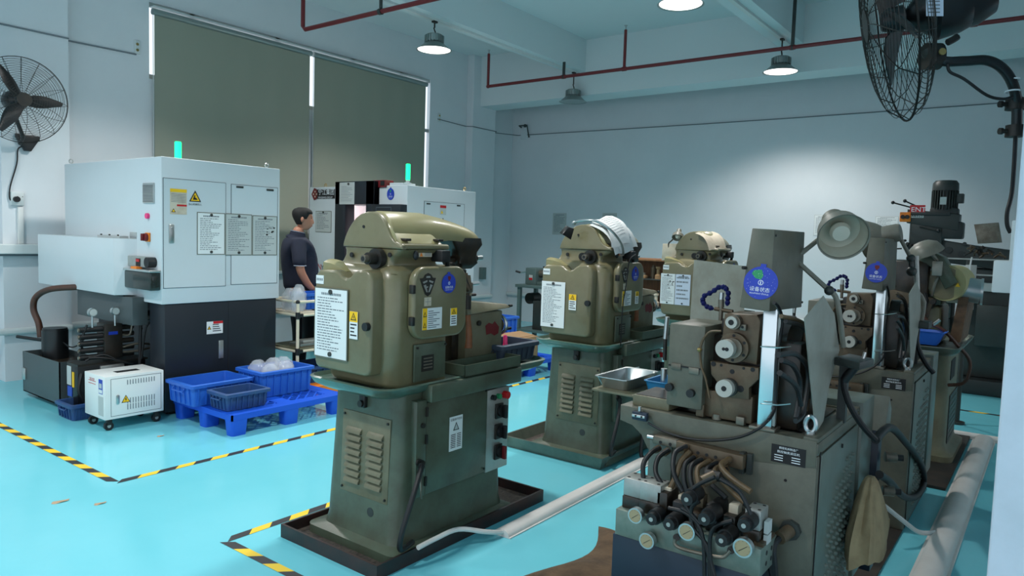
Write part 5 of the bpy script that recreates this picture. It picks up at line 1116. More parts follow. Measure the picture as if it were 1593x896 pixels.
# protruding white side box and dark chute under it
g = G(); g.prism([(2.62, 5.93, .93), (2.62, 7.42, .93), (2.77, 7.42, .93), (2.77, 5.86, .93)], (0, 0, .45), 'cnc_white', .006); g.box((2.70, 6.0, 1.38), (2.77, 6.4, 1.40), 'aluminium'); 
for yy in (6.05, 6.2, 6.35): g.cyl((2.71, yy, 1.40), (2.71, yy, 1.41), .008, 'black_iron', n=8)
part('side_cover', g, t, 'protruding white cover box')
g = G(); g.box((2.68, 5.75, .70), (2.80, 6.75, .92), 'cnc_grey', .003); part('chip_chute', g, t)
for p in ((2.80, 7.15), (3.72, 5.52)):
    g = G(); n = 14; c = Vector((*p, zt+.025)); g.tube([c+Vector((.016*math.cos(2*PI*i/n), 0, .016*math.sin(2*PI*i/n))) for i in range(n)], .005, 'steel', 6, 1, closed=True); g.cyl((p[0], p[1], zt), (p[0], p[1], zt+.012), .008, 'steel'); part('eye_bolt', g, t)
signal_lamp(t, 2.97, 5.6, zt-.03, .13)
# coolant tank with pump, hose
t = thing('coolant_tank', 'open dark grey coolant tank with black pump beside the left wall', 'tank', (2.45, 6.3, 0))
def tank_box(g, a, b, k, th=.008):
    (X0, Y0, Z0), (X1, Y1, Z1) = a, b
    g.box((X0, Y0, Z0), (X1, Y1, Z0+th), k); g.box((X0, Y0, Z0), (X0+th, Y1, Z1), k); g.box((X1-th, Y0, Z0), (X1, Y1, Z1), k); g.box((X0, Y0, Z0), (X1, Y0+th, Z1), k); g.box((X0, Y1-th, Z0), (X1, Y1, Z1), k)
g = G(); tank_box(g, (2.35, 6.27, .035), (2.66, 7.02, .38), 'cnc_grey'); g.box((2.362, 6.28, .04), (2.65, 7.01, .33), 'oily_dark'); g.box((2.4, 6.32, 0), (2.6, 6.85, .035), 'black_paint'); part('tank_body', g, t)
g = G(); fx2 = frX(2.35); g.fbox(fx2, -7.015, .14, -6.95, .24, 0, .012, 'aluminium', .003); part('sight_glass', g, t)
g = G(); g.cyl((2.52, 6.80, .33), (2.52, 6.80, .575), .1, 'black_paint', n=24); g.cyl((2.52, 6.80, .575), (2.52, 6.80, .59), .094, 'black_paint', n=24); g.cyl((2.46, 6.85, .48), (2.33, 7.08, .50), .014, 'black_rubber'); pm = part('pump', g, t)
g = G(); g.tube([(2.46, 6.94, .50), (2.45, 6.95, .62), (2.43, 7.0, .74), (2.44, 6.96, .85), (2.50, 6.8, .925), (2.66, 6.6, .95)], .026, 'hose_brown', 12, 6); part('hose', g, t, 'brown braided hose')
g = G(); g.tube([(2.55, 6.71, .47), (2.52, 6.5, .46), (2.50, 6.3, .50), (2.52, 6.15, .60)], .006, 'black_rubber', 6); part('cable', g, t)
# hydraulic power pack
t = thing('hydraulic_power_pack', 'black hydraulic power pack with gauges between the tank and the white wheeled cabinet', 'machine', (2.5, 5.8, 0))
g = G(); g.box((2.22, 5.74, .05), (2.74, 5.93, .38), 'black_paint', .004); g.box((2.22, 5.74, .38), (2.76, 5.94, .395), 'black_iron'); part('oil_tank', g, t)
fx3 = frX(2.22); g = G(); g.fbox(fx3, -5.925, .22, -5.85, .37, 0, .006, 'paper_grey', .002); g.fbox(fx3, -5.92, .13, -5.84, .21, 0, .004, 'tag_blue'); g.fbox(fx3, -5.83, .21, -5.80, .33, 0, .005, 'yellow'); part('label', g, t, smooth=0)
g = G(); g.box((2.38, 5.715, .24), (2.56, 5.74, .37), 'aluminium', .004); g.tube([(2.40, 5.71, .3), (2.47, 5.69, .31), (2.54, 5.71, .3)], .006, 'steel', 6); part('oil_cooler', g, t)
for k in range(3):
    x = 2.33+.17*k; g = G(); g.cyl((x, 5.72, .80), (x, 5.755, .80), .033, 'steel', n=24); g.cyl((x, 5.74, .77), (x, 5.74, .68), .007, 'steel', n=8); gg = part('pressure_gauge', g, t); g = G(); g.cyl((x, 5.719, .80), (x, 5.7205, .80), .027, 'paper_grey', n=24); part('dial', g, gg)
g = G(); g.box((2.42, 5.74, .42), (2.56, 5.88, .70), 'black_iron', .006); g.fbox(frY(5.74), 2.45, .61, 2.52, .635, 0, .003, 'tag_blue'); part('valve_manifold', g, t)
for i in range(5):
    g = G(); z = .44+.055*i; g.cyl((2.25, 5.78, z), (2.42, 5.78, z), .022, 'black_rubber'); g.cyl((2.56, 5.78, z), (2.66, 5.78, z), .02, 'black_iron'); g.cyl((2.24, 5.78, z), (2.25, 5.78, z), .014, 'worn_steel'); part('solenoid', g, t)
for i, (a, b, c) in enumerate((((2.56, 5.74, .50), (2.68, 5.73, .52), (2.78, 5.74, .50)), ((2.56, 5.74, .46), (2.66, 5.73, .46), (2.78, 5.75, .47)), ((2.30, 5.74, .44), (2.42, 5.71, .43), (2.62, 5.70, .36)), ((2.56, 5.76, .60), (2.62, 5.75, .60), (2.64, 5.75, .70)), ((2.30, 5.8, .48), (2.26, 5.78, .56), (2.30, 5.76, .70)), ((2.28, 5.75, .42), (2.40, 5.72, .46), (2.5, 5.7, .40)))):
    g = G(); g.tube([a, b, c], .009, 'worn_steel' if i < 2 or i == 3 else 'black_rubber', 8, 6); part('pipe', g, t)
for i, pts in enumerate((((2.72, 5.70, .86), (2.68, 5.69, .7), (2.67, 5.69, .3)), ((2.60, 5.72, .86), (2.64, 5.71, .74), (2.70, 5.71, .64)), ((2.76, 5.6, .74), (2.70, 5.64, .66), (2.68, 5.68, .4)), ((2.24, 5.72, .33), (2.21, 5.70, .2), (2.26, 5.70, .1)))):
    g = G(); g.tube(pts, .014 if i in (0, 3) else .008, 'black_rubber', 8, 6); part('hose', g, t)
g = G(); g.box((2.70, 5.55, .72), (2.79, 5.66, .80), 'mill_grey', .004); g.cyl((2.68, 5.6, .74), (2.71, 5.6, .75), .014, 'brushed'); part('junction_box', g, t)
t.location = Vector(t.location)+Vector((.15, .24, 0))
# white wheeled cabinet (chiller / transformer)
t = thing('wheeled_cabinet', 'white wheeled cabinet with slotted side and yellow high-voltage triangle', 'cabinet', (2.52, 5.52, 0))
X0, X1, Y0, Y1, Z0, Z1 = 2.30, 2.725, 5.355, 5.685, .085, .40
g = G(); g.box((X0, Y0, Z0), (X1, Y1, Z1), 'cabinet_white', .004); b = part('housing', g, t)
f = frY(Y0); g = G(); thinrect(g, f, X0+.04, Z0+.02, X1-.02, Z1-.02, .003, .001, 'panel_line_and_shadow'); part('door_gap', g, b, smooth=0)
g = G()
for i in range(11): 
    u = X0+.155+i*.0195; g.fbox(f, u, .325, u+.006, .36, 0, .0015, 'ink')
    for z in (.14, .185): 
        if not (z > .17 and i < 0): g.fbox(f, u, z, u+.006, z+.04, 0, .0015, 'ink')
part('ventilation_slots', g, b, smooth=0)
g = G(); q = rrect(X0+.075, .19, X0+.10, .26, .0124, 6); g.prism([f(a, c, 0) for a, c in q], (0, -.006, 0), 'aluminium', .002); part('latch', g, b)
g = G(); cx, cz = X0+.145, .215; g.fpoly(f, [(cx-.032, cz-.02), (cx+.032, cz-.02), (cx, cz+.036)], .0012, 'ink_black'); g.fpoly(f, [(cx-.025, cz-.016), (cx+.025, cz-.016), (cx, cz+.028)], .0016, 'yellow'); g.fpoly(f, [(cx-.003, cz+.014), (cx+.006, cz+.014), (cx+.001, cz+.003), (cx+.007, cz+.003), (cx-.003, cz-.013), (cx, cz), (cx-.006, cz)], .002, 'ink_black'); part('warning_triangle', g, b, smooth=0)
fx = frX(X0); g = G(); g.fbox(fx, -5.45, .27, -5.39, .375, 0, .002, 'tag_blue'); g.fbox(fx, -5.447, .275, -5.393, .30, .002, .0026, 'paper'); g.fbox(fx, -5.44, .31, -5.40, .345, .002, .0026, 'paper_grey'); part('control_panel', g, b, smooth=0)
g = G(); 
for i in range(2): g.fbox(fx, -5.62, .345-.02*i, -5.50+.0*i, .349-.02*i, 0, .001, 'red')
g.text('稳压电源', .02, fx, -5.60, .353, .001, 'red'); g.fbox(fx, -5.46, .11, -5.38, .25, 0, .001, 'paper_grey'); part('printed_label', g, b, smooth=0)
g = G(); g.box((X0+.13, Y0+.10, Z1), (X0+.30, Y0+.17, Z1+.002), 'ink_black'); g.box((X0+.12, Y0+.09, Z1-.001), (X0+.31, Y0+.18, Z1+.001), 'cabinet_white'); part('top_slot', g, b)
for x in (X0+.04, X1-.04):
    for y in (Y0+.04, Y1-.04):
        g = G(); g.cyl((x, y-.012, .032), (x, y+.012, .032), .032, 'black_rubber', n=20); g.cyl((x, y-.013, .032), (x, y+.013, .032), .013, 'brushed', n=14); g.box((x-.014, y-.018, .04), (x+.02, y+.018, Z0), 'black_iron', .003); part('caster', g, t)
crate(2.30, 5.76, 2.56, 5.93, 0.0, .13, 'crate_dull', 'small dull blue crate on the floor left of the white wheeled cabinet', 'plastic crates', ribs=6) if False else crate(2.25, 5.80, 2.44, 6.08, 0.0, .125, 'crate_dull', 'small dull blue crate on the floor left of the white wheeled cabinet', 'plastic crates', ribs=4)
# ---- pallets
def pallet(x0, y0, x1, y1, h, label):
    t = thing('plastic_pallet', label, 'pallet', ((x0+x1)/2, (y0+y1)/2, 0), 'blue plastic pallets')
    g = G(); th = .022
    g.box((x0, y0, h-th-.02), (x1, y0+.012, h), 'pallet_blue'); g.box((x0, y1-.012, h-th-.02), (x1, y1, h), 'pallet_blue'); g.box((x0, y0, h-th-.02), (x0+.012, y1, h), 'pallet_blue'); g.box((x1-.012, y0, h-th-.02), (x1, y1, h), 'pallet_blue')
    for a in (x0+.004, (x0+x1)/2-.06, x1-.124): g.box((a, y0+.004, h-th-.001), (a+.12, y1-.004, h-.0015), 'pallet_blue')
    for b in (y0+.006, (y0+y1)/2-.05, y1-.106): g.box((x0+.006, b, h-th), (x1-.006, b+.10, h-.0005), 'pallet_blue')
    # lattice
    for (xa, xb) in ((x0+.12, (x0+x1)/2-.06), ((x0+x1)/2+.06, x1-.12)):
        for (ya, yb) in ((y0+.10, (y0+y1)/2-.05), ((y0+y1)/2+.05, y1-.10)):
            n = 4
            for i in range(-n, n+1):
                for s in (1, -1):
                    # diagonal bar clipped to the cell
                    L = (xb-xa); Hh = (yb-ya); k = 1.0*s; c = (ya+yb)/2+i*.085
                    pts = []
                    for x in (xa, xb):
                        y = c+k*(x-(xa+xb)/2); pts.append((x, y))
                    (xA, yA), (xB, yB) = pts
                    def clip(xA, yA, xB, yB):
                        t0, t1 = 0, 1; dx, dy = xB-xA, yB-yA
                        for p, q in ((-dy, yA-ya), (dy, yb-yA)):
                            if abs(p) < 1e-9:
                                if q < 0: return None
                            else:
                                r = q/p
                                if p < 0: t0 = max(t0, r)
                                else: t1 = min(t1, r)
                        if t0 >= t1: return None
                        return (xA+dx*t0, yA+dy*t0, xA+dx*t1, yA+dy*t1)
                    c_ = clip(xA, yA, xB, yB)
                    if c_:
                        a, b = Vector((c_[0], c_[1], 0)), Vector((c_[2], c_[3], 0)); d = (b-a)
                        if d.length < .02: continue
                        d.normalize(); nn = Vector((-d.y, d.x, 0))*.006; zt_2 = Vector((0, 0, h-.003 if s > 0 else h-.004)); zb_2 = Vector((0, 0, h-.012))
                        g.hexa([a-nn+zb_2, b-nn+zb_2, b+nn+zb_2, a+nn+zb_2, a-nn+zt_2, b-nn+zt_2, b+nn+zt_2, a+nn+zt_2], 'pallet_blue')
    part('deck', g, t, smooth=0)
    for a in (x0, (x0+x1)/2-.07, x1-.14):
        for b in (y0, (y0+y1)/2-.05, y1-.11):
            g = G(); r0 = [Vector((x, y, h-th)) for x, y in rrect(a, b, a+.14, b+.11, .025, 3)]; r1 = [Vector((x, y, 0)) for x, y in rrect(a+.012, b+.01, a+.128, b+.10, .022, 3)]
            g.loft([r1, r0], 'pallet_blue'); part('foot', g, t)
    return t
pallet(2.83, 4.60, 3.86, 5.42, .158, 'bright blue lattice pallet in front of the white machine, carrying three crates')
crate(2.75, 4.99, 3.25, 5.37, .16, .165, 'crate_blue', 'bright blue empty crate at the left end of the near pallet', 'plastic crates')
crate(2.85, 4.70, 3.21, 4.96, .16, .13, 'crate_dull', 'small dull dark blue crate at the front of the near pallet', 'plastic crates')
crate(3.27, 4.90, 3.77, 5.26, .16, .205, 'crate_blue', 'bright blue crate filled with clear plastic bags on the near pallet', 'plastic crates')
# clear bags: crumpled film shells
def film_bag(x, y, z, rx, ry, h, seed, label, group):
    rnd = random.Random(seed); g = G(); n = 22; rows = []; ph = rnd.uniform(0, 6)
    for j in range(13):
        a = j/12; w0 = max(.02, 1-a**2.2)**.5*(.8+.25*math.sin(PI*min(1, a*1.4))); ring = []
        for i in range(n):
            q = 2*PI*i/n; w = w0*(1+.10*math.sin(3*q+ph)+rnd.uniform(-.13, .13)); ring.append(Vector((x+rx*w*math.cos(q), y+ry*w*math.sin(q), z+h*math.sin(a*PI/2)*(1+.10*math.sin(2*q+ph)*(1-a))+rnd.uniform(-.006, .006)*(1-a))))
        rows.append(ring)
    g.loft(rows, 'plastic_film', caps=False); solo('plastic_bag', g, label, 'plastic bag', group, smooth=70)
for i, (x, y, h) in enumerate(((3.38, 5.12, .13), (3.42, 5.00, .11), (3.50, 5.08, .14), (3.55, 4.99, .12), (3.62, 5.12, .13))):
    film_bag(x, y, .28, .07, .075, h+.02, i+1, ['leftmost crumpled clear bag in the bright blue crate with bags', 'clear bag at the front left of the bright blue crate', 'tallest clear bag in the middle of the bright blue crate', 'clear bag at the front right of the bright blue crate', 'rightmost crumpled clear bag in the bright blue crate'][i], 'clear bags in the near crate')
# far pallet with cardboard box and blue crate
pallet(5.73, 4.40, 6.8, 5.2, .158, 'blue pallet behind the nearest green machine, carrying a cardboard box')
t = thing('cardboard_box', 'brown cardboard box with two white labels on the far pallet', 'box', (6.15, 4.6, .16))
g = G(); g.box((5.80, 4.45, .16), (6.40, 4.85, .42), 'cardboard', .004); bx = part('carton', g, t)
g = G(); f = frY(4.45); g.fbox(f, 6.08, .20, 6.16, .33, 0, .002, 'paper'); g.fbox(f, 6.18, .20, 6.26, .33, 0, .002, 'paper'); 
for a in (6.10, 6.20): g.fdisc(f, a+.02, .28, .014, .002, .003, 'paper_grey', 12)
part('label', g, bx, smooth=0)
g = G(); g.hexa([(5.80, 4.50, .42), (6.40, 4.50, .42), (6.40, 4.7, .44), (5.80, 4.7, .44), (5.80, 4.50, .425), (6.40, 4.50, .425), (6.40, 4.7, .45), (5.80, 4.7, .45)], 'cardboard'); part('flap', g, t)
g = G(); g.box((6.42, 4.5, .16), (6.48, 4.95, .40), 'pallet_blue', .01); solo('blue_slab', g, 'upright blue plastic slab beside the cardboard box on the far pallet', 'slab')
crate(6.05, 4.9, 6.65, 5.2, .16, .42, 'crate_blue', 'tall bright blue crate standing behind the cardboard box on the far pallet', 'plastic crates')
crate(5.1, 4.62, 5.7, 5.0, .0, .42, 'plastic_film', 'translucent plastic crate standing left of the tall blue crate', 'plastic crates', ribs=5)

# ---- second white machine
t = thing('cnc_machine', 'white machine with black framed doorway and lit pinkish interior, right of the person', 'machine', (6.0, 6.4, 0), 'white cnc machines')
X0, X1, Y0, Y1, ZT = 5.50, 6.64, 5.60, 7.28, 2.01
g = G(); g.box((X0, Y0, .80), (X1, 6.05, ZT), 'cnc_white', .006); g.box((5.75, 6.05, .8), (X1, Y1, ZT), 'cnc_white', .006); g.box((X0, 6.70, .80), (X1, Y1, ZT-.0), 'cnc_white', .006); enc = part('upper_housing', g, t)
g = G(); g.box((X0+.02, Y0+.02, 0), (X1-.02, Y1-.02, .80), 'cnc_dark', .004); part('base_cabinet', g, t)
g = G(); g.box((5.42, 6.52, .80), (5.56, 6.70, ZT+.05), 'cnc_dark', .004); g.box((5.42, 6.04, .80), (5.56, 6.17, ZT+.05), 'cnc_dark', .004); g.box((5.42, 6.04, 1.80), (5.56, 6.70, ZT+.05), 'cnc_dark', .004); g.box((5.42, 6.04, .7), (5.56, 6.70, .9), 'cnc_dark', .004); part('door_frame', g, t, 'black door frame')
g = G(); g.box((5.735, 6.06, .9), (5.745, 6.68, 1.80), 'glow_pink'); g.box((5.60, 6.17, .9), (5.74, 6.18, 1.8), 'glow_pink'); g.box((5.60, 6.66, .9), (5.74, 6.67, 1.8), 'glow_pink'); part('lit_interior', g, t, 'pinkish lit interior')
g = G(); g.box((5.66, 6.40, .9), (5.70, 6.43, 1.8), 'cnc_white'); g.box((5.55, 6.17, 1.62), (5.6, 6.21, 1.74), 'dark_red'); part('inner_door', g, t)
f = frX(5.42); g = G(); g.fbox(f, -6.62, 1.80, -6.36, 2.05, 0, .004, 'paper_grey', .002)
for i in range(10): g.fpoly(f, [(-6.59, 2.0-.018*i), (-6.59+.1+.1*abs(math.sin(i*2.2)), 2.0-.018*i), (-6.59+.1+.1*abs(math.sin(i*2.2)), 2.004-.018*i), (-6.59, 2.004-.018*i)], .0045, 'ink')
g.fdisc(f, -6.46, 2.03, .014, .004, .012, 'magnet', 12); part('notice_sheet', g, t, smooth=0)
g = G(); f = frX(5.46); a, b = ux(590, 321, 5.46); c, d = ux(641, 335, 5.46); g.box((5.40, 5.60, 1.66), (5.50, 6.05, 1.80), 'cnc_dark', .006); thinrect(g, frX(5.40), -5.98, 1.68, -5.74, 1.77, .005, .001, 'panel_line_and_shadow'); part('operator_panel', g, t, 'black operator panel')
round_tag(enc, frX(X0), *ux(608, 302, X0), .055, name='tag', sy=1.15)
f = frX(X0); u, v = ux(486, 295, X0); u1, v1 = ux(521, 309, X0)
g = G(); g.fbox(f, u+.05, v1, u1, v, 0, .004, 'ink_black'); cx = u+.06; cz = (v+v1)/2; g.fpoly(f, [(cx-.07, cz), (cx-.02, cz+.075), (cx+.03, cz+.06), (cx+.045, cz), (cx+.03, cz-.06), (cx-.02, cz-.075)], .006, 'dark_red'); 
for a_ in ((-.03, .0), (.0, .03), (.0, -.03), (.028, 0)): g.fpoly(f, [(cx+a_[0]-.014, cz+a_[1]), (cx+a_[0], cz+a_[1]-.014), (cx+a_[0]+.014, cz+a_[1]), (cx+a_[0], cz+a_[1]+.014)], .007, 'paper_buff')
g.text('宁江集团', .075, f, cx+.055, cz-.005, .005, 'white_print'); g.text('NINGJIANG GROUP', .030, f, cx+.055, cz-.05, .005, 'white_print'); part('logo_sign', g, enc, 'black sign with red emblem', smooth=0)
u, v = ux(492, 329, X0); u1, v1 = ux(515, 361, X0); document('notice_sheet', enc, f, u, v1, u1, v, 51, 'paper_grey', .003, 10, 'board', magnets=1)
u, v = ux(494, 412, X0); g = G(); g.text('YKJ3610', .085, f, u+.07, v-.055, .003, 'ink_black'); g.text('N', .10, f, u, v-.055, .003, 'red'); part('model_lettering', g, enc, smooth=0)
u, v = ux(526, 316, X0); g = G(); g.fbox(f, u-.05, v-.62, u+.03, v, 0, .003, 'paper_buff'); 
for i in range(3): g.fpoly(f, [(u-.045, v-.45-.06*i), (u+.025, v-.45-.06*i), (u+.025, v-.425-.06*i), (u-.045, v-.425-.06*i)], .0035, 'red')
part('label_strip', g, enc, smooth=0)
f = frY(Y0); g = G(); a, b = uy(660, 313, Y0); c, d = uy(719, 430, Y0); g.fbox(f, a, 1.0, c, b, 0, .004, 'cnc_white'); thinrect(g, f, a-.003, 1.0, c+.003, b+.003, .004, .005, 'panel_line_and_shadow'); 
part('door', g, enc)
for px in (666, 713): 
    g = G(); a, b = uy(px, 317 if px < 700 else 320, Y0); g.fbox(f, a-.03, b-.008, a+.03, b+.008, .004, .01, 'mill_grey', .002); part('hinge', g, enc)
g = G(); a, b = uy(689, 322, Y0); g.fbox(f, a-.05, b-.012, a+.05, b+.018, .004, .006, 'red'); g.fbox(f, a-.05, b-.09, a+.05, b-.012, .004, .006, 'paper_grey'); g.fpoly(f, [(a-.04, b-.075), (a+.0, b-.075), (a-.02, b-.035)], .0065, 'yellow'); g.fpoly(f, [(a-.04, b-.19), (a+.04, b-.19), (a, b-.12)], .0055, 'ink_black'); g.fpoly(f, [(a-.028, b-.183), (a+.028, b-.183), (a, b-.135)], .006, 'yellow'); part('warning_label', g, enc, smooth=0)
g = G(); g.box((5.52, 5.70, ZT), (5.72, 5.9, ZT+.03), 'cnc_white', .004); part('top_box', g, t)
g = G(); g.box((5.48, 5.92, ZT-.02), (5.60, 6.12, ZT+.06), 'dark_red', .004); g.box((5.475, 5.94, ZT), (5.48, 6.0, ZT+.05), 'ink_black'); part('top_sign', g, t, 'dark red sign on top')
signal_lamp(t, 5.62, 5.72, ZT+.03, .17)
g = G(); g.box((X1, Y0+.25, 1.2), (X1+.05, Y0+.5, 1.85), 'brushed', .004)
for i in range(12): g.box((X1+.05, Y0+.27, 1.24+.05*i), (X1+.056, Y0+.48, 1.265+.05*i), 'ink_black')
part('side_vent', g, t)
for p in ((5.60, 7.1), (6.5, 5.66)):
    g = G(); n = 14; c = Vector((*p, ZT+.03)); g.tube([c+Vector((0, .018*math.cos(2*PI*i/n), .018*math.sin(2*PI*i/n))) for i in range(n)], .005, 'brass', 6, 1, closed=True); g.cyl((p[0], p[1], ZT), (p[0], p[1], ZT+.014), .008, 'steel'); part('eye_bolt', g, t)
# ---- cart with crates, trays and bags
t = thing('tube_cart', 'cream tube cart with black joints and shelves in front of the standing person', 'cart', (4.2, 5.45, 0))
cx0, cx1, cy0, cy1 = 3.88, 4.55, 5.28, 5.72
for x in (cx0, cx1):
    for y in (cy0, cy1):
        g = G(); g.cyl((x, y, .06), (x, y, .86), .014, 'cream_tube', n=14); part('post', g, t)
        for z in (.42, .74):
            g = G(); g.cyl((x, y, z-.03), (x, y, z+.03), .02, 'black_rubber', n=12); g.box((x, y-.017, z-.015), (x+(.05 if x == cx0 else -.05), y+.017, z+.015), 'black_rubber', .004); part('joint', g, t)
        g = G(); g.ball((x, y, .86), .02, 'black_rubber', 10); part('joint', g, t)
        g = G(); g.cyl((x, y-.014, .03), (x, y+.014, .03), .03, 'black_rubber', n=16); part('caster', g, t)
g = G()
for z in (.42, .74, .86):
    for y in (cy0, cy1): g.cyl((cx0, y, z), (cx1, y, z), .013, 'cream_tube', n=12)
    for x in (cx0, cx1): g.cyl((x, cy0, z), (x, cy1, z), .013, 'cream_tube', n=12)
part('rails', g, t)
for z in (.42, .74):
    g = G(); g.box((cx0, cy0, z+.012), (cx1, cy1, z+.024), 'khaki_panel' if z < .5 else 'paper_buff'); part('shelf', g, t)
crate(4.08, 5.42, 4.5, 5.68, .766, .15, 'crate_blue', 'blue crate on the top shelf of the cart under the hand of the person', 'plastic crates', ribs=5)
crate(4.1, 5.36, 4.5, 5.66, .0, .16, 'crate_dull', 'dull blue crate on the floor beneath the cart', 'plastic crates', ribs=5) if False else None
g = G(); g.box((3.95, 5.33, .446), (4.35, 5.5, .475), 'steel', .006); g.box((4.0, 5.36, .475), (4.3, 5.46, .50), 'brushed', .01); solo('metal_tray', g, 'flat grey metal tray on the lower shelf of the cart', 'tray')
g = G(); g.box((4.22, 5.5, .447), (4.5, 5.68, .70), 'black_paint', .01); solo('black_bin', g, 'black bin at the back of the lower shelf of the cart', 'bin')
g = G(); g.box((4.12, 5.30, .766), (4.45, 5.40, .775), 'mill_grey', .002)
for i in range(6): g.cyl((4.15+.05*i, 5.35, .775), (4.15+.05*i, 5.35, .785), .014, 'steel', n=10)
solo('parts_tray', g, 'small metal parts tray at the front edge of the cart top', 'tray')
for i, (x, y, h) in enumerate(((3.93, 5.36, .22), (3.99, 5.42, .24), (3.96, 5.52, .2))):
    film_bag(x, y, .766, .06, .065, h, i+11, ['clear plastic bag at the front left corner of the cart top', 'tallest clear plastic bag on the cart top', 'clear plastic bag at the back of the cart top, behind the other two'][i], 'clear bags on the cart')
g = G(); g.box((4.1, 5.9, 0), (4.5, 6.2, .02), 'dark_red', .004) if False else g.box((3.9, 5.05, .0), (4.25, 5.20, .14), 'orange', .01); solo('orange_box', g, 'small orange-red box on the floor right of the near pallet', 'box')
crate(4.0, 5.33, 4.5, 5.7, .03, .22, 'crate_dull', 'dark blue crate under the lowest shelf of the cart', 'plastic crates', ribs=6)
# ================================================================== PERSON
def skin_mesh(name, pts, edges, root, k, parent, sub=2):
    """pts: list of (Vector, rx, ry)"""
    me = bpy.data.meshes.new(name); me.from_pydata([p for p, *_ in pts], edges, [])
    ob = bpy.data.objects.new(name, me); COL.objects.link(ob)
    m = ob.modifiers.new('skin', 'SKIN'); m.use_smooth_shade = True
    layer = me.skin_vertices[0].data if me.skin_vertices else None
    if layer is None:
        bm = bmesh.new(); bm.from_mesh(me); bm.verts.layers.skin.verify(); bm.to_mesh(me); bm.free(); layer = me.skin_vertices[0].data
    for i, (p, rx, ry) in enumerate(pts): layer[i].radius = (rx, ry); layer[i].use_root = (i == root)
    sm = ob.modifiers.new('sub', 'SUBSURF'); sm.levels = sub; sm.render_levels = sub
    dg = bpy.context.evaluated_depsgraph_get(); dg.update()
    me2 = bpy.data.meshes.new_from_object(ob.evaluated_get(dg)); bpy.data.objects.remove(ob)
    vs = [v.co.copy() for v in me2.vertices]; fs = [list(p.vertices) for p in me2.polygons]
    return vs, fs
PB = Vector((4.36, 5.93, 0)); HD = math.atan2(-.50, .866)   # facing right and slightly away
def bp_(f, l, z): # forward, left, up in body frame
    return PB+Vector((math.cos(HD)*f-math.sin(HD)*l, math.sin(HD)*f+math.cos(HD)*l, z))
per = thing('person', 'black haired person in a navy polo shirt standing behind the tube cart, looking right', 'person', PB)
pts = [(bp_(0, 0, .90), .13, .15), (bp_(0, 0, 1.02), .125, .15), (bp_(-.01, 0, 1.18), .12, .15), (bp_(-.02, 0, 1.30), .10, .14), (bp_(-.025, 0, 1.40), .065, .075), (bp_(-.01, 0, 1.46), .058, .058), (bp_(.01, 0, 1.53), .055, .055),
       (bp_(-.02, -.17, 1.34), .052, .052), (bp_(-.02, -.225, 1.24), .048, .048), (bp_(-.01, -.25, 1.10), .043, .043), (bp_(.06, -.235, .98), .036, .036), (bp_(.12, -.22, .92), .025, .03),
       (bp_(-.02, .17, 1.34), .052, .052), (bp_(-.01, .225, 1.24), .048, .048), (bp_(0, .25, 1.10), .043, .043), (bp_(.06, .235, .98), .036, .036), (bp_(.11, .22, .90), .025, .03),
       (bp_(0, -.09, .80), .085, .09), (bp_(.02, -.10, .48), .06, .06), (bp_(0, -.10, .10), .042, .042), (bp_(0, .09, .80), .085, .09), (bp_(.03, .11, .48), .06, .06), (bp_(.02, .12, .10), .042, .042)]
edges = [(0, 1), (1, 2), (2, 3), (3, 4), (4, 5), (5, 6), (3, 7), (7, 8), (8, 9), (9, 10), (10, 11), (3, 12), (12, 13), (13, 14), (14, 15), (15, 16), (0, 17), (17, 18), (18, 19), (0, 20), (20, 21), (21, 22)]
bv, bf = skin_mesh('body', pts, edges, 0, 'skin', per)
g = G(); g.add(bv, bf, 'skin')
# hands: palm and five fingers each
for s, w in ((-1, bp_(.12, -.22, .925)), (1, bp_(.11, .22, .905))):
    fwd = Vector((math.cos(HD), math.sin(HD), -.35)).normalized(); side = Vector((-math.sin(HD), math.cos(HD), 0))
    L = [(w, .022, .030), (w+fwd*.045, .018, .036)]; E_ = [(0, 1)]
    base = 1
    for i, ln in enumerate((.070, .078, .072, .058)):
        o = side*((-.027+.018*i)*(-s)*-1); a = w+fwd*.075+o; b = a+fwd*ln*.5+Vector((0, 0, -.006)); c = b+fwd*ln*.35+Vector((0, 0, -.022))
        n0 = len(L); L += [(a, .010, .010), (b, .009, .009), (c, .0075, .0075)]; E_ += [(1, n0), (n0, n0+1), (n0+1, n0+2)]
    n0 = len(L); a = w+fwd*.03+side*(.03*s*-1); b = a+fwd*.03+side*(.018*s*-1)+Vector((0, 0, -.01)); c = b+fwd*.03+Vector((0, 0, -.008)); L += [(a, .012, .012), (b, .010, .010), (c, .008, .008)]; E_ += [(0, n0), (n0, n0+1), (n0+1, n0+2)]
    v_, f_ = skin_mesh('hand', L, E_, 0, 'skin', per); g.add(v_, f_, 'skin')
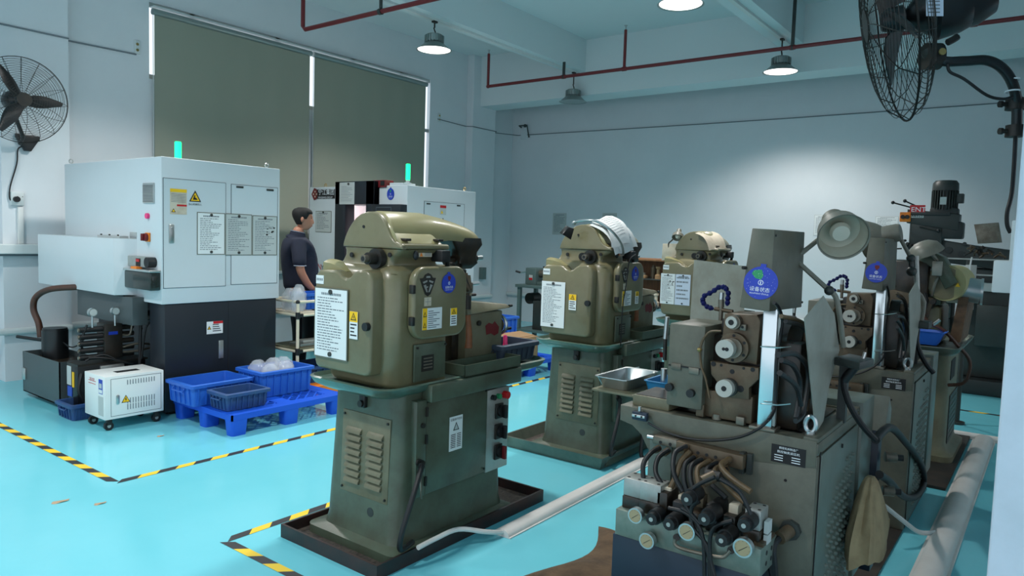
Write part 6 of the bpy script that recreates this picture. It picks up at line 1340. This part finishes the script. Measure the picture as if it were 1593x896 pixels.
# head: shaped rings around the skull, face towards +f
HCn = bp_(.035, 0, 1.60); rows = []; NS = 28
HP = [(-.105, .045, .048, .0), (-.085, .058, .056, .018), (-.06, .070, .064, .02), (-.035, .078, .070, .016), (-.01, .084, .073, .010), (.015, .088, .075, .004), (.04, .091, .077, .0), (.065, .088, .074, -.004), (.085, .076, .064, -.006), (.10, .052, .045, -.008), (.108, .02, .02, -.008)]
fd = Vector((math.cos(HD), math.sin(HD), 0)); ld = Vector((-math.sin(HD), math.cos(HD), 0))
def headpt(z, q, ext=0):
    for i in range(len(HP)-1):
        if HP[i][0] <= z <= HP[i+1][0]: break
    t_ = (z-HP[i][0])/(HP[i+1][0]-HP[i][0]); rf = HP[i][1]*(1-t_)+HP[i+1][1]*t_; rl = HP[i][2]*(1-t_)+HP[i+1][2]*t_; of = HP[i][3]*(1-t_)+HP[i+1][3]*t_
    x = math.cos(q)*(rf+ext); y = math.sin(q)*(rl+ext)
    if ext == 0 and abs(q) < .3:
        c = 1-abs(q)/.3
        if -.045 < z < .02: x += .016*c*(1-abs(z+.03)/.055 if z < .02 else 0) if abs(z+.03) < .055 else 0   # nose
        if -.075 < z < -.055: x += .006*c
        if .015 < z < .035: x += .004*c
    if ext == 0 and .25 < abs(q) < .6 and .0 < z < .02: x -= .006
    return HCn+fd*(x+of)+ld*y+Vector((0, 0, z))
zs = [-.105+.213*i/24 for i in range(25)]
g.loft([[headpt(min(z, .1079), (2*PI*i/NS+PI) % (2*PI)-PI) for i in range(NS)] for z in zs], 'skin')
for s in (-1, 1):
    c = HCn+ld*(s*.076)+fd*(-.012)+Vector((0, 0, -.005)); g.ball(c, .03, 'skin', 12, (.55, .55, 1.0)); g.ball(c+fd*.004+ld*(s*.008), .018, 'skin', 10, (.8, .5, 1.1))
    c = HCn+fd*.074+ld*(s*.032)+Vector((0, 0, .012)); g.ball(c, .009, 'hair', 8); g.tube([c+fd*.006+ld*(-s*.012)+Vector((0, 0, .018)), c+fd*.004+ld*(s*.014)+Vector((0, 0, .018))], .003, 'hair', 6, 1)
g.tube([HCn+fd*.084+ld*.022+Vector((0, 0, -.066)), HCn+fd*.092+Vector((0, 0, -.064)), HCn+fd*.084-ld*.022+Vector((0, 0, -.066))], .003, 'lips', 6, 4)
body = part('body', g, per, smooth=70)
# hair cap
g = G(); rows = []
for i in range(13):
    a = i/12; ring = []
    for j in range(NS):
        q = (2*PI*j/NS+PI) % (2*PI)-PI; low = -.055 if abs(q) > 1.9 else (.0 if abs(q) > 1.25 else .052); z = low+(.106-low)*a; ring.append(headpt(z, q, .006+.006*math.sin(PI*min(1, a*1.1)))+Vector((0, 0, .008*a)))
    rows.append(ring)
g.loft(rows, 'hair'); part('hair', g, per, smooth=70)
# polo shirt
sp = [(bp_(.02, 0, .86), .17, .185), (bp_(.03, 0, 1.0), .175, .185), (bp_(.01, 0, 1.18), .168, .195), (bp_(-.02, 0, 1.32), .15, .195), (bp_(-.025, 0, 1.41), .10, .135), (bp_(-.015, 0, 1.455), .066, .068), (bp_(-.02, -.175, 1.355), .078, .078), (bp_(-.02, -.23, 1.22), .072, .072), (bp_(-.015, -.25, 1.13), .070, .070), (bp_(-.02, .175, 1.355), .078, .078), (bp_(-.01, .23, 1.22), .072, .072), (bp_(-.005, .25, 1.13), .070, .070)]
sv, sf = skin_mesh('shirt', sp, [(0, 1), (1, 2), (2, 3), (3, 4), (4, 5), (3, 6), (6, 7), (7, 8), (3, 9), (9, 10), (10, 11)], 0, 'polo_navy', per)
g = G(); g.add(sv, sf, 'polo_navy'); sh = part('polo_shirt', g, per, smooth=70)
g = G(); rows = []
for dz, r in ((-.03, .082), (.0, .076), (.026, .067), (.032, .064), (.026, .060)): rows.append([bp_(-.010, 0, 1.448)+fd*(r*math.cos(2*PI*i/24))+ld*(r*math.sin(2*PI*i/24))+Vector((0, 0, dz-.012*math.cos(2*PI*i/24))) for i in range(24)])
g.loft(rows, 'polo_navy', caps=False); g.tube([bp_(-.010, 0, 1.448)+fd*(.067*math.cos(2*PI*i/24))+ld*(.067*math.sin(2*PI*i/24))+Vector((0, 0, .027-.012*math.cos(2*PI*i/24))) for i in range(24)], .0025, 'polo_trim', 6, 1, closed=True); part('collar', g, sh, smooth=60)
for s in (-1, 1):
    g = G(); c = bp_(-.014, .251*s, 1.155); g.tube([c+fd*(.057*math.cos(2*PI*i/20))+ld*(.057*math.sin(2*PI*i/20)) for i in range(20)], .0035, 'polo_trim', 6, 1, closed=True); part('sleeve_trim', g, sh)
tp = [(bp_(0, 0, .90), .135, .16), (bp_(0, -.09, .78), .095, .10), (bp_(.02, -.10, .48), .075, .075), (bp_(0, -.10, .09), .062, .062), (bp_(0, .09, .78), .095, .10), (bp_(.03, .11, .48), .075, .075), (bp_(.02, .12, .09), .062, .062)]
tv, tf = skin_mesh('trousers', tp, [(0, 1), (1, 2), (2, 3), (0, 4), (4, 5), (5, 6)], 0, 'trousers', per); g = G(); g.add(tv, tf, 'trousers'); part('trousers', g, per, smooth=70)
for s, c in ((-1, bp_(.05, -.10, .04)), (1, bp_(.07, .12, .04))):
    g = G(); g.ball(c, .1, 'shoes', 16, (1, 1, .4))
    for i in range(len(g.v)):
        d = g.v[i]-c; a_ = d.dot(fd); b_ = d.dot(ld); g.v[i] = c+fd*(a_*1.35)+ld*(b_*.5)+Vector((0, 0, d.z))
    part('shoe', g, per, smooth=70)

# ================================================================== FAR RIGHT HOODED MACHINE
t = thing('hooded_machine', 'dark olive machine with steel drum and hood standing behind the second two-roller machine', 'machine', (6.1, .85, .02))
g = G(); rows = []
for z, e in ((.02, .06), (.06, .06), (.08, .02), (.12, 0), (.76, 0), (.80, .01)): rows.append([Vector((x, y, z)) for x, y in rrect(5.80-e, .54-e, 6.46+e, 1.2+e, .07)])
g.loft(rows, 'khaki_panel'); b = part('pedestal', g, t, smooth=50)
f = frY(.54); g = G(); g.fbox(f, 5.95, .10, 6.40, .46, 0, .006, 'mill_grey')
for i in range(10):
    for j in range(8): g.fdisc(f, 5.99+.04*i, .14+.04*j, .008, .006, .009, 'vent_green', 8)
part('mesh_panel', g, b)
g = G(); g.fbox(f, 5.9, .58, 6.15, .72, 0, .004, 'ink_black'); part('data_plate', g, b, smooth=0)
g = G(); g.box((5.78, .66, .15), (5.80, .68, .72), 'ink_black'); g.cyl((5.76, .72, .74), (5.70, .72, .74), .02, 'steel'); g.box((5.70, .62, .70), (5.79, .72, .78), 'khaki_panel', .004); part('drain_tap', g, b)
g = G(); o = []
for dx, z in ((-.05, .79), (-.01, .82), (.0, .845), (-.014, .85), (-.02, .83), (-.05, .815)): o.append([Vector((x, y, z)) for x, y in rrect(5.52-dx, .46-dx, 6.6+dx, 1.25+dx, .07)])
g.loft(o, 'tray_zinc'); part('coolant_pan', g, t, smooth=40)
g = G(); g.box((5.82, .62, .82), (6.35, 1.15, 1.10), 'olive', .03); g.box((5.78, .66, 1.08), (6.3, 1.1, 1.16), 'oily_dark', .02); g.box((5.85, .62, 1.1), (6.2, .9, 1.30), 'olive_teal', .03); part('body', g, t)
g = G(); g.cyl((5.80, .60, 1.27), (6.02, .56, 1.27), .125, 'pale_olive', n=36); g.cyl((5.79, .60, 1.27), (5.80, .60, 1.27), .11, 'olive', n=36); hh = part('gear_housing', g, t)
g = G(); c = atx(1490, 448, 5.79); g.prism([Vector((5.775, c.y+.014, 1.25)), Vector((5.775, c.y-.014, 1.25)), Vector((5.775, c.y, 1.28))], (-.003, 0, 0), 'yellow'); part('warning_label', g, hh, smooth=0)
g = G(); g.cyl((5.90, .56, 1.24), (5.92, .40, 1.22), .085, 'steel', n=36); g.cyl((5.92, .40, 1.22), (5.921, .385, 1.22), .092, 'steel', n=36); part('drum', g, t, 'shiny steel drum')
g = G(); g.prism([(5.84, .49, .86), (5.84, .56, .86), (5.84, .52, 1.18), (5.84, .46, 1.18)], (.55, 0, 0), 'rusty', .003); part('splash_plate', g, t, 'dark brown splash plate')
for i, pts in enumerate((((5.75, .80, 1.12), (5.72, .68, 1.0), (5.70, .58, .95), (5.72, .50, .86), (5.75, .42, .75), (5.78, .44, .60), (5.8, .54, .56)), ((5.78, .9, 1.1), (5.74, .85, 1.0), (5.72, .8, .9)), ((5.8, .75, 1.25), (5.74, .7, 1.15), (5.72, .72, 1.05)))):
    g = G(); g.tube(pts, .012, 'hose_brown' if i == 0 else 'black_rubber', 8, 6); part('hose', g, t)
g = G(); g.hexa([(5.76, .95, 1.0), (5.76, .70, .92), (5.8, .72, .92), (5.8, .97, 1.0), (5.74, .99, 1.22), (5.74, .66, 1.16), (5.8, .66, 1.16), (5.8, .99, 1.22)], 'worn_bronze', .01); part('front_guard', g, t)
for i in range(4):
    g = G(); g.cyl((5.76, .66+.07*i, 1.14-.02*i), (5.70, .66+.07*i, 1.14-.02*i), .018, 'black_iron', n=12); part('knob', g, t)
g = G(); a = 5.7; p = [atx(px, py, 5.75) for px, py in ((1437, 385), (1468, 400), (1490, 440), (1470, 450), (1455, 420), (1430, 405))]; g.prism(p, (.2, 0, 0), 'olive_teal', .01); g.box((5.75, .70, 1.12), (5.98, .95, 1.42), 'oily_dark', .02); g.box((5.72, .62, 1.32), (5.80, .68, 1.42), 'guard_sheet', .004); part('overhead_arm', g, t)
g = G(); p = atx(1405, 450, 5.9); q = [atx(px, py, 5.9) for px, py in ((1392, 470), (1425, 395), (1440, 400), (1425, 470))]; g.prism(q, (.012, 0, 0), 'khaki_panel'); part('side_sheet', g, t)
# domed lamp above it
t = thing('dome_lamp', 'domed grey lamp shade above the far right hooded machine, just below the drilling head', 'lamp', (5.5, .8, 1.4))
c = atd(1440, 392, 4.9); g = G(); g.lathe([(.001, .075), (.05, .07), (.09, .045), (.112, .0), (.114, -.012), (.108, -.01), (.085, .035), (.001, .06)], c, (-.25, .35, .9), 'lamp_grey', 36); part('lamp_shade', g, t)
g = G(); g.ball(c+Vector((0, 0, .01)), .035, 'bulb', 12); part('lamp_bulb', g, t)
g = G(); g.tube([atd(1462, 410, 5.0), atd(1466, 420, 5.0), atd(1455, 440, 5.0), atd(1450, 460, 5.05)], .011, 'lamp_grey', 8, 4); g.tube([c+Vector((0, 0, .03)), atd(1462, 410, 5.0)], .012, 'lamp_grey', 8, 1); part('arm', g, t)
open_pan([Vector((5.56, .56, .853)), Vector((5.56, .95, .853)), Vector((5.74, .95, .853)), Vector((5.74, .56, .853))], .09, 'crate_blue', 'perforated_basket', 'bright blue slotted basket on the pan of the far right hooded machine', 'basket')
g = G(); p = [atd(px, py, 3.9) for px, py in ((1399, 496), (1411, 498), (1411, 528), (1397, 529))]; g.prism(p, (.004, 0, 0), 'tag_blue' if False else 'paper_cool', 0)
for i in range(len(g.m)): pass
solo('blue_card', g, 'light blue card hanging beside the post of the second jointed lamp', 'card')
bpy.data.objects['blue_card'].data.materials[0] = mat('card_blue', (104, 150, 205), 0.6)

# ================================================================== TURRET MILL
t = thing('milling_machine', 'tall dark grey turret milling machine with red lettered plate against the back wall', 'machine', (9.2, .6, 0))
XM = 9.0
c0 = atx(1471, 287, XM); c1 = atx(1469, 330, XM); r = .125
g = G(); my = (c0.y+c1.y)/2
g.lathe([(.001, .32), (r*.8, .32), (r*.98, .29), (r, .24), (r, .215)], (XM, my, 1.92), (0, 0, 1), 'mill_grey', 32); g.cyl((XM, my, 1.92), (XM, my, 2.135), r*.82, 'mill_grey', n=32)
for i in range(28):
    a = 2*PI*i/28; p = Vector((XM+r*.8*math.cos(a), my+r*.8*math.sin(a), 1.93)); q = Vector((XM+r*1.02*math.cos(a), my+r*1.02*math.sin(a), 1.93)); w = Vector((-math.sin(a), math.cos(a), 0))*.004; u = Vector((0, 0, .20)); g.hexa([p-w, q-w, q+w, p+w, p-w+u, q-w+u, q+w+u, p+w+u], 'mill_grey')
g.box((XM-.05, my-r-.05, 2.0), (XM+.05, my-r+.02, 2.1), 'mill_grey', .006); g.fbox(frX(XM-r), -my-.03, 1.98, -my+.03, 2.06, 0, .006, 'paper_grey'); part('motor', g, t)
hy = atx(1440, 330, XM).y
g = G(); g.box((XM-.14, .92, 1.86), (XM+.12, 1.33, 1.90), 'mill_dark', .01); g.prism([(XM-.13, 1.33, 1.78), (XM-.13, .84, 1.70), (XM-.13, .84, 1.88), (XM-.13, 1.33, 1.93)], (.24, 0, 0), 'mill_grey', .02); g.box((XM-.12, .80, 1.62), (XM+.10, 1.0, 1.80), 'mill_dark', .02); g.box((XM-.10, .86, 1.84), (XM+.10, 1.12, 1.95), 'mill_dark', .02); g.box((XM-.115, .98, 1.50), (XM+.1, 1.30, 1.80), 'mill_grey', .03); hd = part('head_housing', g, t)
f = frX(XM-.131); u0, v0 = ux(1416, 319, XM-.13); u1, v1 = ux(1439, 331, XM-.13); g = G(); g.fbox(f, u0, v1, u1, v0, 0, .004, 'red'); g.text('ENT', (v0-v1)*.85, f, u0+.01, v1+.012, .0045, 'white_print', 'LEFT', 1.1); g.fbox(f, u0+.005, v1-.055, u1-.01, v1-.006, 0, .003, 'paper_grey'); g.text('X6325', .042, f, u0+.015, v1-.048, .0035, 'ink_black'); part('maker_plate', g, hd, 'red plate with white letters', smooth=0)
g = G(); g.box((XM-.10, 1.06, 1.58), (XM+.10, 1.28, 1.76), 'mill_grey', .02); g.cyl((XM, 1.20, 1.40), (XM, 1.20, 1.58), .07, 'mill_grey', n=24); g.cyl((XM, 1.20, 1.30), (XM, 1.20, 1.42), .05, 'mill_dark', n=24); g.box((XM-.12, 1.10, 1.44), (XM+.05, 1.32, 1.56), 'mill_dark', .02)
for i in range(9): 
    rn = random.Random(i); yy = rn.uniform(1.08, 1.36); zz = rn.uniform(1.36, 1.6); g.cyl((XM-.10, yy, zz), (XM-.17, yy+rn.uniform(-.03, .03), zz), .014, 'black_iron', n=8)
part('quill', g, t)
for p, q in (((XM-.12, 1.30, 1.95), (XM-.16, 1.47, 2.0)), ((XM-.10, 1.24, 1.96), (XM-.12, 1.36, 2.02)), ((XM-.12, 1.2, 1.74), (XM-.14, 1.02, 1.70)), ((XM-.1, 1.36, 1.5), (XM-.12, 1.47, 1.49))):
    g = G(); g.cyl(p, q, .008, 'black_iron', n=8); g.ball(q, .02, 'black_rubber', 10); part('lever', g, t)
g = G(); u0, v0 = ux(1400, 330, XM-.15); u1, v1 = ux(1416, 345, XM-.15); f = frX(XM-.1); g.fbox(f, u0, v1, u1, v0, -.02, .05, 'orange', .006); 
for k in (.3, .72): g.fdisc(f, u0+(u1-u0)*k, (v0+v1)/2, .022, .05, .07, 'black_rubber', 14)
part('switch_box', g, t, 'orange switch box')
g = G(); g.prism([(XM-.05, 1.10, 1.38), (XM-.05, .20, 1.28), (XM-.05, .20, 1.50), (XM-.05, .70, 1.56), (XM-.05, 1.08, 1.62)], (.22, 0, 0), 'mill_grey', .015)
for yy, zz, rr_ in ((.92, 1.50, .035), (.80, 1.46, .035), (.78, 1.57, .02)): g.cyl((XM-.05, yy, zz), (XM-.065, yy, zz), rr_, 'mill_dark', n=20)
part('ram', g, t)
g = G(); g.box((9.0, .30, .16), (9.55, .80, 1.32), 'mill_grey', .03); part('column', g, t)
g = G(); g.box((8.85, .15, 0), (9.75, 1.3, .16), 'mill_dark', .02); g.box((8.9, .85, .16), (9.4, 1.15, .78), 'mill_grey', .03); part('base', g, t)
g = G(); g.box((8.75, .70, .95), (9.3, 1.5, 1.03), 'worn_steel', .006); g.box((8.85, .85, .78), (9.25, 1.3, .95), 'mill_grey', .01); part('work_table', g, t)
f = frX(8.95); g = G(); u0, v0 = ux(1490, 390, 8.9); g.box((8.86, .30, 1.405), (8.92, .98, 1.42), 'brushed'); g.box((8.86, .25, 1.245), (8.92, .90, 1.26), 'brushed'); part('way_cover', g, t)
g = G(); u, v = ux(1520, 473, 8.9); u1, v1 = ux(1553, 540, 8.9); g.box((8.84, -u1-.1, v1), (8.99, -u, v), 'mill_grey', .01); part('electrical_box', g, t)
g = G(); u, v = ux(1529, 440, 8.9); g.fbox(frX(8.98), u, v-.09, u+.09, v, 0, .02, 'paper_grey', .003); part('data_plate', g, t)
t2 = thing('digital_readout', 'dusty square readout box on a stand beside the turret milling machine', 'display', (6.9, .42, 1.4))
XD = 7.2; p = [atx(px, py, XD) for px, py in ((1515, 349), (1553, 346), (1558, 377), (1521, 379))]; g = G(); g.prism(p, (.10, 0, 0), 'worn_steel', .006); part('housing', g, t2)
g = G(); rn = random.Random(4)
for i in range(26):
    a = atx(1512+rn.random()*46, 384+rn.random()*14, XD+.02); b_ = a+Vector((rn.uniform(-.04, .04), rn.uniform(-.06, .06), rn.uniform(-.05, .05))); g.cyl(a, b_, .008, 'worn_bronze' if i % 2 else 'black_iron', n=6)
g.box(atx(1508, 400, XD), atx(1560, 403, XD)+Vector((.12, 0, 0)), 'mill_grey'); part('loaded_shelf', g, t2)
g = G(); q0 = atx(1507, 405, XD); q1 = atx(1515, 520, XD); g.cyl((XD+.05, q0.y, q0.z), (XD+.05, q0.y, 0), .02, 'mill_grey', n=10); g.box((XD, q0.y-.06, 1.0), (XD+.03, q0.y+.02, 1.38), 'brushed', .003); g.cyl((XD+.05, q0.y, 0), (XD+.05, q0.y, .02), .06, 'mill_grey'); part('stand', g, t2)
g = G(); g.tube([atx(px, py, XD-.05) for px, py in ((1512, 400), (1509, 420), (1516, 445), (1512, 475), (1506, 500))], .006, 'conduit', 6, 5); part('cord', g, t2)

# ---- bench with rusty parts behind the middle machine
t = thing('parts_rack', 'wooden topped rack crowded with rusty parts behind the middle green machine', 'rack', (7.2, 3.45, 0))
g = G(); g.box((7.0, 3.15, 1.28), (7.5, 3.95, 1.30), 'wood', .003); part('top_board', g, t)
g = G(); g.box((7.4, 3.15, 0.8), (7.42, 3.95, 1.28), 'wood'); g.box((7.0, 3.15, .78), (7.5, 3.95, .80), 'mill_grey'); g.box((7.0, 3.15, 1.08), (7.45, 3.95, 1.09), 'mill_grey'); part('shelf', g, t)
for x in (7.02, 7.46):
    for y in (3.18, 3.92): g = G(); g.box((x-.015, y-.015, 0), (x+.015, y+.015, 1.28), 'teal_grey'); part('leg', g, t)
rn = random.Random(9)
for i in range(18):
    y = 3.2+.7*(i % 9)/9+.03; z = .80 if i < 9 else 1.09; h = rn.uniform(.08, .20) if i < 9 else rn.uniform(.06, .14); k = rn.choice(('rusty', 'worn_bronze', 'worn_steel', 'cardboard', 'paper_buff'))
    g = G(); x = rn.uniform(7.05, 7.15)
    if i % 3 == 0: g.cyl((x, y, z), (x, y, z+h), .028, k, n=16); g.cyl((x, y, z+h), (x, y, z+h+.02), .015, k, n=12)
    elif i % 3 == 1: g.box((x-.03, y-.03, z), (x+.03, y+.03, z+h*.6), k, .005); g.cyl((x, y, z+h*.6), (x, y, z+h), .016, 'worn_steel', n=12)
    else: g.lathe([(.001, 0), (.034, 0), (.034, h*.3), (.018, h*.4), (.018, h*.8), (.028, h*.85), (.028, h), (.001, h)], (x, y, z), (0, 0, 1), k, 16)
    kk = {'rusty': 'rusty brown', 'worn_bronze': 'worn bronze', 'worn_steel': 'dull grey', 'cardboard': 'tan', 'paper_buff': 'pale beige'}[k]; sh_ = ['round capped part', 'square footed part', 'waisted spindle part'][i % 3]
    od = ['first', 'second', 'third', 'fourth', 'fifth', 'sixth', 'seventh', 'eighth', 'ninth'][8-(i % 9)]
    solo('machine_part', g, '%s %s, %s from the left on the %s shelf of the rack' % (kk, sh_, od, 'lower' if i < 9 else 'upper'), 'machine part', 'small parts on the wooden topped rack')
# ---- small lathe on a stand in the back corner
t = thing('bench_lathe', 'small green bench machine on an open steel stand in the back left corner', 'machine', (8.2, 5.8, 0))
za = .82
for x, y in ((8.2, 6.05), (8.2, 5.05), (8.6, 6.05), (8.6, 5.05)):
    g = G(); g.box((x-.025, y-.025, 0), (x+.025, y+.025, za), 'teal_grey'); part('leg', g, t)
g = G(); g.box((8.15, 5.0, za-.04), (8.65, 6.1, za), 'teal_grey', .004); part('stand_top', g, t); g = G(); g.box((8.15, 5.0, .16), (8.65, 6.1, .19), 'teal_grey'); part('lower_shelf', g, t)
g = G(); g.box((8.25, 5.82, za), (8.5, 6.0, 1.06), 'teal_grey', .015); g.fbox(frX(8.25), -5.93, .89, -5.87, .96, 0, .003, 'paper_grey'); g.fbox(frX(8.25), -5.93, .89, -5.87, .92, .003, .004, 'red'); part('headstock', g, t)
g = G(); g.box((8.28, 5.1, za), (8.46, 5.82, .87), 'teal_grey', .01); g.cyl((8.37, 5.82, .98), (8.37, 5.66, .98), .055, 'worn_steel', n=24); g.box((8.26, 5.55, .87), (8.48, 5.65, .95), 'mill_dark', .006); g.box((8.3, 5.15, .87), (8.44, 5.3, 1.03), 'teal_grey', .01); g.cyl((8.37, 5.3, .98), (8.37, 5.42, .98), .02, 'steel')
for i in range(4): g.cyl((8.3+.03*i, 5.7, 1.0), (8.3+.03*i, 5.72, 1.09), .012, 'black_iron', n=8)
part('bed', g, t)
g = G(); g.cyl((8.3, 6.0, 1.0), (8.3, 6.12, .98), .01, 'steel', n=8); g.cyl((8.3, 6.12, .98), (8.26, 6.18, 1.0), .014, 'black_rubber', n=8); part('crank', g, t)
g = G(); g.box((8.25, 5.45, .19), (8.5, 5.85, .6), 'mill_grey', .01); g.cyl((8.3, 5.95, .62), (8.5, 5.95, .62), .08, 'black_iron', n=20); part('motor_box', g, t)
g = G(); p = aty(790, 395, 7.0)
fr_ = frY(YP); u, v = uy(748, 425, YP); g.fbox(fr_, u-.05, v-.1, u+.05, v+.1, 0, .08, 'teal_grey', .004); solo('wall_panel', g, 'small grey-green box on the corner column near the machine spindle', 'box')
